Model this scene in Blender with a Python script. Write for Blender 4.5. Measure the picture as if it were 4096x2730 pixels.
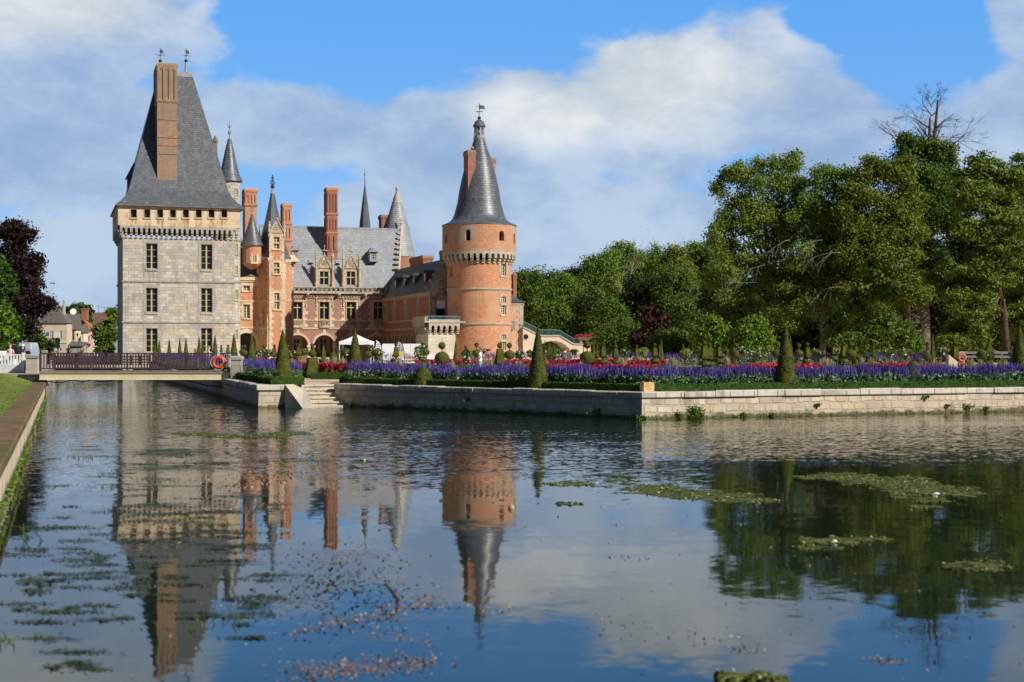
import bpy, bmesh, math, random
import numpy as np
from mathutils import Vector, Matrix, noise
random.seed(7)
RNG = np.random.default_rng(11)
R = math.radians
for o in list(bpy.data.objects): bpy.data.objects.remove(o)
scene = bpy.context.scene
COL = scene.collection

# ------------------------------------------------------------------ camera
F = 5689.0; E = 2.7                    # focal length in photo pixels (50 mm), eye height above the water
cam_d = bpy.data.cameras.new("camera"); cam = bpy.data.objects.new("camera", cam_d); COL.objects.link(cam)
cam.location = (0, 0, E); cam.rotation_euler = (R(90), 0, 0)
cam_d.lens = 50.0; cam_d.sensor_width = 36.0; cam_d.shift_y = 23/4096
cam_d.clip_start = 0.5; cam_d.clip_end = 6000
cam_d.dof.use_dof = True; cam_d.dof.focus_distance = 95; cam_d.dof.aperture_fstop = 1.7
scene.camera = cam

# ------------------------------------------------------------------ sun, sky, exposure
SUN_AZ, SUN_EL = R(123), R(34)          # azimuth clockwise from +Y
sd = Vector((math.sin(SUN_AZ)*math.cos(SUN_EL), math.cos(SUN_AZ)*math.cos(SUN_EL), math.sin(SUN_EL)))
sun_d = bpy.data.lights.new("sun", 'SUN'); sun_d.energy = 5.0; sun_d.angle = R(0.53); sun_d.color = (1.0, 0.95, 0.86)
sun = bpy.data.objects.new("sun", sun_d); COL.objects.link(sun)
sun.rotation_euler = sd.to_track_quat('Z', 'Y').to_euler(); sun.location = (60, -60, 80)
scene.view_settings.view_transform = 'Standard'; scene.view_settings.look = 'None'
scene.view_settings.exposure = 0.12; scene.view_settings.gamma = 1.0
scene.render.engine = 'CYCLES'
scene.render.resolution_x = 1024; scene.render.resolution_y = 682

def nd(nt, typ, ins=None, **kw):
    n = nt.nodes.new(typ)
    for k, v in kw.items(): setattr(n, k, v)
    for k, v in (ins or {}).items():
        if isinstance(v, bpy.types.NodeSocket): nt.links.new(v, n.inputs[k])
        else: n.inputs[k].default_value = v
    return n
def mth(nt, op, a, b=None, c=None, clamp=False):
    ins = {0: a}
    if b is not None: ins[1] = b
    if c is not None: ins[2] = c
    n = nd(nt, 'ShaderNodeMath', ins, operation=op); n.use_clamp = clamp
    return n.outputs[0]
def mixc(nt, f, a, b, bt='MIX'):
    n = nt.nodes.new('ShaderNodeMix'); n.data_type = 'RGBA'; n.blend_type = bt; n.clamp_factor = True
    for i, v in ((0, f), (6, a), (7, b)):
        if isinstance(v, bpy.types.NodeSocket): nt.links.new(v, n.inputs[i])
        else: n.inputs[i].default_value = v if i == 0 else (tuple(v)+(1,) if len(v) == 3 else v)
    return n.outputs[2]
def sstep(nt, x, lo, hi, a=0.0, b=1.0):
    n = nd(nt, 'ShaderNodeMapRange', {0: x, 1: lo, 2: hi, 3: a, 4: b}, interpolation_type='SMOOTHSTEP')
    return n.outputs[0]
def noi(nt, vec, scale, detail=5, rough=.55, dist=0.0):
    return nd(nt, 'ShaderNodeTexNoise', {'Vector': vec, 'Scale': scale, 'Detail': detail, 'Roughness': rough, 'Distortion': dist}).outputs[0]

def build_sky():
    w = bpy.data.worlds.new("World"); scene.world = w; w.use_nodes = True
    nt = w.node_tree; nt.nodes.clear()
    out = nt.nodes.new('ShaderNodeOutputWorld'); bg = nt.nodes.new('ShaderNodeBackground')
    nt.links.new(bg.outputs[0], out.inputs[0]); bg.inputs[1].default_value = 0.1
    sky = nd(nt, 'ShaderNodeTexSky', sky_type='NISHITA'); sky.sun_disc = False
    sky.sun_elevation = SUN_EL; sky.sun_rotation = SUN_AZ
    sky.air_density = 1.0; sky.dust_density = 0.3; sky.ozone_density = 2.5
    tc = nt.nodes.new('ShaderNodeTexCoord')
    sep = nd(nt, 'ShaderNodeSeparateXYZ', {0: tc.outputs['Generated']})
    x, y, z = sep.outputs
    az = mth(nt, 'ARCTAN2', x, y)
    el = mth(nt, 'ARCSINE', z)
    # lens-sized units: u to the right, v upwards, 1 = 1000 photo pixels
    u = mth(nt, 'MULTIPLY', az, 5.689); v = mth(nt, 'MULTIPLY', el, 5.689)
    vec = nd(nt, 'ShaderNodeCombineXYZ', {0: u, 1: mth(nt, 'MULTIPLY', v, 1.7), 2: 0.3}).outputs[0]
    n1 = noi(nt, vec, 1.1, 7, .55, .3)
    n2 = noi(nt, nd(nt, 'ShaderNodeVectorMath', {0: vec, 1: (5.3, 2.2, 1.7)}, operation='ADD').outputs[0], 3.4, 6, .55, .1)
    n3 = noi(nt, nd(nt, 'ShaderNodeVectorMath', {0: vec, 1: (9.1, 7.7, 3.1)}, operation='ADD').outputs[0], .75, 4, .5)
    wob = mth(nt, 'ADD', mth(nt, 'MULTIPLY', mth(nt, 'SUBTRACT', n1, .5), .9), mth(nt, 'MULTIPLY', mth(nt, 'SUBTRACT', n2, .5), .6))
    def blob(cx, cy, rx, ry):            # soft oval in sky angles: 1 in the middle, 0 at the rim
        a = mth(nt, 'DIVIDE', mth(nt, 'SUBTRACT', u, cx), rx); b = mth(nt, 'DIVIDE', mth(nt, 'SUBTRACT', v, cy), ry)
        r = mth(nt, 'SQRT', mth(nt, 'ADD', mth(nt, 'MULTIPLY', a, a), mth(nt, 'MULTIPLY', b, b)))
        return mth(nt, 'SUBTRACT', 1.0, r)
    def P(px, py): return ((px-1176.5)*1.7408/1000, (798-py)*1.7408/1000)
    def union(lst):
        cur = None
        for (px, py, rx, ry) in lst:
            c = P(px, py); b = blob(c[0], c[1], rx*1.7408/1000, ry*1.7408/1000)
            cur = b if cur is None else mth(nt, 'SMOOTH_MAX', cur, b, .25)
        return cur
    cloud = union([(1500, 250, 330, 200), (1720, 230, 260, 190), (1250, 290, 320, 170), (1000, 330, 220, 120), (1880, 330, 190, 170),
                   (170, 90, 420, 190), (150, 320, 420, 210), (620, 300, 300, 110), (2330, 110, 120, 110), (2400, 330, 330, 190),
                   (300, 640, 600, 150), (1200, 520, 600, 130), (1900, 560, 420, 160), (-700, 300, 500, 350), (3200, 350, 600, 400)])
    hole = union([(740, 60, 330, 170), (1100, 70, 330, 140), (2010, 70, 230, 150), (2120, 200, 120, 60)])
    dens = mth(nt, 'ADD', mth(nt, 'SUBTRACT', cloud, .07), mth(nt, 'MULTIPLY', wob, 1.45))
    dens = mth(nt, 'SUBTRACT', dens, mth(nt, 'MULTIPLY', mth(nt, 'MAXIMUM', mth(nt, 'ADD', mth(nt, 'SUBTRACT', hole, .28), mth(nt, 'MULTIPLY', wob, 2.6)), 0.0), 1.2))
    # away from the framed part of the sky broken cloud, darkened to weaken ambient fill
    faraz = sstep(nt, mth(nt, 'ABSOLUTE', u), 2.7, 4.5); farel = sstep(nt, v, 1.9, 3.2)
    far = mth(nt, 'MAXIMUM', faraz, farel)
    gen = mth(nt, 'MULTIPLY', mth(nt, 'SUBTRACT', n3, .60), 3.0)
    dens = nd(nt, 'ShaderNodeMix', {0: far, 2: dens, 3: gen}).outputs[0]
    cover = sstep(nt, dens, -.08, .22)
    edge = sstep(nt, dens, .05, .75)
    n4 = noi(nt, nd(nt, 'ShaderNodeVectorMath', {0: vec, 1: (3.3, 8.2, 5.7)}, operation='ADD').outputs[0], 2.1, 9, .62, .2)
    lum = sstep(nt, mth(nt, 'ADD', mth(nt, 'MULTIPLY', n4, .6), mth(nt, 'MULTIPLY', n1, .5)), .42, .68)
    # lit crown of the big cumulus, greyer bellies lower down
    crown = sstep(nt, mth(nt, 'ADD', union([(1480, 190, 420, 190), (1250, 260, 260, 110), (130, 60, 380, 130)]), mth(nt, 'MULTIPLY', wob, .8)), -.1, .7)
    grey = mixc(nt, lum, (2.9, 4.0, 5.9), (5.1, 6.0, 7.1))
    white = mixc(nt, lum, (5.1, 5.8, 6.4), (7.7, 7.9, 8.0))
    ccol = mixc(nt, crown, grey, white)
    skyc = mixc(nt, 1.0, sky.outputs[0], (.62, 1.0, 1.42), 'MULTIPLY')
    blue = mixc(nt, sstep(nt, v, .0, 1.5), (3.0, 5.0, 8.0), (1.1, 3.8, 8.6))
    skyc = mixc(nt, .8, skyc, blue)
    skyc = mixc(nt, far, skyc, (.30, .72, 1.5)); ccol = mixc(nt, far, ccol, (1.6, 1.8, 2.1))  # sky and cloud out of view dimmed to deepen the shadows
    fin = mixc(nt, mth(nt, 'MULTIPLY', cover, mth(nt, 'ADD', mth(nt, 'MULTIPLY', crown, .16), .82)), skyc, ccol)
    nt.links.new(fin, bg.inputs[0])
build_sky()

# ------------------------------------------------------------------ object helpers
def link(o): COL.objects.link(o); return o
def empty(name, loc=(0, 0, 0), rz=0, label=None, cat=None, group=None):
    o = bpy.data.objects.new(name, None); link(o); o.location = loc; o.rotation_euler = (0, 0, rz)
    tag(o, label, cat, group); o.empty_display_size = .3
    return o
def tag(o, label=None, cat=None, group=None, kind=None):
    if label: o['label'] = label
    if cat: o['category'] = cat
    if group: o['group'] = group
    if kind: o['kind'] = kind
    return o

class MB:
    def __init__(s): s.v = []; s.f = []; s.m = []
    def add(s, vs, fs, mi=0):
        b = len(s.v); s.v += [tuple(v) for v in vs]
        for f in fs: s.f.append(tuple(b+i for i in f)); s.m.append(mi)
        return s
    def quad(s, a, b, c, d, mi=0): return s.add([a, b, c, d], [(0, 1, 2, 3)], mi)
    def hexa(s, p, mi=0):                # p: 4 bottom ccw, 4 top ccw
        return s.add(p, [(3, 2, 1, 0), (4, 5, 6, 7), (0, 1, 5, 4), (1, 2, 6, 5), (2, 3, 7, 6), (3, 0, 4, 7)], mi)
    def box(s, x0, x1, y0, y1, z0, z1, mi=0):
        return s.hexa([(x0, y0, z0), (x1, y0, z0), (x1, y1, z0), (x0, y1, z0), (x0, y0, z1), (x1, y0, z1), (x1, y1, z1), (x0, y1, z1)], mi)
    def prism(s, poly, z0, z1, mi=0, mtop=None):
        n = len(poly)
        zt = z1 if isinstance(z1, (list, tuple)) else [z1]*n
        vs = [(p[0], p[1], z0) for p in poly]+[(p[0], p[1], zt[i]) for i, p in enumerate(poly)]
        s.add(vs, [(i, (i+1) % n, n+(i+1) % n, n+i) for i in range(n)]+[tuple(range(n-1, -1, -1))], mi)
        s.add(vs[n:], [tuple(range(n))], mi if mtop is None else mtop)
        return s
    def loft(s, rings, mi=0, cb=True, ct=True):
        n = len(rings[0]); vs = [p for r in rings for p in r]; fs = []
        for k in range(len(rings)-1):
            for i in range(n):
                j = (i+1) % n; fs.append((k*n+i, k*n+j, (k+1)*n+j, (k+1)*n+i))
        if cb: fs.append(tuple(range(n-1, -1, -1)))
        if ct: fs.append(tuple((len(rings)-1)*n+i for i in range(n)))
        return s.add(vs, fs, mi)
    def rect_loft(s, rs, mi=0, cb=True, ct=True):   # (cx,cy,hx,hy,z)
        return s.loft([[(cx-hx, cy-hy, z), (cx+hx, cy-hy, z), (cx+hx, cy+hy, z), (cx-hx, cy+hy, z)] for cx, cy, hx, hy, z in rs], mi, cb, ct)
    def lathe(s, cx, cy, prof, n=24, mi=0, cb=True, ct=True, ph=0.0):
        return s.loft([[(cx+r*math.cos(2*math.pi*i/n+ph), cy+r*math.sin(2*math.pi*i/n+ph), z) for i in range(n)] for r, z in prof], mi, cb, ct)
    def tube(s, path, rad, n=6, mi=0):
        path = [Vector(p) for p in path]
        if not isinstance(rad, (list, tuple)): rad = [rad]*len(path)
        rings = []
        for i, p in enumerate(path):
            t = (path[min(i+1, len(path)-1)]-path[max(i-1, 0)])
            if t.length < 1e-9: t = Vector((0, 0, 1))
            t.normalize(); a = t.cross(Vector((0, 0, 1)) if abs(t.z) < .9 else Vector((1, 0, 0))).normalized(); b = t.cross(a)
            rings.append([tuple(p+rad[i]*(math.cos(2*math.pi*k/n)*a+math.sin(2*math.pi*k/n)*b)) for k in range(n)])
        return s.loft(rings, mi)
    def ball(s, c, r, n=12, mi=0, sz=1.0):
        rs = [(max(r*math.sin(math.pi*k/(n//2)), .002), c[2]+sz*-r*math.cos(math.pi*k/(n//2))) for k in range(n//2+1)]
        return s.lathe(c[0], c[1], rs, n, mi)
    def fbox(s, f, s0, s1, z0, z1, d0, d1, mi=0):
        return s.hexa([f(s0, z0, d0), f(s1, z0, d0), f(s1, z0, d1), f(s0, z0, d1), f(s0, z1, d0), f(s1, z1, d0), f(s1, z1, d1), f(s0, z1, d1)], mi)
    def build(s, name, mats, parent=None, smooth=False, uv=True, label=None):
        me = bpy.data.meshes.new(name); me.from_pydata(s.v, [], s.f); me.update()
        if not isinstance(mats, (list, tuple)): mats = [mats]
        for m in mats: me.materials.append(m)
        if len(mats) > 1: me.polygons.foreach_set('material_index', s.m)
        if smooth is True: me.polygons.foreach_set('use_smooth', [True]*len(me.polygons))
        elif smooth: me.polygons.foreach_set('use_smooth', [True]*len(me.polygons)); me.set_sharp_from_angle(angle=R(smooth))
        if uv: box_uv(me)
        o = bpy.data.objects.new(name, me); link(o)
        if parent is not None: o.parent = parent
        if label: o['label'] = label
        return o
def box_uv(me):
    uvl = me.uv_layers.new(name='uv'); data = np.empty(len(me.loops)*2, dtype=np.float32)
    co = [v.co for v in me.vertices]
    for p in me.polygons:
        n = p.normal
        if abs(n.z) > .92: t = Vector((1, 0, 0)); b = Vector((0, 1, 0))
        else:
            t = Vector((-n.y, n.x, 0)).normalized()
            if t.x+t.y*.3 < 0: t = -t
            b = Vector((0, 0, 1)) if abs(n.z) < .3 else n.cross(t).normalized()
            if b.z < 0: b = -b
        for li in p.loop_indices:
            c = co[me.loops[li].vertex_index]; data[2*li] = c.dot(t); data[2*li+1] = c.dot(b)
    uvl.data.foreach_set('uv', data)

def cards(name, pos, size, tint, mat, parent=None, up=.0, elong=1.7, normal=None, nb=.0):
    """one mesh of many small leaf-shaped faces"""
    N = len(pos); pos = np.asarray(pos, dtype=np.float32); size = np.broadcast_to(np.asarray(size, dtype=np.float32), (N,))
    nrm = RNG.normal(size=(N, 3)); nrm[:, 2] += up
    if normal is not None: nrm = nrm+nb*np.asarray(normal)
    nrm /= np.linalg.norm(nrm, axis=1)[:, None]
    t = RNG.normal(size=(N, 3)); t -= (t*nrm).sum(1)[:, None]*nrm; t /= np.linalg.norm(t, axis=1)[:, None]
    b = np.cross(nrm, t)
    L = (size*.5*elong)[:, None]; W = (size*.5)[:, None]
    v = np.stack([pos-t*L, pos+b*W*.9-t*L*.1, pos+t*L, pos-b*W*.9-t*L*.1], axis=1).reshape(-1, 3).astype(np.float32)
    me = bpy.data.meshes.new(name)
    me.vertices.add(4*N); me.vertices.foreach_set('co', v.ravel())
    me.loops.add(4*N); me.loops.foreach_set('vertex_index', np.arange(4*N, dtype=np.int32))
    me.polygons.add(N); me.polygons.foreach_set('loop_start', np.arange(0, 4*N, 4, dtype=np.int32))
    try: me.polygons.foreach_set('loop_total', np.full(N, 4, dtype=np.int32))
    except Exception: pass
    at = me.attributes.new('tint', 'FLOAT', 'FACE'); at.data.foreach_set('value', np.asarray(tint, dtype=np.float32))
    me.materials.append(mat); me.update(calc_edges=True)
    o = bpy.data.objects.new(name, me); link(o)
    if parent is not None: o.parent = parent
    return o

# ------------------------------------------------------------------ materials
def newmat(name):
    m = bpy.data.materials.new(name); m.use_nodes = True; nt = m.node_tree
    return m, nt, nt.nodes['Principled BSDF']
def seth(bs, **kw):
    for k, v in kw.items():
        k = {'rough': 'Roughness', 'spec': 'Specular IOR Level', 'metal': 'Metallic', 'ior': 'IOR', 'coat': 'Coat Weight'}[k]
        bs.inputs[k].default_value = v
def bumpn(nt, bs, h, st=.5, dist=.02):
    b = nd(nt, 'ShaderNodeBump', {'Height': h, 'Strength': st, 'Distance': dist}); nt.links.new(b.outputs[0], bs.inputs['Normal'])
def mat_gen(name, c1, c2, scale=1.5, rough=.85, bump=.3, bs_=12, c3=None, s3=.6, t3=.6, spec=.25, dist=.02, metal=0):
    m, nt, bs = newmat(name); seth(bs, rough=rough, spec=spec, metal=metal)
    co = nd(nt, 'ShaderNodeTexCoord').outputs['Object']
    n = noi(nt, co, scale, 6, .6); col = mixc(nt, sstep(nt, n, .35, .65), c1, c2)
    fine = noi(nt, co, bs_, 4, .6)
    col = mixc(nt, 1.0, col, mixc(nt, fine, (.72, .72, .72), (1.25, 1.25, 1.25)), 'MULTIPLY')
    if c3: col = mixc(nt, sstep(nt, noi(nt, co, s3, 5, .65), t3, t3+.1), col, c3)
    nt.links.new(col, bs.inputs['Base Color'])
    if bump: bumpn(nt, bs, fine, bump, dist)
    return m
def mat_block(name, ca, cb, mortar, bw, bh, ms=.012, rough=.9, stain=None, ss=.35, st=.58, c3=None, bump=.5, grime=None, wob=0.0, patch=None, tide=None):
    """coursed masonry on metre-true UVs"""
    m, nt, bs = newmat(name); seth(bs, rough=rough, spec=.2)
    uv = nd(nt, 'ShaderNodeTexCoord').outputs['UV']; ob = nd(nt, 'ShaderNodeTexCoord').outputs['Object']
    if wob:
        dv = nd(nt, 'ShaderNodeTexNoise', {'Vector': uv, 'Scale': 1.1, 'Detail': 3}).outputs[1]
        uv = nd(nt, 'ShaderNodeVectorMath', {0: dv, 1: (wob, wob, 0), 2: uv}, operation='MULTIPLY_ADD').outputs[0]
    br = nt.nodes.new('ShaderNodeTexBrick'); nt.links.new(uv, br.inputs['Vector'])
    for k, v in (('Scale', 1.0), ('Mortar Size', ms), ('Mortar Smooth', .3), ('Bias', 0.0), ('Brick Width', bw), ('Row Height', bh)): br.inputs[k].default_value = v
    br.inputs['Color1'].default_value = (0, 0, 0, 1); br.inputs['Color2'].default_value = (1, 1, 1, 1); br.inputs['Mortar'].default_value = (.5, .5, .5, 1)
    br.offset = .47
    r = br.outputs[0]
    col = mixc(nt, r, ca, cb)
    n = noi(nt, ob, .9, 6, .6)
    if c3:  # some blocks of another stone, chosen block by block
        pick = sstep(nt, mth(nt, 'FRACT', mth(nt, 'MULTIPLY', nd(nt, 'ShaderNodeRGBToBW', {0: r}).outputs[0], 7.31)), .80, .86)
        col = mixc(nt, mth(nt, 'MULTIPLY', pick, sstep(nt, n, .3, .55)), col, c3)
    col = mixc(nt, 1.0, col, mixc(nt, n, (.66, .66, .66), (1.34, 1.34, 1.34)), 'MULTIPLY')
    fine = noi(nt, ob, 7, 5, .65)
    col = mixc(nt, 1.0, col, mixc(nt, fine, (.8, .8, .8), (1.2, 1.2, 1.2)), 'MULTIPLY')
    if stain: col = mixc(nt, sstep(nt, noi(nt, ob, ss, 6, .65), st, st+.12), col, stain)
    if grime:
        g = nd(nt, 'ShaderNodeMapping', {0: ob, 3: (2.2, 2.2, .35)}).outputs[0]
        col = mixc(nt, sstep(nt, noi(nt, g, 1.0, 6, .6), .52, .70, 0, .75), col, grime)
    col = mixc(nt, br.outputs[1], col, mortar)
    if patch: col = mixc(nt, sstep(nt, noi(nt, ob, 1.6, 6, .65), .46, .6, 0, .85), col, mixc(nt, fine, tuple(c*.8 for c in patch), tuple(c*1.15 for c in patch)))
    if tide:                                              # wet algae band just above the water
        zz = mth(nt, 'ADD', nd(nt, 'ShaderNodeSeparateXYZ', {0: ob}).outputs[2], mth(nt, 'MULTIPLY', mth(nt, 'SUBTRACT', noi(nt, ob, 2.2, 5, .65), .5), -.55))
        col = mixc(nt, sstep(nt, zz, .06, .22, .9, 0), col, tide)
    nt.links.new(col, bs.inputs['Base Color'])
    h = mth(nt, 'SUBTRACT', mth(nt, 'MULTIPLY', fine, .5), br.outputs[1])
    bumpn(nt, bs, h, bump, .03)
    return m
def mat_leaf(name, dark, light, trans=.3, c3=None, rough=.55, spec=.25):
    m, nt, bs = newmat(name); seth(bs, rough=rough, spec=spec)
    t = nd(nt, 'ShaderNodeAttribute', attribute_name='tint').outputs['Fac']
    col = mixc(nt, t, dark, light)
    if c3: col = mixc(nt, sstep(nt, t, .86, .95), col, c3)
    nt.links.new(col, bs.inputs['Base Color'])
    tr = nd(nt, 'ShaderNodeBsdfTranslucent', {0: col}); mx = nd(nt, 'ShaderNodeMixShader', {0: trans, 1: bs.outputs[0], 2: tr.outputs[0]})
    nt.links.new(mx.outputs[0], nt.nodes['Material Output'].inputs[0])
    return m
def surrounds(parent, f, hs, mat, *a, **k):
    for h in hs:
        m = MB(); surround(m, f, h, *a, **k); m.build('window_surround', [mat], parent)
def mat_plain(name, col, rough=.6, metal=0, spec=.4, coat=0):
    m, nt, bs = newmat(name); bs.inputs['Base Color'].default_value = tuple(col)+(1,); seth(bs, rough=rough, metal=metal, spec=spec, coat=coat)
    return m

ASH = mat_block('grey ashlar', (.36, .34, .30), (.56, .515, .445), (.24, .22, .185), .62, .33, .014, c3=(.50, .40, .27), stain=(.50, .455, .38), grime=(.24, .22, .19), wob=.12)
ASHG = mat_block('dressed grey stone', (.34, .32, .28), (.43, .40, .35), (.22, .21, .18), .8, .45, .012, grime=(.25, .24, .21))
CREAM = mat_block('cream stone', (.60, .47, .32), (.66, .53, .37), (.42, .33, .22), .9, .5, .01, stain=(.36, .31, .23), ss=.7, st=.56, grime=(.44, .22, .06), bump=.25)
CARVED = mat_gen('carved limestone', (.56, .46, .33), (.40, .33, .24), 2.2, bump=.6, bs_=5, c3=(.20, .18, .15), s3=1.6, t3=.56, dist=.05)
PALE = mat_gen('pale limestone', (.52, .45, .355), (.40, .35, .28), 1.8, bump=.4, bs_=8, c3=(.30, .27, .23), s3=1.2, t3=.6)
BRICK = mat_block('orange brick', (.47, .185, .10), (.62, .28, .155), (.55, .36, .23), .24, .075, .008, stain=(.52, .33, .21), ss=.28, st=.56, c3=(.38, .14, .08), grime=(.40, .25, .18), bump=.3)
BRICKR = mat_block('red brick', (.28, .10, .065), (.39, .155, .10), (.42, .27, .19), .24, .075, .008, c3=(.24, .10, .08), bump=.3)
BRICKT = mat_block('tower brick', (.50, .205, .105), (.66, .31, .17), (.58, .38, .24), .24, .08, .008, stain=(.54, .31, .19), ss=.22, st=.5, c3=(.36, .15, .08), grime=(.40, .22, .13), bump=.3)
BRICKG = mat_block('lichened tower brick', (.47, .20, .10), (.60, .29, .16), (.50, .38, .26), .24, .08, .008, stain=(.40, .33, .24), ss=.42, st=.47, c3=(.36, .16, .09), grime=(.36, .27, .19), bump=.3)
BRICKW = mat_block('weathered brick', (.27, .175, .12), (.34, .235, .16), (.32, .24, .16), .24, .075, .008, stain=(.50, .22, .11), ss=.45, st=.52, c3=(.26, .20, .14), grime=(.2, .16, .11), bump=.4)
def diaper():
    m = mat_block('diapered brick', (.36, .16, .115), (.48, .24, .17), (.42, .29, .21), .24, .075, .008, bump=.3)
    nt = m.node_tree; bs = nt.nodes['Principled BSDF']; old = bs.inputs['Base Color'].links[0].from_socket
    uv = nd(nt, 'ShaderNodeTexCoord').outputs['UV']; sp = nd(nt, 'ShaderNodeSeparateXYZ', {0: uv})
    fs = []
    for sg in (1, -1):
        q = mth(nt, 'FRACT', mth(nt, 'ADD', mth(nt, 'DIVIDE', mth(nt, 'ADD', sp.outputs[0], mth(nt, 'MULTIPLY', sp.outputs[1], sg)), .52), 50))
        fs.append(mth(nt, 'LESS_THAN', q, .2))
    col = mixc(nt, mth(nt, 'MULTIPLY', mth(nt, 'MAXIMUM', fs[0], fs[1]), .8), old, (.19, .165, .17))
    nt.links.new(col, bs.inputs['Base Color']); return m
DIAPER = diaper()
def slate(name, a, b, rough=.42, lich=None):
    m = mat_block(name, a, b, (a[0]*.62, a[1]*.62, a[2]*.62), .34, .26, .018, rough=rough, stain=lich, ss=.5, st=.6, bump=.6, grime=(b[0]*1.35, b[1]*1.35, b[2]*1.3))
    m.node_tree.nodes['Principled BSDF'].inputs['Specular IOR Level'].default_value = .6
    return m
SLATE = slate('blue slate', (.072, .080, .094), (.124, .135, .154))
SLATEL = slate('pale slate', (.25, .26, .28), (.305, .318, .34), .5)
SLATEM = slate('mossy slate', (.08, .09, .10), (.115, .12, .13), .6, (.13, .105, .06))
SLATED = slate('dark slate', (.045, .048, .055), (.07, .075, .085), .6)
LEAD = mat_gen('lead sheet', (.24, .26, .30), (.34, .36, .40), 2, rough=.5, bump=.15, spec=.5)
IRON = mat_plain('dark wrought iron', (.05, .06, .07), .5, .6)
COPPER = mat_plain('green bronze', (.03, .09, .075), .6, .3)
GOLDW = mat_plain('ochre window paint', (.50, .42, .20), .6)
CREAMW = mat_plain('cream window paint', (.66, .58, .38), .6)
def glassm():
    m, nt, bs = newmat('window glass'); seth(bs, rough=.04, spec=.5, ior=1.8); bs.inputs['Base Color'].default_value = (.012, .014, .018, 1)
    co = nd(nt, 'ShaderNodeTexCoord').outputs['Object']; bumpn(nt, bs, noi(nt, co, 1.3, 2), .25, .02); return m
GLASS = glassm()
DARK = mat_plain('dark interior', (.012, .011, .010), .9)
CURT = mat_plain('pale curtain', (.42, .40, .36), .9)
WHITE = mat_plain('white paint', (.80, .80, .79), .45)
TEAL = mat_plain('teal painted iron', (.12, .27, .29), .5)
def trunkm(name, a, b): return mat_gen(name, a, b, 2, rough=.95, bump=1, bs_=9, dist=.05)
BARK = trunkm('grey bark', (.10, .085, .065), (.19, .16, .12))
BARKD = trunkm('dead wood', (.20, .17, .13), (.34, .29, .22))
PINEB = trunkm('pine bark', (.06, .042, .03), (.12, .08, .055))
YEW = mat_gen('clipped yew', (.052, .074, .013), (.115, .118, .026), 3.5, rough=.95, bump=1.0, bs_=26, c3=(.17, .12, .035), s3=6, t3=.62, dist=.05, spec=.1)
YEWL = mat_leaf('yew leaves', (.035, .055, .008), (.15, .14, .03), .1, rough=.8)
BOX = mat_gen('clipped box', (.024, .054, .010), (.05, .095, .016), 5, rough=.95, bump=1.0, bs_=30, dist=.04, spec=.1)
BOXL = mat_leaf('box leaves', (.02, .055, .008), (.085, .16, .024), .15, rough=.7)
# ------------------------------------------------------------------ survey helpers: bearings and elevations -> real positions
def wx(px, d): return (px-2048)/F*d
def wz(py, d): return E+(1388-py)/F*d
TH = R(18.0); CT, ST = math.cos(TH), math.sin(TH)
OX, OY = -39.95, 146.0                    # front left corner of the square tower; a runs along the front, b away from the water
def w2c(x, y): x -= OX; y -= OY; return (x*CT+y*ST, -x*ST+y*CT)
def c2w(a, b): return (OX+a*CT-b*ST, OY+a*ST+b*CT)
def A(px, b):
    k = (px-2048)/F; return (k*(OY+b*CT)-OX+b*ST)/(CT-k*ST)
def B(px, a):
    k = (px-2048)/F; return (OX+a*CT-k*(OY+a*ST))/(ST+k*CT)
def Z(py, a, b): return wz(py, OY+a*ST+b*CT)

castle = empty('chateau', (OX, OY, 0), TH, 'moated castle of grey stone and orange brick with steep slate roofs', 'castle')
G0 = -0.5                                 # foot of the walls

def front(b0):  return lambda s, z, d: (s, b0+d, z)           # wall facing the water, d inward
def leftf(a0):  return lambda s, z, d: (a0+d, s, z)
def rightf(a0): return lambda s, z, d: (a0-d, s, z)
def backf(b0):  return lambda s, z, d: (s, b0-d, z)
def cyl(cx, cy, r):                                            # s = arc metres from the bearing of the camera, + to the right
    def f(s, z, d):
        t = -math.pi/2+s/r; return (cx+(r-d)*math.cos(t), cy+(r-d)*math.sin(t), z)
    return f
def facet(p, q):                                               # vertical wall from p to q (left to right seen from outside)
    p = Vector(p); q = Vector(q); t = (q-p); L = t.length; t /= L; n = Vector((-t.y, t.x))
    return (lambda s, z, d: (p.x+t.x*s+n.x*d, p.y+t.y*s+n.y*d, z)), L

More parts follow.
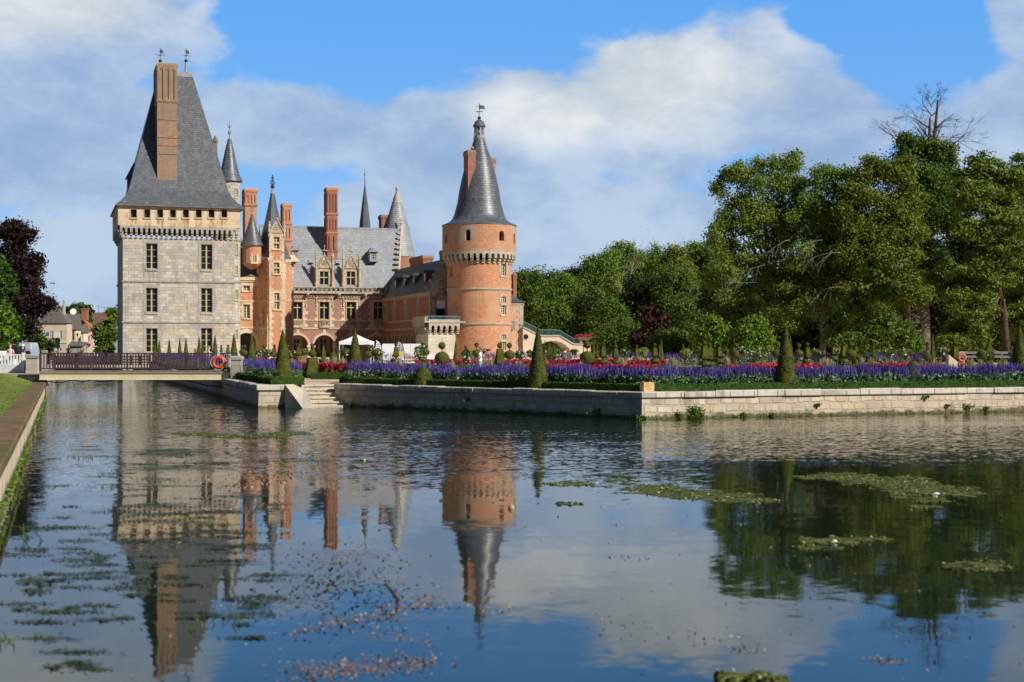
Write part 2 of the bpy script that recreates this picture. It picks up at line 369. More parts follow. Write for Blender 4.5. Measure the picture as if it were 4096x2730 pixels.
def arc_pts(h, n=10):
    s0, s1, z0, z1 = h[:4]; kind = h[4]; w = (s1-s0)/2; c = (s0+s1)/2
    if kind == 'arch': rise = h[5] if len(h) > 5 else w; return [(c-w*math.cos(math.pi*k/n), z1-rise+rise*math.sin(math.pi*k/n)) for k in range(n+1)]
    rise = w*1.7; out = []                                      # pointed
    for k in range(n+1):
        x = -1+2*k/n; out.append((c+w*x, z1-rise+rise*math.sqrt(max(0, 1-abs(x)**1.7))))
    return out
def panel(mb, f, s0, s1, z0, z1, holes=(), dep=.3, mi=0, rev=None, step=None):
    """wall with real openings: (s0,s1,z0,z1[,'arch'|'pointed']); reveals go dep inward"""
    rev = mi if rev is None else rev
    xs = {s0, s1}; zs = {z0, z1}
    for h in holes: xs |= {h[0], h[1]}; zs |= {h[2], h[3]}
    if step:
        n = max(1, int((s1-s0)/step)); xs |= {s0+(s1-s0)*k/n for k in range(n)}
    xs = sorted(x for x in xs if s0-1e-6 <= x <= s1+1e-6); zs = sorted(z for z in zs if z0-1e-6 <= z <= z1+1e-6)
    for i in range(len(xs)-1):
        if xs[i+1]-xs[i] < 1e-5: continue
        xm = (xs[i]+xs[i+1])/2
        for j in range(len(zs)-1):
            if zs[j+1]-zs[j] < 1e-5: continue
            zm = (zs[j]+zs[j+1])/2
            if any(h[0] < xm < h[1] and h[2] < zm < h[3] for h in holes): continue
            mb.quad(f(xs[i], zs[j], 0), f(xs[i+1], zs[j], 0), f(xs[i+1], zs[j+1], 0), f(xs[i], zs[j+1], 0), mi)
    for h in holes:
        a, b, c, d = h[:4]
        if len(h) > 4:
            pts = arc_pts(h); sp = pts[0][1]
            for (x0, y0), (x1, y1) in zip(pts, pts[1:]):
                mb.quad(f(x0, y0, 0), f(x1, y1, 0), f(x1, d, 0), f(x0, d, 0), mi)
                mb.quad(f(x0, y0, 0), f(x0, y0, dep), f(x1, y1, dep), f(x1, y1, 0), rev)
        else:
            sp = d; mb.quad(f(a, d, 0), f(a, d, dep), f(b, d, dep), f(b, d, 0), rev)
        mb.quad(f(a, c, 0), f(a, c, dep), f(a, sp, dep), f(a, sp, 0), rev)
        mb.quad(f(b, sp, 0), f(b, sp, dep), f(b, c, dep), f(b, c, 0), rev)
        mb.quad(f(b, c, 0), f(b, c, dep), f(a, c, dep), f(a, c, 0), rev)
def window(parent, f, h, dep=.25, nx=2, nz=4, fr=CREAMW, bar=.045, frame=.09, glass=GLASS, curtain=False, name='window', trans=None, mull=None):
    a, b, c, d = h[:4]; mb = MB(); e = .003
    for q in ((a+e, a+frame, c+e, d-e), (b-frame, b-e, c+e, d-e), (a+frame, b-frame, c+e, c+frame), (a+frame, b-frame, d-frame, d-e)): mb.fbox(f, *q, dep-.07, dep-.005, 0)
    for i in range(1, nx):
        x = a+(b-a)*i/nx; w = (mull or bar*1.6) if (nx == 2 or i*2 == nx) else bar/1.5; mb.fbox(f, x-w/2, x+w/2, c+frame, d-frame, dep-.066, dep-.012, 0)
    for j in range(1, nz):
        z = c+(d-c)*j/nz; mb.fbox(f, a+frame, b-frame, z-bar/3, z+bar/3, dep-.058, dep-.014, 0)
    if trans: z = c+(d-c)*trans; mb.fbox(f, a+frame, b-frame, z-bar*1.1, z+bar*1.1, dep-.075, dep-.01, 0)
    mb.quad(f(a, c, dep-.02), f(b, c, dep-.02), f(b, d, dep-.02), f(a, d, dep-.02), 1)
    o = mb.build(name, [fr, glass], parent)
    return o
def surround(mb, f, h, w=.16, pr=.03, mi=0, sill=True, quoin=False, top=True):
    a, b, c, d = h[:4]
    if quoin:
        z = c-.05; k = 0
        while z < d+.1:
            ww = w*(1.9 if k % 2 else 1.1); z2 = min(z+.34, d+.12)
            mb.fbox(f, a-ww, a-.002, z, z2, -pr, .02, mi); mb.fbox(f, b+.002, b+ww, z, z2, -pr, .02, mi); z = z2+.002; k += 1
    else:
        mb.fbox(f, a-w, a-.002, c, d, -pr, .02, mi); mb.fbox(f, b+.002, b+w, c, d, -pr, .02, mi)
    if top: mb.fbox(f, a-w, b+w, d+.002, d+w*1.4, -pr*1.2, .02, mi)
    if sill: mb.fbox(f, a-w*1.1, b+w*1.1, c-.17, c-.002, -pr*3.2, .02, mi)
def course(mb, f, s0, s1, z, h=.16, pr=.12, mi=0, step=None):
    n = max(1, int((s1-s0)/step)) if step else 1
    for k in range(n):
        a, b = s0+(s1-s0)*k/n, s0+(s1-s0)*(k+1)/n
        mb.fbox(f, a, b, z-h/2, z+h/2, -pr, .03, mi); mb.fbox(f, a, b, z-h, z-h/2-.002, -pr*.5, .03, mi)
def quoins(mb, f, s, z0, z1, sgn=1, w=.32, pr=.025, mi=0, h=.36, rnd=True):
    z = z0; k = 0
    while z < z1-.02:
        z2 = min(z1, z+h); L = w*(1.0 if k % 2 else 1.75)*(random.uniform(.85, 1.15) if rnd else 1)
        a, b = sorted((s, s+sgn*L)); mb.fbox(f, a, b, z+.003, z2-.003, -pr, .03, mi); z = z2; k += 1
def corbels(parent, f, s0, s1, n, z0, z1, proj, strip, mat, name='machicolation', back=DARK):
    mb = MB(); p = (s1-s0)/n; w = p*.46
    for k in range(n+1):
        x = s0+p*k; h = (z1-z0)/3
        for j in range(3):
            zz = z0+h*j; q = proj*(j+1)/3
            mb.fbox(f, x-w/2, x+w/2, zz+.01, zz+h-.01, -q, .05, 0)
            mb.fbox(f, x-w/2*.9, x+w/2*.9, zz-h*.15, zz+.01, -q+.1, .05, 0)
    g = lambda s, z, d: f(s, z, d-proj)
    holes = [(s0+p*k+w/2, s0+p*(k+1)-w/2, z1, z1+(p-w)*.75, 'arch', (p-w)*.7) for k in range(n)]
    panel(mb, g, s0-w/2, s1+w/2, z1, z1+strip, holes, proj*.9, 0)
    return mb.build(name, [mat], parent)
def chimney(parent, a0, a1, b0, b1, z0, zt, bands=(), slots=(), m=BRICK, cap=PALE, label=None, sides='fl', flare=.12):
    mb = MB(); mb.box(a0, a1, b0, b1, z0, zt-.35, 0)
    cx, cy, hx, hy = (a0+a1)/2, (b0+b1)/2, (a1-a0)/2, (b1-b0)/2
    mb.rect_loft([(cx, cy, hx+.005, hy+.005, zt-.6), (cx, cy, hx+flare, hy+flare, zt-.36), (cx, cy, hx+flare, hy+flare, zt-.18), (cx, cy, hx+.02, hy+.02, zt)], 1)
    for z in bands: mb.rect_loft([(cx, cy, hx+.004, hy+.004, z-.2), (cx, cy, hx+flare, hy+flare, z-.02), (cx, cy, hx+flare, hy+flare, z+.06), (cx, cy, hx+.05, hy+.05, z+.22), (cx, cy, hx+.004, hy+.004, z+.24)], 1)
    for (s0, s1, n) in slots:
        for side in sides:
            f, lo, hi = (front(b0), a0, a1) if side == 'f' else ((leftf(a0), b0, b1) if side == 'l' else (rightf(a1), b0, b1))
            pr = .11; L = hi-lo; nn = n if side == 'f' else max(2, int(n*L/(a1-a0))); w = L/(nn*2+1)
            for k in range(nn+1): mb.fbox(f, lo+w*2*k+.004, lo+w*(2*k+1)-.004, s0, s1, -pr, .01, 0)
            mb.fbox(f, lo+.004, hi-.004, s1+.002, s1+.22, -pr, .01, 0); mb.fbox(f, lo+.004, hi-.004, s0-.2, s0-.002, -pr, .01, 0)
            for k in range(nn): mb.fbox(f, lo+w*(2*k+1), lo+w*(2*k+2), s1-.12, s1, -pr*.6, .01, 0)
    return mb.build('chimney', [m, cap], parent, label=label)
def finial(parent, x, y, z0, h, s=1.0, m=LEAD, name='finial'):
    mb = MB(); prof = [(.09, 0), (.06, .25), (.16, .33), (.2, .37), (.07, .45), (.05, .6), (.13, .66), (.05, .72), (.04, .86), (.09, .9), (.02, .95), (.01, 1)]
    mb.lathe(x, y, [(r*s, z0+t*h) for r, t in prof], 8)
    for t in (.4, .68):
        for k in range(4):
            an = k*math.pi/2+.4; c, q = math.cos(an), math.sin(an)
            mb.tube([(x, y, z0+t*h), (x+c*.25*s, y+q*.25*s, z0+(t-.02)*h), (x+c*.3*s, y+q*.3*s, z0+(t+.05)*h), (x+c*.2*s, y+q*.2*s, z0+(t+.09)*h)], .03*s, 4)
    return mb.build(name, m, parent, smooth=40)
def vane(parent, x, y, z0, h, flagw, flip=1):
    mb = MB(); mb.tube([(x, y, z0), (x, y, z0+h)], .035, 6, 0); mb.ball((x, y, z0+.12), .2, 10, 0, .8)
    for k in range(4):
        an = k*math.pi/2+.3; mb.tube([(x, y, z0+h*.5), (x+.45*math.cos(an), y+.45*math.sin(an), z0+h*.5)], .02, 4, 0); mb.ball((x+.45*math.cos(an), y+.45*math.sin(an), z0+h*.5), .05, 6, 0)
    w = flagw*flip; zt = z0+h
    mb.hexa([(x, y-.02, zt-.5), (x+w*.7, y-.02, zt-.5), (x+w*.7, y+.02, zt-.5), (x, y+.02, zt-.5), (x, y-.02, zt-.1), (x+w*.7, y-.02, zt-.16), (x+w*.7, y+.02, zt-.16), (x, y+.02, zt-.1)], 1)
    mb.hexa([(x+w*.7, y-.02, zt-.5), (x+w*1.1, y-.02, zt-.55), (x+w*1.1, y+.02, zt-.55), (x+w*.7, y+.02, zt-.5), (x+w*.7, y-.02, zt-.4), (x+w*.75, y-.02, zt-.45), (x+w*.75, y+.02, zt-.45), (x+w*.7, y+.02, zt-.4)], 1)
    mb.tube([(x, y, zt-.3), (x-w*.5, y, zt-.3)], .02, 4, 0); mb.ball((x, y, zt), .06, 6, 0)
    return mb.build('weather_vane', [IRON, COPPER], parent)

# ================================================================== SQUARE TOWER
aR = A(938, 0); DK = 12.2
z1 = Z(956, 5, 0); z2 = Z(925, 5, 0); zE = Z(822, 0, 0)
fk = front(0)
cols = [(584, 630, ((974, 1075), (1152, 1249), (1314, 1409))), (804, 849, ((978, 1078), (1153, 1250), (1313, 1409)))]
holes = []
for p0, p1, rows in cols:
    for r0, r1 in rows: a_ = A(p0, 0); holes.append((a_, A(p1, 0), Z(r1, a_, 0), Z(r0, a_, 0)))
mb = MB(); panel(mb, fk, 0, aR, G0, z1, holes, .32)
lh = [(3.2, 3.7, 11.2, 12.6), (8.2, 8.7, 6.5, 7.9), (5.6, 6.0, 3.1, 4.1)]
panel(mb, leftf(0), 0, DK, G0, z1, lh, .3); panel(mb, rightf(aR), 0, DK, G0, z1); panel(mb, backf(DK), 0, aR, G0, z1)
keep = mb.build('square_tower', [ASH], castle, label='square keep of pale grey ashlar with one tall slate roof')
for h in holes: window(keep, fk, h, .3, 2, 4, GOLDW, .055, .05, mull=.14)
for h in lh: window(keep, leftf(0), h, .28, 1, 3)
mb = MB()
for p0, p1, rows in cols:
    for pa, pb in ((p0-12, p0-.4), (p1+.4, p1+12)): mb.fbox(fk, A(pa, 0), A(pb, 0), G0, z1-.1, -.02, .02)
for h in holes: mb.fbox(fk, h[0]-.06, h[1]+.06, h[2]-.24, h[2]-.005, -.1, .1); mb.fbox(fk, h[0]-.22, h[1]+.22, h[3]+.004, h[3]+.42, -.028, .02)
mb.build('window_chain', [ASHG], keep)
mb = MB()
for zz in (Z(1126, 3, 0), Z(1289, 3, 0)):
    course(mb, fk, -.1, aR+.1, zz, .14, .12); course(mb, leftf(0), -.1, DK, zz, .14, .12)
mb.build('string_course', [ASHG], keep)
PJ = .5
corbels(keep, fk, -.2, aR+.2, 23, z1, z2, PJ, .45, ASHG); corbels(keep, leftf(0), -.2, DK+.2, 23, z1, z2, PJ, .45, ASHG)
mb = MB(); fp = front(-PJ); zb = z2+.45
gh = []
for zx in (302, 423, 539, 654, 770, 885, 1000, 1114):
    pc = 400+zx/2.24; a_ = A(pc, -PJ); gh.append((a_-.29, a_+.29, Z(872.5, a_, 0), Z(839.5, a_, 0)))
panel(mb, fp, -PJ, aR+PJ, zb, zE, gh, .45)
lg = [(x, x+.55, zE-1.3, zE-.45) for x in (1.2, 3, 4.8, 6.6, 8.4, 10.2)]
panel(mb, leftf(-PJ), -PJ, DK+PJ, zb, zE, lg, .45); panel(mb, rightf(aR+PJ), -PJ, DK+PJ, zb, zE); panel(mb, backf(DK+PJ), -PJ, aR+PJ, zb, zE)
mb.box(-PJ+.02, aR+PJ-.02, -PJ+.02, DK+PJ-.02, zb, zb+.05)
gal = mb.build('gallery', [CREAM], keep, label='cream stone gallery under the eaves')
surrounds(keep, fp, gh, PALE, .1, .03)
mb = MB()
mb.fbox(fp, -PJ-.06, aR+PJ+.06, zE-.16, zE-.01, -.12, .02); mb.fbox(leftf(-PJ), -PJ, DK+PJ, zE-.16, zE-.01, -.12, .02)
mb.build('eaves_moulding', [PALE], keep)
def lichen():
    m, nt, bs = newmat('orange lichen run'); seth(bs, rough=.95, spec=.1); ob = nd(nt, 'ShaderNodeTexCoord').outputs['Object']
    nt.links.new(mixc(nt, noi(nt, ob, 6, 4), (.36, .15, .03), (.60, .34, .09)), bs.inputs['Base Color'])
    q = nd(nt, 'ShaderNodeMapping', {0: ob, 3: (2.6, 2.6, .9)}).outputs[0]; nt.links.new(sstep(nt, noi(nt, q, 1.3, 6, .7), .46, .66, 0, .85), bs.inputs['Alpha']); return m
LICH = lichen()
for h in gh:
    mb = MB(); x0_, x1_ = h[0]-.05, h[1]+.1; mb.quad(fp(x0_, h[2]-1.15, -.006), fp(x1_-.1, h[2]-1.15, -.006), fp(x1_, h[2]-.18, -.006), fp(x0_, h[2]-.18, -.006)); mb.build('lichen_run', [LICH], gal, uv=False)
mb = MB()
mb = MB()
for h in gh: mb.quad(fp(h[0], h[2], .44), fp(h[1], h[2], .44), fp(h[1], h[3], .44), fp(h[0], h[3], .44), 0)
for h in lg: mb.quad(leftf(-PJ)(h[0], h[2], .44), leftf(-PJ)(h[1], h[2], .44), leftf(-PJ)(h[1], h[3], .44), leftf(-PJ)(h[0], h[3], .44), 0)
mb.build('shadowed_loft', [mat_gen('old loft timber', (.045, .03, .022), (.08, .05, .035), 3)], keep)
# roof
kc, kd = aR/2+.1, DK/2; zT = Z(297, 6, 6)
rs = [(kc, kd, aR/2+.9, DK/2+.9, zE-.08), (kc, kd, aR/2+.84, DK/2+.84, zE+.04), (kc, kd, aR/2+.3, DK/2+.25, zE+.5), (kc, kd, aR/2-.25, DK/2-.35, zE+1.15),
      (kc, kd, aR/2-.62, DK/2-.8, zE+1.9), (kc, kd, 1.78, .12, zT-.0)]
mb = MB(); mb.rect_loft(rs[:4], 1, True, False); mb.rect_loft(rs[3:], 0, False, True)
roof = mb.build('roof', [SLATE, SLATEM], keep)
mb = MB(); mb.box(kc-1.85, kc+1.85, kd-.22, kd+.22, zT-.25, zT+.32); mb.build('ridge_cap', [LEAD], keep)
chimney(keep, A(629, 1.2), A(708, 1.2), 1.2, 5.2, zE+.9, Z(254, 5, 1.2), [Z(q, 5, 1.2) for q in (407, 735)], [(Z(400, 5, 1.2), Z(278, 5, 1.2), 3)], BRICKW, BRICKW, 'tall lichened brick chimney in front of the roof', 'fl', .1)
mb = MB()
ca, cb_ = A(629, 1.2), A(708, 1.2)
for q in (480, 551, 583, 617): zz = Z(q, 5, 1.2); mb.box(ca-.05, cb_+.05, 1.14, 5.22, zz-.05, zz+.05)
mb.build('brick_band', [BRICKW], keep)
# roof finials
for px, py, t in ((641, 250, 195), (744, 300, 197)):
    a_ = A(px, kd); zb_ = Z(max(py, 297), a_, kd); mb = MB(); mb.lathe(a_, kd, [(.22, zb_-.2), (.16, zb_+.1), (.09, Z(247, a_, kd))], 8); mb.build('finial_post', LEAD, keep)
    vane(keep, a_, kd, Z(249, a_, kd), Z(t, a_, kd)-Z(249, a_, kd), .42, 1)
# dormer on the left slope, pinnacle on the back one
mb = MB(); zd = Z(735, 2, 6)
mb.box(.75, 2.9, 5.3, 7.0, zd-1.6, zd+.5, 0); mb.loft([[(.55, 5.1, zd+.5), (2.9, 5.1, zd+.5), (2.9, 7.2, zd+.5), (.55, 7.2, zd+.5)], [(1.4, 6.1, zd+2.2), (3.2, 6.1, zd+2.2), (3.2, 6.3, zd+2.2), (1.4, 6.3, zd+2.2)]], 1)
mb.build('dormer', [SLATEM, SLATE], keep)
for k in range(6):
    a_ = A(498+k*89, -.5); mb = MB() if k == 0 else mb; mb.box(a_-.13, a_+.13, -.5, .0, zE+.16, zE+.36)
mb.build('roof_vent', [LEAD], keep)
mb = MB(); a_ = A(861, 9); zp = Z(656, a_, 9)
for k in range(5): mb.box(a_-.28+.04*k+random.uniform(-.05, .05), a_+.28-.04*k, 8.8, 9.2, zp+k*.6, zp+k*.6+.5)
mb.lathe(a_, 9, [(.3, zp-1.5), (.22, zp+2.2), (.34, zp+2.4), (.1, zp+3.1)], 8); mb.build('pinnacle', [mat_gen('weathered stone', (.16, .13, .08), (.26, .22, .14), 2)], keep)
# stair turret on the right flank
bt = 4.8; at_ = A(918, bt); rt = 1.16; ft = cyl(at_, bt, rt); zt1 = Z(723, at_, bt)
tw = [(q0, q1) for q0, q1 in ((762, 792), (981, 1016), (1066, 1101), (1164, 1201), (1322, 1360))]
mb = MB(); wh = []
for q0, q1 in tw: wh.append((.50, .86, Z(q1, at_, bt), Z(q0, at_, bt)))
panel(mb, ft, -math.pi*rt, math.pi*rt, G0, zt1, wh, .2, 0, None, .45); tur = mb.build('stair_turret', [ASH], castle, smooth=30, label='slim round stair turret of grey stone')
for h in wh: window(tur, ft, h, .16, 2, 3, CREAMW, .04, .05)
mb = MB()
surrounds(tur, ft, wh, ASHG, .1, .03)
for q in (962, 1128, 1290): course(mb, ft, -3, 3, Z(q, at_, bt), .14, .12, 0, .4)
course(mb, ft, -3.6, 3.6, zt1, .2, .14, 0, .4); mb.build('moulding', [ASHG], tur)
za = Z(556, at_, bt); mb = MB()
mb.lathe(at_, bt, [(1.42, zt1-.12), (1.4, zt1), (1.1, zt1+.55), (.86, zt1+1.4), (.5, zt1+3.2), (.2, za-.1), (.12, za)], 28); mb.build('roof', [SLATE], tur, smooth=40)
finial(tur, at_, bt, za-.2, Z(482, at_, bt)-za+.2, .8)

# ================================================================== PASSAGE WING between keep and stair tower
bp = 10.5; fpw = front(bp); a0, a1 = aR-.5, A(1036, bp)
zc = Z(1112, a1, bp)
w = [(A(974, bp), A(1000, bp), Z(1164, a1, bp), Z(1127, a1, bp)), (A(974, bp), A(1000, bp), Z(1274, a1, bp), Z(1219, a1, bp))]
ac0, ac1 = A(944, bp), A(1028, bp); arch = (ac0, ac1, 1.0, Z(1332, a1, bp), 'arch', 1.35)
mb = MB(); panel(mb, fpw, a0, a1, G0, zc, w+[arch], .45, 0, 1); panel(mb, backf(bp+5), a0, a1, G0, zc, [arch], .4)
mb.quad((a0, bp, G0), (a0, bp+5, G0), (a0, bp+5, zc), (a0, bp, zc))
mb.quad((ac0, bp+.4, arch[3]+.02), (ac1, bp+.4, arch[3]+.02), (ac1, bp+5, arch[3]+.02), (ac0, bp+5, arch[3]+.02), 0)
for q_ in (ac0, ac1): mb.quad((q_, bp+.4, G0), (q_, bp+5, G0), (q_, bp+5, arch[3]+.02), (q_, bp+.4, arch[3]+.02), 0)
pas = mb.build('passage_wing', [BRICK, CREAM], castle, label='narrow brick wing over a carriage arch')
for h, c in zip(w, (0, 1)): window(pas, fpw, h, .3, 4, 5 if c else 4, CREAMW, .05, .06, GLASS)
mb = MB()
surrounds(pas, fpw, w, CREAM, .2, .03, 0, True, True)
for q in (1205, 1311): course(mb, fpw, a0, a1, Z(q, a1, bp), .15, .1)
course(mb, fpw, a0, a1, zc-.1, .4, .25); mb.fbox(fpw, a0, a1, zc-.9, zc-.55, -.02, .02)
pts = arc_pts(arch, 12); c_ = (ac0+ac1)/2; zs_ = arch[3]-1.35
for (x0, y0), (x1, y1) in zip(pts, pts[1:]):
    g = lambda x, z: (c_+(x-c_)*1.2, zs_+(z-zs_)*1.32)
    (u0, v0), (u1, v1) = g(x0, y0), g(x1, y1)
    mb.hexa([(x0, bp-.03, y0), (x1, bp-.03, y1), (x1, bp+.02, y1), (x0, bp+.02, y0), (u0, bp-.03, v0), (u1, bp-.03, v1), (u1, bp+.02, v1), (u0, bp+.02, v0)])
mb.build('stone_trim', [CREAM], pas)
mb = MB(); zr = Z(800, a0, bp+5); hs = 6
mb.loft([[(a0, bp-.3, zc+.1), (a1+.2, bp-.3, zc+.1), (a1+.2, bp+9, zc+.1), (a0, bp+9, zc+.1)], [(a0, bp+.4, zc+.9), (a1+.2, bp+.4, zc+.9), (a1+.2, bp+8.5, zc+.9), (a0, bp+8.5, zc+.9)],
         [(a0, bp+3.6, zr), (a0+.3, bp+3.6, zr), (a0+.3, bp+4.5, zr), (a0, bp+4.5, zr)]])
mb.build('roof', [SLATEM], pas)
mb = MB(); mb.box(ac0, ac1+10, 26, 27, G0, 6.5); mb.build('courtyard_wall', [ASHG], pas)
chimney(pas, A(980, 15), A(1027, 15), 15, 17, zc, Z(755, a1, 15), [Z(822, a1, 15)], [(Z(815, a1, 15), Z(781, a1, 15), 3)], BRICK, BRICK)
# little corbelled brick turret
bo = 9.6; ao = A(1008, bo); ro = 1.05; fo = cyl(ao, bo, ro); zo = Z(980, ao, bo); zl = Z(1045, ao, bo)
wo = (-.02, .38, Z(1052, ao, bo)+.0, Z(1026, ao, bo)); mb = MB()
panel(mb, fo, -3.3, 3.3, zl-.3, zo, [wo], .15, 0, None, .4)
mb.lathe(ao, bo, [(.05, Z(1080, ao, bo)), (.45, Z(1074, ao, bo)), (.82, Z(1064, ao, bo)), (1.05, zl-.3)], 24, 0, True, False)
ori = mb.build('corner_turret', [BRICK], castle, smooth=35, label='small round brick turret with a bell-shaped slate cone')
window(ori, fo, wo, .12, 2, 3, CREAMW, .04, .04); mb = MB(); surround(mb, fo, wo, .2, .03, 0, True, True); course(mb, fo, -3.3, 3.3, zo, .2, .12, 0, .4); mb.build('stone_trim', [CREAM], ori)
za = Z(858, ao, bo); mb = MB(); mb.lathe(ao, bo, [(1.3, zo-.1), (1.25, zo+.02), (1.02, zo+.5), (.78, zo+1.2), (.42, zo+2.3), (.12, za-.05), (.05, za)], 28); mb.build('roof', [SLATE], ori, smooth=40)
finial(ori, ao, bo, za-.1, Z(816, ao, bo)-za+.1, .6)

# ================================================================== STAIR TOWER
bs0 = 8.6; sL, sR = A(1077, bs0), A(1137, bs0); zst = Z(1036, sL, bs0)
pL = (A(1027, 10.6), 10.6); pR = (A(1174, 10.4), 10.4)
ffr = front(bs0); fL, LL = facet(pL, (sL, bs0)); fR, LR = facet((sR, bs0), pR)
zg0 = Z(930, sL, bs0)
def az(p0, p1, q0, q1, b): a_ = A(p0, b); return (a_, A(p1, b), Z(q1, a_, b), Z(q0, a_, b))
w1, w2, w3 = az(1095, 1118, 948, 996, bs0), az(1096, 1118, 1051, 1095, bs0), az(1097, 1118, 1172, 1237, bs0)
mb = MB(); panel(mb, ffr, sL, sR, G0, zg0, [w1, w2, w3], .25, 0, 1)
wl = (LR*.35, LR*.35+.3, Z(1322, sR, bs0), Z(1292, sR, bs0))
panel(mb, fL, 0, LL, G0, zst); panel(mb, fR, 0, LR, G0, zst-.1, [wl], .2)
mb.quad((pL[0], pL[1], G0), (pL[0]+.2, 15, G0), (pL[0]+.2, 15, zst), (pL[0], pL[1], zst)); mb.quad((pR[0], pR[1], G0), (pR[0], 15, G0), (pR[0], 15, zst-.1), (pR[0], pR[1], zst-.1))
for s in (sL, sR): mb.quad((s, bs0, zst), (s, bs0+3, zst), (s, bs0+3, zg0), (s, bs0, zg0))
stt = mb.build('stair_tower', [BRICK, CREAM], castle, label='tall faceted brick stair tower with pale stone quoins and a pointed slate spire')
for h, n in ((w1, 5), (w2, 5), (w3, 6)): window(stt, ffr, h, .25, 4, n, CREAMW, .045, .05, GLASS, trans=.5)
window(stt, fR, wl, .16, 2, 4, CREAMW, .03, .04)
mb = MB()
for h in (w1, w2, w3):
    surrounds(stt, ffr, [h], CREAM, .18, .04, 0, True, h is not w1); zt_ = (h[2]+h[3])/2; mb.fbox(ffr, h[0], h[1], zt_-.07, zt_+.07, .0, .2)
mb.fbox(ffr, sL, sR, zg0-.1, zg0+.02, -.06, .1); mb.fbox(ffr, sL, w1[0]-.2, w1[2]-.3, zg0-.1, -.03, .02); mb.fbox(ffr, w1[1]+.2, sR, w1[2]-.3, zg0-.1, -.03, .02)
surrounds(stt, fR, [wl], CREAM, .12, .03)
quoins(mb, ffr, sL, 1, zst+.6, 1, .25); quoins(mb, ffr, sR, 1, zst+.6, -1, .25); quoins(mb, fL, LL, 1, zst, -1, .22); quoins(mb, fL, 0, 1, zst, 1, .22); quoins(mb, fR, 0, 1, zst, 1, .22); quoins(mb, fR, LR, 1, zst, -1, .24)
for q in (1202, 1315):
    zz = Z(q, sL, bs0); course(mb, ffr, sL, w3[0]-.4, zz, .12, .08); course(mb, ffr, w3[1]+.4, sR, zz, .12, .08); course(mb, fL, 0, LL, zz, .12, .08); course(mb, fR, 0, LR, zz, .12, .08)
course(mb, fL, 0, LL, zst, .3, .16); course(mb, fR, 0, LR, zst-.15, .3, .16)
mb.build('stone_trim', [CREAM], stt)
# gothic gable of the top storey
mb = MB(); gm = (sL+sR)/2; zg = Z(880, gm, bs0)
mb.add([(sL+.05, bs0-.1, zg0), (sR-.05, bs0-.1, zg0), (gm, bs0-.1, zg), (sL+.05, bs0+.5, zg0), (sR-.05, bs0+.5, zg0), (gm, bs0+.5, zg)], [(0, 1, 2), (5, 4, 3), (0, 3, 4, 1), (1, 4, 5, 2), (2, 5, 3, 0)])
for s in (-1, 1):
    e_ = gm+s*(sR-sL)/2; mb.tube([(e_, bs0-.15, zg0), (gm, bs0-.15, zg+.05)], .07, 5)
    mb.lathe(e_, bs0, [(.16, zg0-.5), (.12, zg0), (.2, zg0+.05), (.2, zg0+.3), (.12, zg0+.42), (.17, zg0+.62), (.16, zg0+.8), (.07, zg0+.95), (.13, zg0+1.1), (.03, zg0+1.25)], 8)
mb.lathe(gm, bs0-.1, [(.05, zg-.1), (.2, zg+.05), (.22, zg+.15), (.05, zg+.25)], 8)
for k in range(3):
    an = math.pi/2+k*2*math.pi/3; cx_, cz_ = gm+.2*math.cos(an), zg0+.55+.2*math.sin(an)
    mb.tube([(cx_+.17*math.cos(t), bs0-.13, cz_+.17*math.sin(t)) for t in [j*math.pi/4 for j in range(9)]], .035, 4)
mb.build('gable', [PALE], stt)
# spire
cx, cy = (sL+sR)/2-.15, bs0+2.2; zap = Z(775, cx, cy)
def octr(r, z): return [(cx+r*math.cos(R(22.5+45*k)), cy+r*math.sin(R(22.5+45*k)), z) for k in range(8)]
mb = MB(); mb.loft([octr(2.35, zst-.15), octr(2.3, zst), octr(1.75, zst+.9), octr(1.42, zst+2.2), octr(.85, zst+4.6), octr(.22, zap)]); mb.build('roof', [SLATE], stt)
mb = MB(); mb.loft([octr(.26, zap-.1), octr(.3, zap), octr(.14, zap+.2), octr(.08, Z(745, cx, cy))]); mb.build('spire_tip', [LEAD], stt)
zf = Z(752, cx, cy); zF = Z(703, cx, cy); mb = MB(); mb.lathe(cx, cy, [(.3, zf), (.1, zf+.15), (.04, zf+.3), (.04, zF-.3), (.12, zF-.25), (.04, zF-.15), (.1, zF-.05), (.01, zF+.1)], 8)
for k in range(4):
    an = k*math.pi/2+.4; c, q = math.cos(an), math.sin(an)
    mb.tube([(cx+c*r, cy+q*r, zf+t*(zF-zf)) for r, t in ((.06, 0), (.32, .08), (.1, .2), (.3, .38), (.26, .5), (.06, .62))], .035, 4); mb.tube([(cx, cy, zf+.72*(zF-zf)), (cx+c*.22, cy+q*.22, zf+.76*(zF-zf)), (cx+c*.1, cy+q*.1, zf+.84*(zF-zf))], .03, 4)
mb.build('finial', [IRON], stt)
chimney(stt, A(1133, 10.8), A(1165, 10.8), 10.8, 12.2, zst-.3, Z(813, sR, 10.8), [Z(896, sR, 10.8), Z(962, sR, 10.8)], [(Z(885, sR, 10.8), Z(838, sR, 10.8), 2), (Z(955, sR, 10.8), Z(912, sR, 10.8), 2)], BRICK, BRICK)
mb = MB(); zz = zst-.2; mb.rect_loft([((sR+pR[0])/2+.1, 11, 1.1, 1.5, zz), ((sR+pR[0])/2+.1, 11.3, .7, .9, zz+.8)]); mb.build('chimney_base', [CREAM], stt)
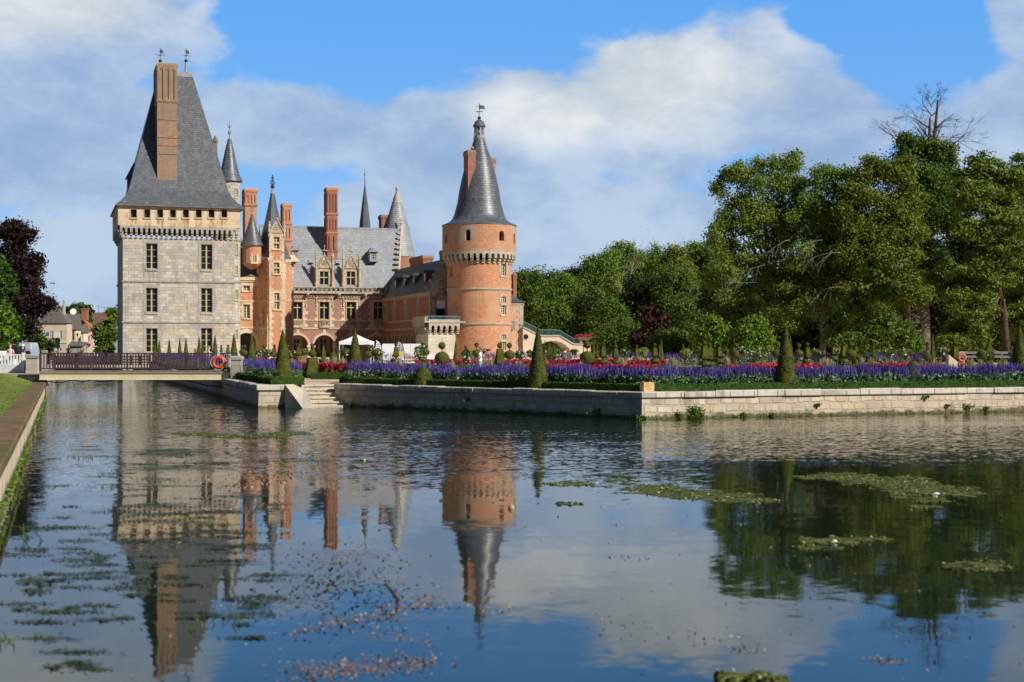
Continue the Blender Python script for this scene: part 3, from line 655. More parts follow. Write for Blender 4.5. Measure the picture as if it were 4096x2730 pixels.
# carved portal at the foot of the left facet
mb = MB(); q0 = LL*.08; q1 = LL*.94; zc1 = Z(1345, pL[0], 10)
mb.fbox(fL, q0, q0+.2, G0, zc1+1.9, -.16, .02); mb.fbox(fL, q1-.2, q1, G0, zc1+1.9, -.16, .02); mb.fbox(fL, q0+.2, q1-.2, zc1+.9, zc1+1.1, -.08, .02)
for s in (q0+.1, q1-.1): mb.fbox(fL, s-.04, s+.04, zc1+1.9, zc1+2.5, -.12, -.04)
mid = (q0+q1)/2
for sg in (-1, 1): mb.tube([fL(mid+sg*x, z, -.08) for x, z in ((q1/2-.3, 2.0), (q1/2-.3, zc1-.5), (q1/2-.45, zc1+.1), (.25, zc1+.7), (.06, zc1+1.4), (0, zc1+2.1))], .06, 5)
mb.tube([fL(mid, z, -.1) for z in (zc1+2.0, zc1+3.3)], .06, 5); mb.fbox(fL, mid-.3, mid+.3, zc1+2.3, zc1+2.5, -.14, -.06)
panel(mb, lambda s, z, d: fL(s, z, d-.05), q0+.2, q1-.2, 1.0, zc1+.9, [(mid-.55, mid+.55, 1.0, zc1+.45, 'pointed')], .05)
mb.build('portal', [CARVED], stt)

# ================================================================== MAIN WING
bm = 15.0; fm = front(bm); m0, m1 = pR[0]-.1, A(1550, bm)
zbal = Z(1176, 24, bm)
ctr = [1190.5, 1297.5, 1405, 1513]
wm = []
for c in ctr: wm.append(az(c-18.5, c+19, 1208.5, 1278, bm))
ac = [(A(c-41, bm), A(c+41, bm), 1.0, Z(1341, 20, bm), 'arch') for c in (1191, 1297.5, 1406, 1507)]
mb = MB(); panel(mb, fm, m0, m1, G0, zbal, wm, .3, 0, 1) if False else None
zar = Z(1341, 20, bm)+.02
panel(mb, fm, m0, m1, zar, zbal, wm, .3, 0, 1)
panel(mb, fm, m0, m1, G0, zar, ac, .5, 0, 1)
mw = mb.build('main_wing', [DIAPER, CREAM], castle, label='long main wing of diapered brick above four round arches')
for h in wm: window(mw, fm, h, .28, 2, 1, GOLDW, .05, .05, GLASS, trans=.68, mull=.09)
mb = MB()
for h in wm:
    for sg in (0, 1):
        x = h[0]+.12 if sg == 0 else h[1]-.12; n = 7; zt_, zb_ = h[3]-.1, h[2]+.1; k = -1 if sg else 1
        for i in range(n):
            x0, x1 = x+k*.06*i, x+k*.06*(i+1); dd = .33+.03*(i % 2); lean = k*.28
            mb.quad(fm(x0, zt_, dd), fm(x1, zt_, .36-.03*(i % 2)), fm(x1-lean*(i/n), zb_, .36-.03*(i % 2)), fm(x0-lean*(i/n), zb_, dd))
mb.build('curtain', [CURT], mw)
# gallery behind the arches
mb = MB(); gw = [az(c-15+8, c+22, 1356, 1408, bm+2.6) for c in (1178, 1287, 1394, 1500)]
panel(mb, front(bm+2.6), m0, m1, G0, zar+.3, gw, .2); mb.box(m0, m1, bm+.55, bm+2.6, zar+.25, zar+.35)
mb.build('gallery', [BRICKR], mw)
for h in gw: window(mw, front(bm+2.6), h, .18, 2, 1, GOLDW, .06, .08, GLASS, trans=.62)
mb = MB()
surrounds(mw, front(bm+2.6), gw, CREAM, .3, .05)
for h in ac:
    c_ = (h[0]+h[1])/2; rr = (h[1]-h[0])/2; zs_ = h[3]-rr
    n = 16
    for k in range(n):
        t0, t1 = math.pi*k/n, math.pi*(k+1)/n; q = []
        for r_ in (rr+.005, rr+.26):
            q.append([(c_-r_*math.cos(t), zs_+r_*math.sin(t)) for t in (t0, t1)])
        (p0, p1), (p2, p3) = q
        mb.hexa([(p0[0], bm-.06, p0[1]), (p1[0], bm-.06, p1[1]), (p1[0], bm+.03, p1[1]), (p0[0], bm+.03, p0[1]), (p2[0], bm-.06, p2[1]), (p3[0], bm-.06, p3[1]), (p3[0], bm+.03, p3[1]), (p2[0], bm+.03, p2[1])])
    mb.fbox(fm, c_-.16, c_+.16, h[3]+.24, h[3]+.75, -.07, .02)
for i in range(3):
    x0, x1 = ac[i][1], ac[i+1][0]; zs_ = ac[i][3]-(ac[i][1]-ac[i][0])/2
    mb.fbox(fm, x0-.12, x1+.12, zs_-.25, zs_, -.14, .5); mb.fbox(fm, x0-.02, x1+.02, G0, zs_-.25, -.04, .52); mb.fbox(fm, x0-.14, x1+.14, G0, 1.9, -.12, .56)
for q, h_, p_ in ((1314, .16, .14), (1281, .1, .08)): course(mb, fm, m0, m1, Z(q, 20, bm), h_, p_)
for h in wm:
    for x, sg in ((h[0]-.02, -1), (h[1]+.02, 1)):
        quoins(mb, fm, x, Z(1310, 20, bm), h[3]+.1, sg, .34, .04, 0, .38)
        mb.fbox(fm, min(x, x+sg*.1), max(x, x+sg*.1), h[2], h[3]+.25, -.12, -.04)
    mb.fbox(fm, h[0]-.3, h[1]+.3, h[3]+.02, h[3]+.2, -.15, .02)
mb.build('stone_trim', [CREAM], mw)
for h in wm:        # cusped hoods, balconies
    mb = MB()
    for k in range(6):
        x = h[0]-.35+(h[1]-h[0]+.7)*k/6; dx = (h[1]-h[0]+.7)/6
        mb.tube([fm(x+dx*t, h[3]+.35+.3*math.sin(math.pi*t), -.1) for t in (0, .25, .5, .75, 1)], .035, 4); mb.tube([fm(x+dx*t, h[3]+.62-.25*math.sin(math.pi*t), -.08) for t in (0, .5, 1)], .03, 4)
    mb.fbox(fm, h[0]-.4, h[1]+.4, h[3]+.66, h[3]+.74, -.16, .02)
    for sg in (h[0]-.4, h[1]+.4): mb.fbox(fm, sg-.06, sg+.06, h[3]-.4, h[3]+.7, -.12, .02); mb.ball(fm(sg, h[3]-.45, -.1), .12, 8)
    z0_, z1_ = Z(1301, 20, bm), Z(1280.5, 20, bm)
    mb.fbox(fm, h[0]-.08, h[1]+.08, z1_-.07, z1_, -.3, .02); mb.fbox(fm, h[0]-.08, h[1]+.08, z0_-.3, z0_, -.3, .02)
    for k in range(5):
        x = h[0]-.04+(h[1]-h[0]+.08)*k/4; mb.fbox(fm, x-.03, x+.03, z0_, z1_-.07, -.28, -.2)
        if k < 4:
            dx = (h[1]-h[0]+.08)/4
            for s_ in (0, 1): mb.tube([fm(x+dx*(t if s_ else 1-t), z0_+(z1_-z0_)*t, -.24) for t in (0, .5, 1)], .03, 4)
    mb.build('carved_balcony', [CARVED], mw)
mb = MB(); L0, L1 = m0+.05, A(1549, bm); zq0, zq1 = Z(1174, 24, bm), Z(1149, 24, bm)
mb.fbox(fm, L0, L1, zq1-.1, zq1, -.45, -.2); mb.fbox(fm, L0, L1, zq0-.05, zq0+.06, -.5, .1)
n = 22
for k in range(n):
    x = L0+(L1-L0)*k/n; dx = (L1-L0)/n; hh = zq1-zq0-.16
    for s_ in (0, 1):
        mb.tube([fm(x+dx*(t if s_ else 1-t), zq0+.06+hh*(.5-.5*math.cos(math.pi*t)), -.33) for t in (0, .2, .4, .6, .8, 1)], .05, 5)
    mb.tube([fm(x+dx*(.5+.28*math.cos(t)), zq0+.06+hh*(.74+.16*math.sin(t)), -.33) for t in [j*math.pi/3 for j in range(7)]], .03, 4)
    mb.tube([fm(x+dx*(.5+.2*math.cos(t)), zq0+.06+hh*(.22+.14*math.sin(t)), -.33) for t in [j*math.pi/3 for j in range(7)]], .03, 4)
mb.build('balustrade', [CARVED], mw, label='pierced stone balustrade along the foot of the roof')
mb = MB()
mb.fbox(fm, L0, L1, zbal-.02, zbal+.12, -.38, .02); mb.fbox(fm, L0, L1, zbal-.5, zbal-.42, -.12, .02)
for k in range(70): x = L0+(L1-L0)*(k+.5)/70; mb.fbox(fm, x-.07, x+.07, zbal-.36+.1*(k % 2), zbal-.2+.1*(k % 2), -.2, .02)
for p in (1228, 1353, 1458): a_ = A(p, bm); mb.ball(fm(a_, zbal-.05, -.5), .22, 8); mb.tube([fm(a_, zbal-.3, 0), fm(a_, zbal-.05, -.6)], .16, 6)
mb.build('cornice', [CARVED], mw)
# main roof
zr0 = Z(1150, 24, 15.3); br = 19.8; zrt = Z(911, 24, br); r0, r1 = A(1036, br), A(1597, br)
mb = MB()
mb.loft([[(m0-2, bm+.1, zr0-.1), (m1+1.2, bm+.1, zr0-.1), (m1+1.2, 24.6, zr0-.1), (m0-2, 24.6, zr0-.1)], [(m0-2, bm+.6, zr0+.6), (m1+1.2, bm+.6, zr0+.6), (m1+1.2, 24.1, zr0+.6), (m0-2, 24.1, zr0+.6)], [(r0, br, zrt), (r1, br, zrt), (r1, br+.1, zrt), (r0, br+.1, zrt)]])
mb.build('roof', [SLATEL], mw)
mb = MB(); mb.box(r0, r1, br-.1, br+.2, zrt-.1, zrt+.12); mb.build('ridge_cap', [LEAD], mw)
mb = MB()        # right gable coping with crockets
pa, pb = Vector((A(1604, 20), 20, Z(908, r1, 20))), Vector((m1+1.6, bm+1.0, Z(1085, m1, 16)))
mb.tube([pa, pb], [.16, .2], 4)
for k in range(9): p = pa.lerp(pb, (k+.5)/9); mb.box(p.x-.42, p.x-.05, p.y-.1, p.y+.1, p.z, p.z+.3)
mb.build('gable_coping', [PALE], mw); finial(mw, pa.x, pa.y, pa.z-.1, Z(865, r1, 20)-pa.z, .9, PALE)
chimney(mw, A(1309, 17.3), A(1350, 17.3), 17.3, 18.9, Z(1040, 24, 17.3), Z(748, 24, 17.3), [Z(857, 24, 17.3), Z(933, 24, 17.3)], [(Z(848, 24, 17.3), Z(775, 24, 17.3), 3), (Z(922, 24, 17.3), Z(876, 24, 17.3), 3)], BRICKR, BRICK, 'tall fluted orange brick chimney rising from the main roof')
mb = MB(); zz = Z(1004, 24, 17.3); mb.box(A(1308, 17.3)-.08, A(1351, 17.3)+.08, 17.2, 19, zz-.08, zz+.08)
for i in range(2):
    for j in range(6): x = A(1321+i*19, 17.3); z = Z(995-j*9.5, 24, 17.3); mb.box(x-.13, x+.13, 17.16, 17.3, z-.13, z+.13)
mb.build('brick_ornament', [BRICKR], mw)
chimney(mw, A(1526, 22), A(1553, 22), 22, 23.5, zrt-4, Z(857, 30, 22), [], [], BRICKR, BRICKW)
# gothic dormers
for i, (pl, pr_, wl_, wr_) in enumerate(((1258, 1337, 1279, 1314), (1365.5, 1444, 1386.5, 1421))):
    bd = 15.25; fd = front(bd); a0_, a1_ = A(pl, bd), A(pr_, bd); mid = (a0_+a1_)/2; h = az(wl_, wr_, 1086, 1146, bd); zto = Z(1073, 24, bd)
    mb = MB(); panel(mb, fd, a0_+.15, a1_-.15, zr0-.3, zto, [h], .3)
    for s in (a0_+.15, a1_-.15): mb.quad((s, bd, zr0-.3), (s, bd+3, zr0-.3), (s, bd+3, zto), (s, bd, zto))
    zgt = Z(1026, 24, bd); ow = (h[1]-h[0])/2+.25
    pts = [(-ow, zto), (-ow*.62, zto+.45), (-ow*.32, zto+.95), (-.1, zgt), (.1, zgt), (ow*.32, zto+.95), (ow*.62, zto+.45), (ow, zto)]
    vs = [(mid+x, bd-.12, z) for x, z in pts]+[(mid+x, bd+.1, z) for x, z in pts]; n = len(pts)
    mb.add(vs, [tuple(range(n)), tuple(range(2*n-1, n-1, -1))]+[(k, n+k, n+(k+1) % n, (k+1) % n) for k in range(n)])
    dm = mb.build('gothic_dormer', [CARVED], mw, label='carved stone dormer with pinnacles, '+('nearer the stair tower' if i == 0 else 'farther from the stair tower'))
    # the tracery and openings
    mb = MB()
    for sg in (-1, 1):
        x_ = a0_ if sg < 0 else a1_
        x_ += -sg*.2; mb.lathe(x_, bd-.1, [(.24, zr0-.3), (.24, zr0+.5), (.17, zr0+.6), (.17, zto-.2), (.22, zto-.1), (.13, zto+.1), (.13, zto+1.0), (.18, zto+1.1), (.04, Z(1009, 24, bd)), (.08, Z(1008, 24, bd)), (.01, Z(1004, 24, bd))], 6)
        for k in range(5): zz = zto+.1+k*.34; mb.box(x_-.2, x_+.2, bd-.16, bd-.04, zz, zz+.1)
        mb.tube([(mid+sg*x, bd-.16, z) for x, z in ((ow, zto), (ow*.66, zto+.5), (ow*.34, zto+1.0), (.08, zgt+.05))], .07, 5)
        zc_ = Z(1043, 24, bd)
        mb.tube([(x_, bd, zc_), (mid, bd, zc_+.02)], .06, 4)
        for k in range(4):
            xx = x_+(mid-x_)*(k+.7)/4.8; mb.tube([(xx, bd, zto+.2), (xx, bd, zc_+.25)], .035, 4)
        for k in range(3):
            t = (k+.5)/3; px_, pz_ = mid+sg*(ow*(1-t)*.95), zto+(zgt-zto)*t; mb.ball((px_+sg*.12, bd-.15, pz_+.05), .11, 6)
    mb.lathe(mid, bd, [(.1, zgt-.05), (.2, zgt+.08), (.06, zgt+.2), (.05, Z(1005, 24, bd)), (.3, Z(1004, 24, bd)), (.3, Z(1002, 24, bd)), (.05, Z(1001, 24, bd)), (.04, Z(988, 24, bd)), (.11, Z(986, 24, bd)), (.02, Z(981, 24, bd))], 6)
    mb.tube([(mid-.38, bd, Z(1003, 24, bd)), (mid+.38, bd, Z(1003, 24, bd))], .07, 5)
    mb.tube([(mid+.3*math.cos(t), bd-.16, zto+.62+.3*math.sin(t)) for t in [j*math.pi/6 for j in range(13)]], .04, 4)
    for k in range(6): t = k*math.pi/3; mb.tube([(mid, bd-.16, zto+.62), (mid+.28*math.cos(t), bd-.16, zto+.62+.28*math.sin(t))], .03, 4)
    mb.build('tracery', [CARVED], dm)
    mb = MB(); mb.loft([[(a0_+.2, bd+.1, zto-.05), (a1_-.2, bd+.1, zto-.05), (a1_-.2, bd+4, zto-.05), (a0_+.2, bd+4, zto-.05)], [(mid-.05, bd+.1, zgt-.6), (mid+.05, bd+.1, zgt-.6), (mid+.05, bd+4.5, zgt-.6), (mid-.05, bd+4.5, zgt-.6)]]); mb.build('dormer_roof', [SLATEL], dm)
    window(dm, fd, h, .2, 2, 1, GOLDW, .05, .05, GLASS, trans=.6, mull=.09)
# slate lucarnes
for i, (p0_, p1_) in enumerate(((1169, 1192), (1481, 1508))):
    q_a, q_w0, q_w1 = 984, 1007, 1037; bd = 16.4; fd = front(bd); a0_, a1_ = A(p0_, bd), A(p1_, bd); mid = (a0_+a1_)/2
    h = (a0_+.1, a1_-.1, Z(q_w1, 24, bd), Z(q_w0+2, 24, bd)); mb = MB()
    panel(mb, fd, a0_-.05, a1_+.05, Z(1044, 24, bd), Z(1004, 24, bd), [h], .12)
    for s in (a0_-.05, a1_+.05): mb.quad((s, bd, h[2]-.3), (s, bd+3.2, h[2]-.3), (s, bd+3.2, h[3]+.15), (s, bd, h[3]+.15))
    lu = mb.build('lucarne', [LEAD], mw); window(lu, fd, h, .1, 3, 4, CREAMW, .05, .05)
    mb = MB(); zt_ = h[3]+.12; mb.loft([[(a0_-.25, bd-.2, zt_), (a1_+.25, bd-.2, zt_), (a1_+.25, bd+3, zt_), (a0_-.25, bd+3, zt_)], [(mid-.02, bd+.9, Z(q_a, 24, bd)), (mid+.02, bd+.9, Z(q_a, 24, bd)), (mid+.02, bd+3, Z(q_a, 24, bd)), (mid-.02, bd+3, Z(q_a, 24, bd))]]); mb.build('lucarne_roof', [SLATEL], lu)
# round tower with a pale cone behind the gable
bc = 22; ccx = A(1588, bc); zap = Z(775, ccx, bc); mb = MB()
mb.lathe(ccx, bc, [(2.3, Z(1030, ccx, bc)), (1.52, Z(911, ccx, bc)), (.62, Z(812, ccx, bc)), (.5, Z(806, ccx, bc))], 32, 0)
bt_ = mb.build('rear_tower', [SLATEL], castle, smooth=40, label='round rear tower with a pale lead-grey cone behind the gable')
mb = MB(); mb.lathe(ccx, bc, [(2.2, G0), (2.2, Z(1030, ccx, bc))], 32); mb.build('tower_wall', [BRICKR], bt_, smooth=40)
mb = MB(); mb.lathe(ccx, bc, [(.64, Z(812, ccx, bc)), (.5, Z(800, ccx, bc)), (.52, Z(797, ccx, bc)), (.22, zap), (.16, Z(763, ccx, bc)), (.2, Z(762, ccx, bc)), (.12, Z(760, ccx, bc))], 16)
mb.ball((ccx, bc, Z(755, ccx, bc)), .22, 12); mb.build('finial', [PALE], bt_, smooth=40)

# ================================================================== RIGHT WING (runs towards the water)
aw = A(1534, bm); bg = B(1720, aw); fw_ = leftf(aw); ze = Z(1166, aw, bg); zrg = 12.06; rw = 2.15
wn = []
for c in (138, 245, 385, 545): bb = B(1500+c/3.136, aw); wn.append((bb-.42, bb+.42, Z(1000+870/3.136, aw, B(1674, aw))-.0, ze-.95))
ar7 = []
for c in (137, 187, 252, 320, 392, 470, 548):
    bb = B(1500+c/3.136, aw); ar7.append(bb)
ar7h = [(bb-.62, bb+.62, 1.0, 4.05, 'pointed') for bb in [ar7[0]-(ar7[0]-ar7[-1])/6*k*1.0 for k in range(7)]]
mb = MB(); zs1 = Z(1315, aw, B(1650, aw)); zs2 = Z(1282, aw, B(1650, aw))
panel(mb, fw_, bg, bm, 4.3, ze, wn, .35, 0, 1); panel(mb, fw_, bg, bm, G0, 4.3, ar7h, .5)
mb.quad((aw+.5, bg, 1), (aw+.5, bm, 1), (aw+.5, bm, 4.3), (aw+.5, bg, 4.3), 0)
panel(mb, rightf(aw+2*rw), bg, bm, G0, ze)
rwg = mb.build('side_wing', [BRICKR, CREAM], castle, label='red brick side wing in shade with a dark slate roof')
for h in wn: window(rwg, fw_, h, .3, 2, 1, GOLDW, .06, .07, GLASS, trans=.6)
mb = MB()
surrounds(rwg, fw_, wn, CARVED, .28, .05)
for zz in (zs1, zs2): course(mb, fw_, bg, bm, zz, .16, .12)
course(mb, fw_, bg, bm, ze-.15, .3, .2); quoins(mb, fw_, bg, 4, ze, 1, .2)
for h in ar7h:
    pts = arc_pts(h, 12); c_ = (h[0]+h[1])/2
    mb.tube([fw_(c_+(x-c_)*1.12, z+.05, -.03) for x, z in pts], .1, 5)
    mb.fbox(fw_, h[0]-.14, h[0]-.005, 1, pts[0][1], -.06, .3); mb.fbox(fw_, h[1]+.005, h[1]+.14, 1, pts[0][1], -.06, .3)
mb.build('stone_trim', [CARVED], rwg)
mb = MB(); gr = .5
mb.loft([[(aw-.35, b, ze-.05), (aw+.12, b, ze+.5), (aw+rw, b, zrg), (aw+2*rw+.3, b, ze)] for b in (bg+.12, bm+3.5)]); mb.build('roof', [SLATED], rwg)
for c0, c1, q0, q1 in ((265, 325, 350, 460), (370, 445, 325, 440), (485, 570, 300, 420), (620, 715, 265, 390)):
    px_ = 1500+(c0+c1)/2/3.136; pz_ = 1000+(q0+25)/3.136; aa = aw+.75; bb = B(px_, aa); zt_ = Z(pz_, aa, bb); mb = MB()
    mb.box(aa-.35, aa+1.3, bb-.38, bb+.38, zt_-1.0, zt_, 0); mb.box(aa-.39, aa-.34, bb-.26, bb+.26, zt_-.85, zt_-.12, 1)
    mb.hexa([(aa-.6, bb-.55, zt_), (aa-.6, bb+.55, zt_), (aa+1.4, bb+.55, zt_+.05), (aa+1.4, bb-.55, zt_+.05), (aa-.5, bb-.1, zt_+.28), (aa-.5, bb+.1, zt_+.28), (aa+1.4, bb+.1, zt_+.33), (aa+1.4, bb-.1, zt_+.33)], 0)
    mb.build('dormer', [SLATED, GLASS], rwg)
ar = aw+rw+.2
bb0, bb1 = B(1640, ar), B(1693, ar); chimney(rwg, ar, ar+1.1, min(bb0, bb1), max(bb0, bb1), ze, Z(1021, ar, bb1), [], [], BRICKR, BRICKW, None, 'l')
bb0, bb1 = B(1758, ar), B(1770, ar); chimney(rwg, ar, ar+.7, min(bb0, bb1), max(bb0, bb1), ze, Z(1001, ar, bb1), [], [], BRICKR, BRICKR, None, 'l', .05)
# gable wall with crockets and door onto the balcony
fg = front(bg); gd = az(1745.5, 1782, 1201, 1285, bg); rtc = w2c(wx(1917, 148), 148)
mb = MB(); aE = aw+2*rw+.2
panel(mb, fg, aw, aE, G0, ze, [gd], .5)
mb.add([(aw-.2, bg-.02, ze), (aE, bg-.02, ze), (aE, bg-.02, zrg+.3), (aw+rw, bg-.02, zrg+.3), (aw-.2, bg+.35, ze), (aE, bg+.35, ze), (aE, bg+.35, zrg+.3), (aw+rw, bg+.35, zrg+.3)], [(0, 1, 2, 3), (7, 6, 5, 4), (3, 2, 6, 7), (0, 3, 7, 4)])
p0_, p1_ = Vector((aw-.3, bg, ze+.05)), Vector((aw+rw, bg, zrg+.45)); mb.tube([p0_, p1_], .17, 4)
for k in range(6): p = p0_.lerp(p1_, (k+.3)/6); mb.ball((p.x-.15, bg, p.z+.25), .2, 8); mb.ball((p.x-.32, bg, p.z+.16), .12, 6)
dz = gd[3]; dm_ = (gd[0]+gd[1])/2
for sg in (-1, 1): mb.tube([fg(dm_+sg*x, z, -.12) for x, z in ((.75, gd[2]), (.75, dz-.3), (.85, dz+.1), (.5, dz+.45), (.1, dz+.85), (0, dz+1.9))], .1, 6)
for k in range(4): mb.box(dm_-.35+.06*k, dm_+.35-.06*k, bg-.25, bg-.05, dz+.9+k*.4, dz+1.1+k*.4)
mb.build('gable_wall', [mat_gen('lichened grey stone', (.36, .33, .29), (.24, .22, .19), 1.6, bump=.6, bs_=5, c3=(.14, .13, .11), s3=1.6, t3=.6)], rwg)
mb = MB(); mb.fbox(fg, gd[0], gd[1], gd[2]+(gd[3]-gd[2])*.6, gd[3]-.02, .1, .14, 0); mb.fbox(fg, gd[0], gd[1], gd[2], gd[2]+(gd[3]-gd[2])*.6, .45, .5, 1); mb.build('door_blind', [WHITE, DARK], rwg)
# balcony on corbels
bb = rtc[1]-2.2; fb = front(bb); x0_, x1_ = A(1713, bb), A(1822, bb); zp = Z(1286, x0_, bb); zl_ = Z(1330, x0_, bb)
mb = MB(); mb.box(x0_, x1_, bb, bg+.3, G0, zl_, 0); mb.box(x0_+.02, x1_+1, bb+.02, bg, zp-.22, zp-.02, 0)
blc = mb.build('balcony', [mat_block('pale balcony ashlar', (.58, .52, .42), (.66, .60, .49), (.38, .34, .28), .7, .36, .012, grime=(.28, .27, .2))], castle, label='stone balcony carried on corbels beside the round tower')
corbels(blc, fb, x0_+.1, x1_+.2, 5, zl_-.15, Z(1312, x0_, bb), .42, .85, PALE); corbels(blc, leftf(x0_), bb, bg, 8, zl_-.15, Z(1312, x0_, bb), .42, .85, ASHG)
mb = MB(); mb.box(x0_-.5, x1_+.9, bb-.5, bg+.1, zp-.14, zp); mb.box(x0_-.46, x0_-.2, bb-.4, bg, zp, Z(1266, x0_, bb)); mb.build('slab', [PALE], blc)
mb = MB(); zr_ = Z(1266, x0_, bb); e0, e1 = x0_-.3, A(1835, bb)
mb.tube([(e0, bb-.4, zr_), (e1, bb-.4, zr_)], .035, 6); mb.tube([(e0, bb-.4, zp+.1), (e1, bb-.4, zp+.1)], .025, 6)
for k in range(31): x = e0+(e1-e0)*k/30; mb.tube([(x, bb-.4, zp), (x, bb-.4, zr_)], .016 if k % 6 else .03, 4)
mb.build('railing', [TEAL], blc)

# ================================================================== ROUND TOWER
rx, ry = rtc; rs_ = 128/F*148; rg = 147.7/F*148; fs_ = cyl(rx, ry, rs_); fgl = cyl(rx, ry, rg)
dd_ = 148.0
def zq(py, off=0): return wz(py, dd_-off)
bear = math.atan2(wx(1917, 148), 148)            # the tower's bearing, to find the side that faces the camera
def arc_s(px, r):                                # arc position whose outline falls on this bearing
    t = max(-1, min(1, (px-1917)/(r/148*F))); return r*(math.asin(t)-TH-bear)
wr = []
for q0, q1 in ((1057, 1104), (1187, 1216), (1221, 1260), (1339, 1362), (1368, 1402)):
    s0 = arc_s(2004, rs_); s1 = arc_s(2023, rs_); wr.append((s0, s1, zq(q1, 2), zq(q0, 2)))
sl = (arc_s(1801, rs_), arc_s(1809, rs_), zq(1105, 1), zq(1077, 1))
zm0, zm1 = zq(1050, 3), zq(1024, 3)
mb = MB(); panel(mb, fs_, -math.pi*rs_, math.pi*rs_, G0, zm0+.2, wr+[sl], .3, 0, 1, .35)
rt_ = mb.build('round_tower', [BRICKT, CREAM], castle, smooth=25, label='stout round tower of orange brick with a bell-shaped slate cone')
for h in wr: window(rt_, fs_, h, .24, 2, 4, CREAMW, .05, .06)
mb = MB()
surrounds(rt_, fs_, wr, PALE, .17, .03, 0, True, True); surrounds(rt_, fs_, [sl], BRICKR, .1, .02)
for q in (1155, 1295): course(mb, fs_, -math.pi*rs_, math.pi*rs_, zq(q, 3), .16, .12, 0, .4)
mb.build('stone_trim', [PALE], rt_)
corbels(rt_, fs_, -math.pi*rs_, math.pi*rs_, 38, zm0-.1, zm1, rg-rs_, .45, PALE)
go = []
for p0_, p1_, q0, q1 in ((1862.5, 1882.6, 920, 965), (1995.5, 2015, 924, 964), (1781, 1790, 930, 970), (2053, 2059, 930, 970)):
    go.append((arc_s(p0_, rg), arc_s(p1_, rg), zq(q1, 3), zq(q0, 3), 'arch'))
go[2] = (go[2][0]-.0, go[2][0]+.5)+go[2][2:]; go[3] = (go[3][1]-.5, go[3][1])+go[3][2:]
zge = zq(907, 0)+.1
mb = MB(); panel(mb, fgl, -math.pi*rg, math.pi*rg, zm1+.45, zge, go, .45, 0, 0, .35)
mb.build('gallery_wall', [BRICKG], rt_, smooth=25)
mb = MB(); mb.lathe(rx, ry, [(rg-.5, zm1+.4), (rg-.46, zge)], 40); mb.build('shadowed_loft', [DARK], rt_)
prof = [(150.5, 907), (149, 903), (133, 897), (118, 889), (108, 878), (101, 862), (94, 836), (88, 815), (80.5, 764), (69, 711), (47, 630), (33.5, 600), (25, 571), (21.5, 560)]
mb = MB(); mb.lathe(rx, ry, [(p/F*148, zq(q)) for p, q in prof], 48); mb.build('roof', [SLATE], rt_, smooth=50)
# lantern
rl = 20.5/F*148; zl0, zl1 = zq(556), zq(508)
mb = MB(); mb.lathe(rx, ry, [(rl+.04, zl0-.15), (rl+.1, zl0), (rl+.1, zl0+.12), (rl, zl0+.14)], 16)
fl = cyl(rx, ry, rl); p_ = 2*math.pi*rl/8
panel(mb, fl, -math.pi*rl, math.pi*rl, zl0+.1, zl1, [(-math.pi*rl+p_*k+.09, -math.pi*rl+p_*(k+1)-.09, zl0+.3, zl1-.08, 'arch') for k in range(8)], .1, 0, 0)
for k in range(8): pass
rd = 23.5/F*148; zd0 = zq(507); zd1 = zq(480)
mb.lathe(rx, ry, [(rd+.04, zd0-.06), (rd+.06, zd0+.04), (rd*.92, zd0+.25), (rd*.75, zd0+.5), (rd*.45, zd1-.05), (.12, zd1+.05), (.05, zq(477))], 16, 1)
mb.lathe(rx, ry, [(.05, zl0), (.05, zl1)], 6); mb.lathe(rx, ry, [(.3, zl0+.55), (.24, zl0+.7), (.16, zl0+1.0), (.04, zl0+1.1)], 12)
mb.build('lantern', [LEAD, SLATEM], rt_, smooth=30)
vane(rt_, rx, ry, zq(477), zq(417)-zq(477), .8, 1)
# its two chimneys
def chim_at(px0, px1, d, q0, q1, depth, cap, bz):
    x0 = wx(px0, d); w_ = wx(px1, d)-x0; a_, b_ = w2c(x0, d)
    return chimney(rt_, a_, a_+w_*.85, b_, b_+depth, zq(q1, 148-d)-.3, zq(q0, 148-d), [], [], BRICKR if bz else BRICK, cap, None, '', .06)
chim_at(1872, 1909, 146.2, 600, 765, 1.6, BRICKW, 1); chim_at(1966, 1986, 149.5, 632, 722, .9, BRICKW, 0)
mb = MB(); mb.lathe(*w2c(wx(1889, 146.5), 146.8), [(.14, zq(602)), (.16, zq(597)), (.1, zq(594))], 8); mb.build('chimney_pot', [BRICK], rt_)

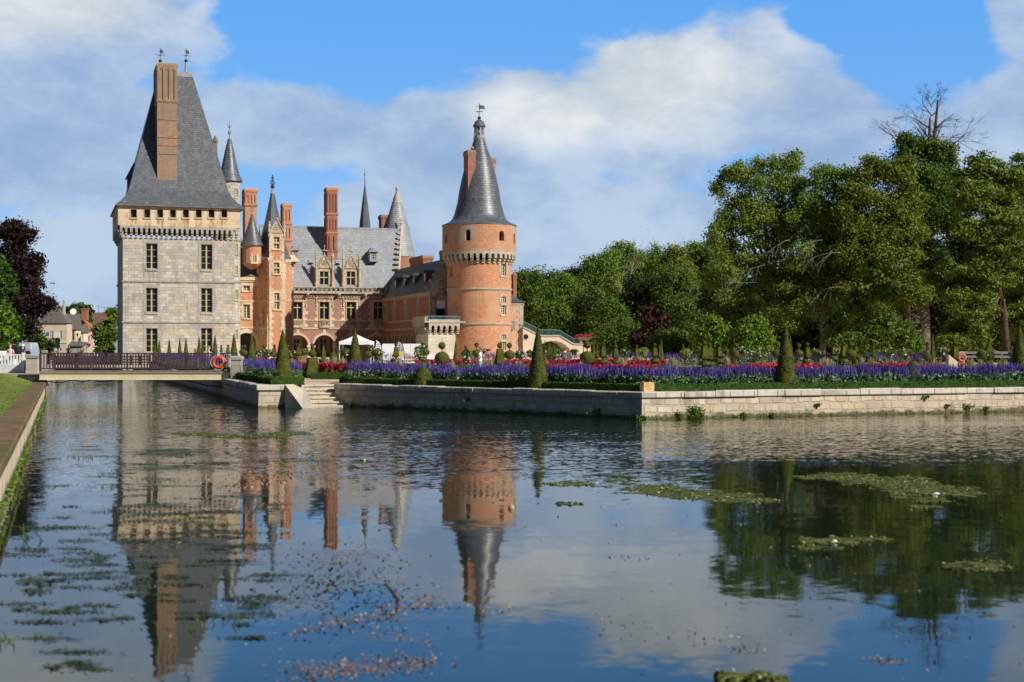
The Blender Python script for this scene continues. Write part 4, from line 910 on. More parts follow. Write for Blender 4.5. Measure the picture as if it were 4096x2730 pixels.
# ================================================================== RIGHT ANNEX
ba = rtc[1]+1.5; an0, an1 = A(2036, ba), A(2092.5, ba); zan = Z(1209, an1, ba); fa = front(ba)
mb = MB(); panel(mb, fa, an0, an1, G0, zan); panel(mb, rightf(an1), ba, ba+7, G0, zan)
anx = mb.build('annex', [mat_block('mottled pink brick', (.50, .25, .165), (.64, .37, .25), (.58, .46, .36), .24, .09, .012, bump=.3)], castle, label='low pink brick annex with pale quoins right of the round tower')
mb = MB(); quoins(mb, fa, an1, 1, zan-.2, -1, .42, .03, 0, .34, False); quoins(mb, rightf(an1), ba, 1, zan-.2, 1, .42, .03, 0, .34, False)
course(mb, fa, an0, an1+.1, zan-.1, .3, .12); mb.fbox(fa, an0, an1, Z(1313, an1, ba)-.12, Z(1313, an1, ba)+.05, -.05, .02); mb.build('stone_trim', [PALE], anx)
mb = MB(); mb.loft([[(an0-3, ba-.3, zan), (an1+.35, ba-.3, zan), (an1+.35, ba+7.3, zan), (an0-3, ba+7.3, zan)], [(an0-3, ba+.3, zan+.25), (an1-.4, ba+.3, zan+.25), (an1-.4, ba+6.7, zan+.25), (an0-3, ba+6.7, zan+.25)], [(an0-3, ba+3.4, zan+2.6), (an0-.6, ba+3.4, zan+2.6), (an0-.6, ba+3.6, zan+2.6), (an0-3, ba+3.6, zan+2.6)]]); mb.build('roof', [SLATE], anx)
c0 = A(2053.5, ba+3); chimney(anx, c0, c0+.38, ba+3, ba+3.6, zan, Z(1098, c0, ba+3), [Z(1107, c0, ba+3)], [], BRICKR, BRICKR, None, '', .06)
mb = MB(); c0 = A(2060, ba+3); mb.rect_loft([(c0+.0, ba+3.3, .18, .25, Z(1099, c0, ba+3)), (c0, ba+3.3, .07, .1, Z(1089, c0, ba+3))]); mb.build('chimney_pot', [BRICKR], anx)
mb = MB(); c0, c1 = A(2047, ba-.6), A(2059, ba-.6); zz0, zz1 = Z(1318, c0, ba), Z(1286, c0, ba)
for x in np.linspace(c0, c1, 6): mb.tube([(x, ba-.6, zz0), (x, ba-.6, zz1)], .02, 4)
mb.tube([(c0, ba-.6, zz1), (c1, ba-.6, zz1)], .03, 4); mb.box(c0, c1, ba-.62, ba, zz0-.1, zz0); mb.build('balcony_rail', [TEAL], anx)
# ================================================================== LAND AND WATER
WOBX = lambda s: s
K1 = (-11.2, 62.9)                          # quay corner by the steps
U = (-ST, CT); V = (CT, ST)
def G(s, t): return (K1[0]+V[0]*s+U[0]*t, K1[1]+V[1]*s+U[1]*t)
C2 = (4.85, 53.1); CR = (75, 53.1+70.15*.385)
S1 = (-9.95, 63.3); S2 = (-7.4, 64.2)       # ends of the landing steps
dgn = Vector((S2[0]-C2[0], S2[1]-C2[1])).normalized()
def on_diag(k): return (C2[0]+dgn.x*k, C2[1]+dgn.y*k)
Ld = (Vector(S2)-Vector(C2)).length
K0 = G(0, 88)                               # canal edge beside the keep
LT = 1.0                                    # garden level
garden_poly = [K0, K1, S1, (S1[0]-.45, S1[1]+1.75), (S2[0]-.6, S2[1]+1.75), on_diag(Ld), C2, CR, (75, 420), (-10, 420)]
def inset(pts, d):
    return pts
GRAV = mat_gen('pale gravel', (.60, .44, .29), (.68, .52, .35), 3, rough=.95, bump=.5, bs_=40, dist=.01)
EARTH = mat_gen('dark soil', (.06, .05, .035), (.10, .08, .05), 3, bump=.6, bs_=8)
GRASS = mat_gen('mown lawn', (.14, .19, .026), (.21, .26, .045), 1.5, rough=.95, bump=.9, bs_=30, c3=(.20, .17, .06), s3=.35, t3=.56, dist=.03)
STEPM = mat_gen('worn step stone', (.58, .50, .38), (.46, .41, .33), 1.2, bump=.6, bs_=7, c3=(.26, .24, .2), s3=1.1, t3=.6, dist=.04)
QUAY = mat_block('rubble quay wall', (.38, .335, .265), (.66, .575, .44), (.47, .39, .28), .58, .30, .05, patch=(.56, .46, .33), stain=(.62, .50, .355), ss=1.3, st=.5, c3=(.55, .36, .24), grime=(.24, .215, .165), wob=.22, bump=1.0, tide=(.085, .085, .035))
COPE = mat_block('quay coping', (.52, .475, .395), (.64, .585, .485), (.38, .30, .19), 1.05, .6, .03, c3=(.36, .34, .30), grime=(.25, .23, .2), wob=.0, stain=(.55, .36, .10), ss=1.7, st=.72, bump=.9)
MOSSC = mat_gen('mossy coping', (.15, .085, .042), (.235, .15, .08), 1.1, bump=.8, bs_=10, c3=(.11, .12, .035), s3=.9, t3=.5, dist=.04)
BANKW = mat_block('rendered bank wall', (.60, .50, .36), (.66, .56, .42), (.34, .28, .2), 1.2, .8, .015, grime=(.38, .30, .18), bump=.5, tide=(.09, .11, .03))

mb = MB(); big = 700
# ground beyond the moat, one sheet to the horizon
mb.prism([(-900, 158), (-53, 158), (-53, 165), (0, 176), (900, 176), (900, 2500), (-900, 2500)], -.6, .93)
tag(mb.build('ground', [mat_gen('far meadow', (.05, .075, .02), (.08, .10, .03), .2, bump=.2)]), kind='structure')
mb = MB(); mb.prism(garden_poly, -.8, LT-.03); tag(mb.build('garden_ground', [GRAV]), kind='structure')
# left bank: lawn rising to the street
def bankx(d): return -.3143*d-1.067
mb = MB()
lb = [(bankx(0)-.6, 0), (bankx(60)-.6, 60), (bankx(70)-.6, 70), (bankx(77)-.6, 77)]
rows = []
for i, (x, y) in enumerate(lb): h = (.79, .80, .95, 1.25)[i]; rows.append([(x, y, .79), (x-1.5, y, h), (x-5, y, h+.04), (x-90, y, h+.1)])
for r0, r1 in zip(rows, rows[1:]):
    for k in range(3): mb.quad(r0[k], r1[k], r1[k+1], r0[k+1])
mb.prism([(p[0], p[1]) for p in lb]+[(-120, 77), (-60, 0)], -.8, .6)
tag(mb.build('lawn', [GRASS]), kind='structure')
mb = MB(); mb.prism([(bankx(77)-.1, 77), (bankx(150), 150), (bankx(158), 158.5), (-300, 158.5), (-300, 77)], -.8, 1.26)
tag(mb.build('street', [mat_gen('pale street', (.30, .27, .22), (.38, .34, .28), .8)]), kind='structure')
# blades of grass over the lawn
n = 16000; yy = RNG.uniform(14, 76, n)**1.0; xo = RNG.uniform(.65, 9, n); px_ = -.3143*yy-1.067-xo
hz = np.interp(yy, [0, 60, 70, 77], [.79, .80, .95, 1.25])*np.clip((xo-.6)/1.5, 0, 1)+.79*(1-np.clip((xo-.6)/1.5, 0, 1))
g = cards('grass', np.stack([px_, yy, hz+.02], 1), RNG.uniform(.025, .06, n), RNG.uniform(0, 1, n), mat_leaf('grass blades', (.12, .18, .02), (.25, .33, .06), .45), up=0, elong=1.4)
tag(g, kind='stuff', label='short green grass of the bank lawn', cat='grass')

# water: a wide sheet with wind ripples beyond the calm near part
def water_mat():
    m, nt, bs = newmat('moat water'); seth(bs, rough=.03, spec=.5, ior=1.333)
    geo = nd(nt, 'ShaderNodeNewGeometry').outputs['Position']; sp = nd(nt, 'ShaderNodeSeparateXYZ', {0: geo})
    n = noi(nt, geo, .12, 3)
    bs.inputs['Base Color'].default_value = (.010, .018, .010, 1)
    def sc(x, y, z=1): return nd(nt, 'ShaderNodeMapping', {0: geo, 3: (x, y, z)}).outputs[0]
    wn_ = mth(nt, 'ADD', sp.outputs[1], mth(nt, 'MULTIPLY', mth(nt, 'SUBTRACT', n, .5), 26))
    wn_ = mth(nt, 'SUBTRACT', wn_, mth(nt, 'MULTIPLY', mth(nt, 'MAXIMUM', sp.outputs[0], -8.0), .22))
    windy = sstep(nt, wn_, 25, 37)
    streak = sstep(nt, noi(nt, sc(.05, .35), 1.0, 3), .38, .62, .45, 1.0)
    amp = mth(nt, 'MULTIPLY', windy, streak)
    def cn(x, y, scl, det, k):                             # random surface slope, two components
        t = nd(nt, 'ShaderNodeTexNoise', {'Vector': sc(x, y), 'Scale': scl, 'Detail': det, 'Roughness': .5}).outputs[1]
        t = nd(nt, 'ShaderNodeVectorMath', {0: t, 1: (.5, .5, .5)}, operation='SUBTRACT').outputs[0]
        return nd(nt, 'ShaderNodeVectorMath', {0: t, 3: k}, operation='SCALE').outputs[0]
    w1 = cn(2.4, 3.2, 2.6, 2, mth(nt, 'ADD', mth(nt, 'MULTIPLY', amp, .31), .018))
    w2 = cn(1.0, 1.5, 1.1, 2, mth(nt, 'ADD', mth(nt, 'MULTIPLY', amp, .07), .020))
    s_ = nd(nt, 'ShaderNodeVectorMath', {0: w1, 1: w2}, operation='ADD').outputs[0]
    s_ = nd(nt, 'ShaderNodeVectorMath', {0: s_, 1: (.6, 1.0, 0), 2: (0, 0, 1)}, operation='MULTIPLY_ADD').outputs[0]
    nn_ = nd(nt, 'ShaderNodeVectorMath', {0: s_}, operation='NORMALIZE').outputs[0]; nt.links.new(nn_, bs.inputs['Normal'])
    return m
mb = MB(); mb.quad((-300, -60, 0), (300, -60, 0), (300, 200, 0), (-300, 200, 0)); tag(mb.build('water', [water_mat()]), kind='structure')

# ------------------------------------------------------------------ quay walls
def wall_line(mb, pts, z0, z1, cope_h, over, thick, mi=0, mc=1):
    """battered wall under an overhanging coping, along a polyline (land on the left hand side)"""
    n = len(pts); P2 = [Vector(p) for p in pts]
    def offs(d):
        out = []
        for i in range(n):
            ds = []
            if i > 0: ds.append((P2[i]-P2[i-1]).normalized())
            if i < n-1: ds.append((P2[i+1]-P2[i]).normalized())
            ns = [Vector((-t.y, t.x)) for t in ds]; m = sum(ns, Vector((0, 0))).normalized(); k = 1/max(.5, m.dot(ns[0])); out.append(P2[i]+m*d*k)
        return out
    o0, o1, oc, oi = offs(-.06), offs(0), offs(-over), offs(thick)
    for i in range(n-1):
        mb.hexa([(*o0[i], z0), (*o0[i+1], z0), (*oi[i+1], z0), (*oi[i], z0), (*o1[i], z1-cope_h), (*o1[i+1], z1-cope_h), (*oi[i+1], z1-cope_h), (*oi[i], z1-cope_h)], mi)
        # coping stones, each a little off line
        L = (P2[i+1]-P2[i]).length; k = max(1, int(L/1.05)) if L < 45 else int(L/1.6); cuts = [0]+sorted(min(.995, max(.005, (j+random.uniform(-.22, .22))/k)) for j in range(1, k))+[1]
        for j in range(k):
            a, b = cuts[j], cuts[j+1]; g_ = .012/L; e = random.uniform(-.03, .035); hh = random.uniform(-.022, .02)
            q = [oc[i].lerp(oc[i+1], a+g_), oc[i].lerp(oc[i+1], b-g_), oi[i].lerp(oi[i+1], b-g_), oi[i].lerp(oi[i+1], a+g_)]
            nn = (oc[i]-oi[i]).normalized()*e; q[0] = q[0]+nn; q[1] = q[1]+nn
            c = .03; qi = [q[0]-(oc[i]-oi[i]).normalized()*c, q[1]-(oc[i]-oi[i]).normalized()*c, q[2], q[3]]
            zb_, zt_ = z1-cope_h+.004, z1+hh
            mb.loft([[(*p, zb_+.03) for p in q] if 0 else [(*p, zb_) for p in qi], [(*p, zb_+.03) for p in q], [(*p, zt_-.03) for p in q], [(*p, zt_) for p in qi]], mc)
mb = MB(); wall_line(mb, [K0, K1, S1], -.8, LT, .24, .09, .55)
q1 = mb.build('quay_wall', [QUAY, COPE]); tag(q1, 'short stone quay wall left of the landing steps, running back along the canal', 'wall')
mb = MB(); wall_line(mb, [on_diag(Ld+.9), C2, CR], -.8, LT+.02, .24, .09, .55)
q2 = mb.build('quay_wall', [QUAY, COPE]); tag(q2, 'long low stone quay wall with coping, bent at a corner block, below the purple flowers', 'wall')
# stone block on the corner
mb = MB(); cb0 = Vector(C2)+Vector((.12, .5)); v_ = Vector((.933, .36)); u_ = Vector((-.36, .933)); w_ = .47
w_ = .34; pp = [cb0, cb0+v_*.44, cb0+v_*.44+u_*w_, cb0+u_*w_]
mb.loft([[(*p, LT+.01) for p in pp], [(*p, LT+.34) for p in pp], [(*(p+(sum(pp, Vector((0, 0)))/4-p)*.03), LT+.36) for p in pp]])
tag(mb.build('stone_block', [mat_gen('lichened block', (.52, .45, .34), (.60, .52, .40), 3, c3=(.62, .33, .06), s3=4, t3=.45)]), 'squared stone block with orange lichen on the corner of the quay wall', 'block')
# landing steps
mb = MB(); dx = Vector(U)*-1
NS = 6
for k in range(NS):
    zt_ = LT-.04-k*.18; b0 = 1.75-k*.32
    l = Vector(S1)+Vector(U)*(b0); r = Vector(S2)+Vector(U)*b0; ext = .25
    l = l+Vector(V)*(.15); r = r+Vector(V)*.9
    f0 = [l-Vector(U)*.32, r-Vector(U)*.32, r+Vector(U)*.6, l+Vector(U)*.6]
    nseg = 3; cuts = [0, random.uniform(.25, .4), random.uniform(.6, .75), 1]
    for a, b in zip(cuts, cuts[1:]):
        q = [f0[0].lerp(f0[1], a), f0[0].lerp(f0[1], b-.004), f0[3].lerp(f0[2], b-.004), f0[3].lerp(f0[2], a)]; e = random.uniform(-.008, .008)
        qr = [q[0]+Vector(U)*.06, q[1]+Vector(U)*.06, q[2], q[3]]
        mb.loft([[(*p, zt_-.4) for p in qr], [(*p, zt_-.075+e) for p in qr]], 0, True, True)
        mb.loft([[(*p, zt_-.07+e) for p in q], [(*p, zt_-.02+e) for p in q], [(*(p+(sum(q, Vector((0, 0)))/4-p)*.02), zt_+e) for p in q]])
tag(mb.build('landing_steps', [STEPM]), 'worn pale stone steps going down from the gravel path to the water', 'steps')
mb = MB()
bl = Vector((wx(1214, 62.3), 62.0)); brr = Vector((wx(1261, 62.4), 62.1)); tl = Vector((wx(1143, 63.4), 63.15)); tr = Vector((wx(1209, 64.6), 64.9))
bl2 = Vector((wx(1150, 63), 63.6)); bk = Vector((tr.x+.35, 65.2))
mb.add([(*bl, -.5), (*brr, -.5), (*bk, -.5), (*tl, -.5), (bl.x, bl.y, .03), (brr.x, brr.y, .03), (tr.x, tr.y, LT+.0), (tl.x, tl.y, LT+.03)], [(0, 1, 5, 4), (1, 2, 6, 5), (2, 3, 7, 6), (3, 0, 4, 7), (4, 5, 6, 7), (3, 2, 1, 0)])
ck = mb.build('sloping_cheek', [STEPM], bpy.data.objects['landing_steps'])
# left bank wall
mb = MB()
for y0, y1 in [(k*1.9, k*1.9+1.897) for k in range(0, 41)]:
    for_x = random.uniform(-.004, .004)
    a = [(bankx(y0)+.05+for_x, y0), (bankx(y1)+.05+for_x, y1), (bankx(y1)-.66, y1), (bankx(y0)-.66, y0)]
    a = [a[0], a[1], a[2], a[3]]
    mb.loft([[(*p, .62) for p in a], [(*p, .77) for p in a], [(p[0]+(-.03 if i < 2 else .0), p[1],   .80+random.uniform(-.002, .002)) for i, p in enumerate(a)]], 1)
wl_ = [(bankx(0), 0), (bankx(79), 79), (bankx(79)-.6, 79), (bankx(0)-.6, 0)]
mb.prism(wl_, -.8, .63, 0)
bw = mb.build('bank_wall', [BANKW, MOSSC]); tag(bw, 'mossy brown coped wall along the left bank lawn', 'wall')
# creepers on the bank wall and weeds along the quay
LEAFW = mat_leaf('wall weed leaves', (.05, .10, .012), (.22, .32, .05), .3)
n = 1500; ts = RNG.uniform(13, 75, n); keep_ = (np.sin(ts*.9)+np.sin(ts*.37+1) > -.3)|(ts < 30); ts = ts[keep_]; n = len(ts)
zz = np.abs(RNG.normal(0, .08, n))+.03+(ts < 30)*RNG.uniform(0, .15, n)
c = cards('creeper', np.stack([-.3143*ts-1.067+.08+RNG.uniform(0, .04, n), ts, zz], 1), RNG.uniform(.03, .07, n), RNG.uniform(0, 1, n), LEAFW)
tag(c, 'green creeper and moss at the waterline of the left bank wall', 'creeper', kind='stuff')
def weed(x, y, z, r, n, label, h=.6):
    p = RNG.normal(0, 1, (n, 3))*np.array([r*.42, .03, r*.38*h])+np.array([x, y-.10, z]); p[:, 2] = np.maximum(p[:, 2], .02)
    o = cards('wall_weed', p, RNG.uniform(.035, .07, n), RNG.uniform(0, 1, n), LEAFW); tag(o, label, 'weed', 'weeds growing on the quay walls'); return o
def qpt(px):    # foot of the right wall at this bearing
    k = (px-2048)/F; dx_, dy_ = CR[0]-C2[0], CR[1]-C2[1]; t = (C2[0]-k*C2[1])/(k*dy_-dx_); return (C2[0]+dx_*t, C2[1]+dy_*t)
def dpt(px):
    k = (px-2048)/F; t = (C2[0]-k*C2[1])/(k*dgn.y-dgn.x); return (C2[0]+dgn.x*t, C2[1]+dgn.y*t)
for px, r, n, z, lb_ in ((2775, .55, 520, .22, 'bushy bright green weed at the foot of the quay wall right of its corner'), (2716, .22, 90, .15, 'small weed just left of the bushy bright green one'), (2570, .25, 120, .08, 'weed tuft at the foot of the corner of the quay wall'),
                         (2975, .15, 50, .12, 'second small tuft right of the bushy bright green weed'), (3092, .2, 70, .1, 'small tuft on the waterline below the tall right cone yew'), (3270, .16, 60, .42, 'leafy tuft sprouting halfway up the right quay wall'),
                         (3702, .22, 70, .66, 'tuft in a crack high under the coping near the right end'), (3788, .16, 60, .3, 'upright tuft left of the ferny one on the right quay wall'), (3868, .3, 130, .25, 'ferny weed cluster near the right end of the quay wall'), (3945, .18, 60, .18, 'last small weed tuft towards the right end of the quay wall')):
    x, y = qpt(px); weed(x, y, z, r, n, lb_)
for px, r, n, z, lb_ in ((2390, .4, 150, .2, 'dark weeds low on the shaded quay wall left of the corner'), (2255, .25, 110, .06, 'yellow green tufts at the waterline of the shaded quay wall'), (1872, .2, 50, .5, 'small plant hanging from the middle of the shaded quay wall'), (2085, .3, 80, .04, 'tufts at the waterline below the middle cone yew')):
    x, y = dpt(px); weed(x, y, z, r, n, lb_)

P_ = []
for f_, a_, b_, n_ in ((qpt, 2560, 4096, 1500), (dpt, 1400, 2560, 1100)):
    for _ in range(n_):
        px = a_+(b_-a_)*random.random()
        if noise.noise(Vector((px*.012, 3, 1)))+.25*noise.noise(Vector((px*.06, 1, 1))) < .02 and random.random() < .8: continue
        x, y = f_(px); P_.append((x, y-.09-random.random()*.06, abs(random.gauss(0, .05))+.01))
tag(cards('waterline_moss', np.array(P_), RNG.uniform(.02, .05, len(P_)), RNG.uniform(0, .8, len(P_)), LEAFW), 'green moss and small weeds along the waterline of the quay wall', 'moss', kind='stuff')
# ------------------------------------------------------------------ bridge
bry = 76.0; bx0, bx1 = wx(158, bry), wx(917, bry)
PURP = mat_gen('aubergine painted steel', (.055, .030, .042), (.085, .05, .065), 2, rough=.5, bump=.1, spec=.5)
YELB = mat_gen('cream yellow steel', (.68, .61, .38), (.74, .68, .46), 1.2, rough=.6, bump=.1, c3=(.52, .40, .18), s3=.9, t3=.62)
br_ = empty('footbridge', (bx0, bry, 0), 0, 'long flat footbridge with aubergine railings on a cream yellow beam', 'bridge')
Lb = bx1-bx0
def bmesh_(fn, name, mats, **k): mb = MB(); fn(mb); return mb.build(name, mats, br_, **k)
def f1(mb):
    for y in (0, 2.2):
        mb.box(0, Lb, y, y+.14, .96, 1.29); mb.box(-.02, Lb+.02, y-.06, y+.2, 1.29, 1.335); mb.box(-.02, Lb+.02, y-.05, y+.19, .93, .96)
    for k in range(9):
        for j in range(2): mb.ball((Lb*(k+.65)/9+j*.1, -.0, 1.08), .02, 6); mb.ball((Lb*(k+.65)/9+j*.1, -.0, 1.16), .02, 6)
bmesh_(f1, 'beam', [YELB])
bmesh_(lambda mb: [mb.box(.0+k*.2, .185+k*.2, -.08, 2.45, 1.34, 1.40) for k in range(int(Lb/.2))], 'deck', [mat_gen('worn deck boards', (.22, .17, .12), (.33, .26, .18), 2)])
for side, y in enumerate((0.02, 2.3)):
    rail = MB(); rail.box(0, Lb, y-.035, y+.035, 2.32, 2.37); rail.box(0, Lb, y-.025, y+.025, 1.50, 1.56); rail = rail.build('railing', [PURP], br_)
    for k in range(6): x = .03+(Lb-.36)*k/5 if side == 0 else .05+(Lb-.1)*k/5; mb = MB(); mb.box(x-.045, x+.045, y-.05, y+.05, 1.3, 2.33); mb.build('rail_post', [PURP], rail)
    nb = 66
    for k in range(nb): x = (k+.5)*Lb/nb; mb = MB(); mb.box(x-.022, x+.022, y-.03, y+.03, 1.56, 2.32); mb.build('baluster', [PURP], rail, uv=False)
mb = MB(); cpath = []
for px, py in ((170, 1525), (215, 1530), (240, 1531), (290, 1522), (330, 1528), (372, 1520), (400, 1528), (450, 1522), (520, 1519), (700, 1519), (770, 1530), (820, 1546), (870, 1549), (900, 1535), (912, 1524)): cpath.append((wx(px, bry)-bx0, .1+.5*(px > 740), wz(py, bry)))
mb.tube(cpath, .03, 5); mb.build('cable', [IRON], br_)
# lifebuoy hung on the railing
lby = bry-.12; lx, lz = wx(873.5, lby), wz(1450.5, lby); lo = empty('lifebuoy', (lx, lby, lz), 0, 'orange red lifebuoy hanging on the aubergine bridge railing', 'lifebuoy')
mb = MB(); R0 = .27; pr_ = [(math.cos(t), math.sin(t)) for t in [2*math.pi*k/28 for k in range(28)]]
rings = []
for c, s in pr_: rings.append([(c*(R0+.075*math.cos(a_)), .06*math.sin(a_), s*(R0+.075*math.cos(a_))) for a_ in [2*math.pi*j/10 for j in range(10)]])
for i in range(28): mb.loft([rings[i], rings[(i+1) % 28]], 0, False, False)
mb.build('ring', [mat_plain('orange red plastic', (.78, .085, .03), .4)], lo, smooth=True)
mb = MB()
for k in range(4):
    t0 = math.pi/4+k*math.pi/2; mb.tube([((R0+.1+.05*math.sin(math.pi*j/6))*math.cos(t0+j*math.pi/12), 0, (R0+.1+.05*math.sin(math.pi*j/6))*math.sin(t0+j*math.pi/12)) for j in range(7)], .012, 4)
mb.tube([(-.03, 0, R0+.06), (-.05, 0, R0+.25)], .014, 4); mb.tube([(.03, 0, R0+.06), (.04, 0, R0+.25)], .014, 4); mb.build('rope', [WHITE], lo)
# piers
def pier(px0, px1, py0, d, label, capover=.05, col=None):
    x0, x1 = wx(px0, d), wx(px1, d); z1_ = wz(py0, d); o = empty('stone_pier', (x0, d, .8), 0, label, 'pier'); w = x1-x0
    mb = MB(); mb.rect_loft([(w/2, w/2, w/2+.08, w/2+.08, -.3), (w/2, w/2, w/2, w/2, .4), (w/2, w/2, w/2, w/2, z1_-.8-.2)]); mb.build('shaft', [col or ASHG], o)
    mb = MB(); mb.rect_loft([(w/2, w/2, w/2+capover, w/2+capover, z1_-1.0), (w/2, w/2, w/2+capover, w/2+capover, z1_-.86), (w/2, w/2, w/2, w/2, z1_-.8)]); mb.build('cap', [ASHG], o)
    return o
RENDER_ = mat_gen('rendered pier', (.52, .48, .41), (.42, .38, .32), 1.5, c3=(.25, .23, .19), s3=1.2, t3=.6)
pier(104, 150, 1418, 77.2, 'pale rendered pier between the white fence and the footbridge', .05, RENDER_); pier(925, 964, 1425, 75.6, 'dark capped stone pier at the right end of the footbridge')
pier(908, 921, 1416, 76.6, 'slim pale post behind the right end of the footbridge', .02, RENDER_)
pier(167, 184, 1402, 79.5, 'thin stone post behind the left end of the footbridge', .02, RENDER_)
# white slatted fence on a low wall
fo_ = empty('white_fence', (wx(-140, 78), 78, 1.2), 0, 'white slatted fence on a low white wall beside the street', 'fence')
Lf = wx(98, 78)-wx(-140, 78); mb = MB(); mb.box(0, Lf, 0, .12, -.1, wz(1460, 78)-1.2); mb.build('low_wall', [mat_gen('flaking white wall', (.70, .70, .68), (.58, .58, .56), 2, c3=(.3, .3, .28), s3=2.5, t3=.66)], fo_)
mb = MB(); mb.box(0, Lf, .02, .08, wz(1422, 78)-1.2, wz(1418, 78)-1.2); mb.box(0, Lf, .02, .08, wz(1461, 78)-1.17, wz(1458, 78)-1.17)
k = 0
while k*.165 < Lf-.1: x = k*.165; mb.box(x, x+.085, .01, .05, wz(1461, 78)-1.2, wz(1420, 78)-1.2); k += 1
mb.build('slat', [WHITE], fo_); mb = MB()
mb.box(Lf-.15, Lf, -.02, .14, -.1, wz(1412, 78)-1.2); mb.build('post', [WHITE], fo_)

# second bridge farther up the canal
b2 = 116.0; x0, x1 = wx(188, b2), wx(600, b2); o2 = empty('far_bridge', (x0, b2, 0), 0, 'second low bridge up the canal with brown plank railing and pale yellow beam', 'bridge')
mb = MB(); mb.box(0, x1-x0, 0, .3, wz(1476, b2), wz(1461, b2)); mb.build('beam', [YELB], o2)
mb = MB(); BRW = mat_plain('brown plank paint', (.05, .028, .03), .6)
for py in (1425, 1436, 1447): mb.box(0, x1-x0, 0, .06, wz(py+5, b2), wz(py, b2))
k = 0
while k*.75 < x1-x0: mb.box(k*.75, k*.75+.14, .06, .14, wz(1462, b2), wz(1422, b2)); k += 1
mb.build('plank_railing', [BRW], o2)
mb = MB(); mb.box(0, x1-x0, .06, 3, wz(1464, b2), wz(1460, b2)); mb.build('deck', [BRW], o2)
# ================================================================== GARDEN
def gpt(px, d): return (wx(px, d), d)
SALV = mat_leaf('violet salvia flowers', (.065, .042, .22), (.21, .155, .50), .25, rough=.7)
SALVL = mat_leaf('salvia leaves', (.05, .12, .035), (.26, .40, .19), .25, rough=.5, spec=.4)
REDF = mat_leaf('red begonia flowers', (.30, .012, .035), (.68, .07, .13), .25, c3=(.80, .20, .26), rough=.6)
GRS = mat_leaf('ornamental grass blades', (.20, .24, .09), (.50, .48, .27), .3, c3=(.52, .36, .26))
ROSEL = mat_leaf('rose leaves', (.035, .08, .015), (.17, .27, .05), .25, rough=.45, spec=.4)
YELL = mat_leaf('yellow green rose leaves', (.12, .17, .03), (.50, .55, .14), .3)
ROSEF = mat_leaf('pale rose flowers', (.80, .62, .52), (.85, .80, .72), .3)

def offset_line(pts, d):
    out = []
    P2 = [Vector(p) for p in pts]; n = len(P2)
    for i in range(n):
        ds = []
        if i > 0: ds.append((P2[i]-P2[i-1]).normalized())
        if i < n-1: ds.append((P2[i+1]-P2[i]).normalized())
        ns = [Vector((-t.y, t.x)) for t in ds]; m = sum(ns, Vector((0, 0))).normalized(); out.append(P2[i]+m*d/max(.5, m.dot(ns[0])))
    return out
FRONT = [on_diag(Ld-.35), C2, (30, 53.1+(30-4.85)*.385)]
def strip_pts(line, d0, d1, n, a=0, b=1):
    lo, hi = offset_line(line, d0), offset_line(line, d1)
    L = [ (lo[i+1]-lo[i]).length for i in range(len(lo)-1)]; tot = sum(L); out = []
    for _ in range(n):
        s = (a+(b-a)*random.random())*tot; i = 0
        while i < len(L)-1 and s > L[i]: s -= L[i]; i += 1
        t = s/L[i]; w = random.random(); p = lo[i].lerp(lo[i+1], t).lerp(hi[i].lerp(hi[i+1], t), w); out.append((p.x, p.y))
    return np.array(out)
def rect_pts(c, hx, hy, n, rot=TH):
    q = RNG.uniform(-1, 1, (n, 2))*np.array([hx, hy]); c_, s_ = math.cos(rot), math.sin(rot)
    return np.stack([c[0]+q[:, 0]*c_-q[:, 1]*s_, c[1]+q[:, 0]*s_+q[:, 1]*c_], 1)
def fnoise(xy, sc, seed=0): return np.array([noise.noise(Vector((x*sc, y*sc, seed))) for x, y in xy])
def spikes(name, xy, base, h0, h1, mat, parent=None, w=.035):
    N = len(xy); hh = RNG.uniform(h0, h1, N); lean = RNG.normal(0, .16, (N, 2)); V_ = []
    z0 = base+RNG.normal(0, .07, N)
    b = np.stack([xy[:, 0], xy[:, 1], z0], 1); t = b+np.stack([lean[:, 0]*hh, lean[:, 1]*hh, hh], 1)
    vs = []; 
    for an in (0, 1):
        ang = RNG.uniform(0, math.pi, N)+an*math.pi/2; o = np.stack([np.cos(ang), np.sin(ang), np.zeros(N)], 1)*w/2*RNG.uniform(.7, 1.3, N)[:, None]
        m = b*.6+t*.4
        vs.append(np.stack([b, m+o, t, m-o], 1))
    v = np.concatenate(vs, 0).reshape(-1, 3).astype(np.float32); M_ = 2*N
    me = bpy.data.meshes.new(name); me.vertices.add(4*M_); me.vertices.foreach_set('co', v.ravel())
    me.loops.add(4*M_); me.loops.foreach_set('vertex_index', np.arange(4*M_, dtype=np.int32)); me.polygons.add(M_); me.polygons.foreach_set('loop_start', np.arange(0, 4*M_, 4, dtype=np.int32))
    at = me.attributes.new('tint', 'FLOAT', 'FACE'); tt = RNG.uniform(0, 1, N); at.data.foreach_set('value', np.concatenate([tt, tt]).astype(np.float32))
    me.materials.append(mat); me.update(calc_edges=True); o = bpy.data.objects.new(name, me); link(o)
    if parent is not None: o.parent = parent
    return o
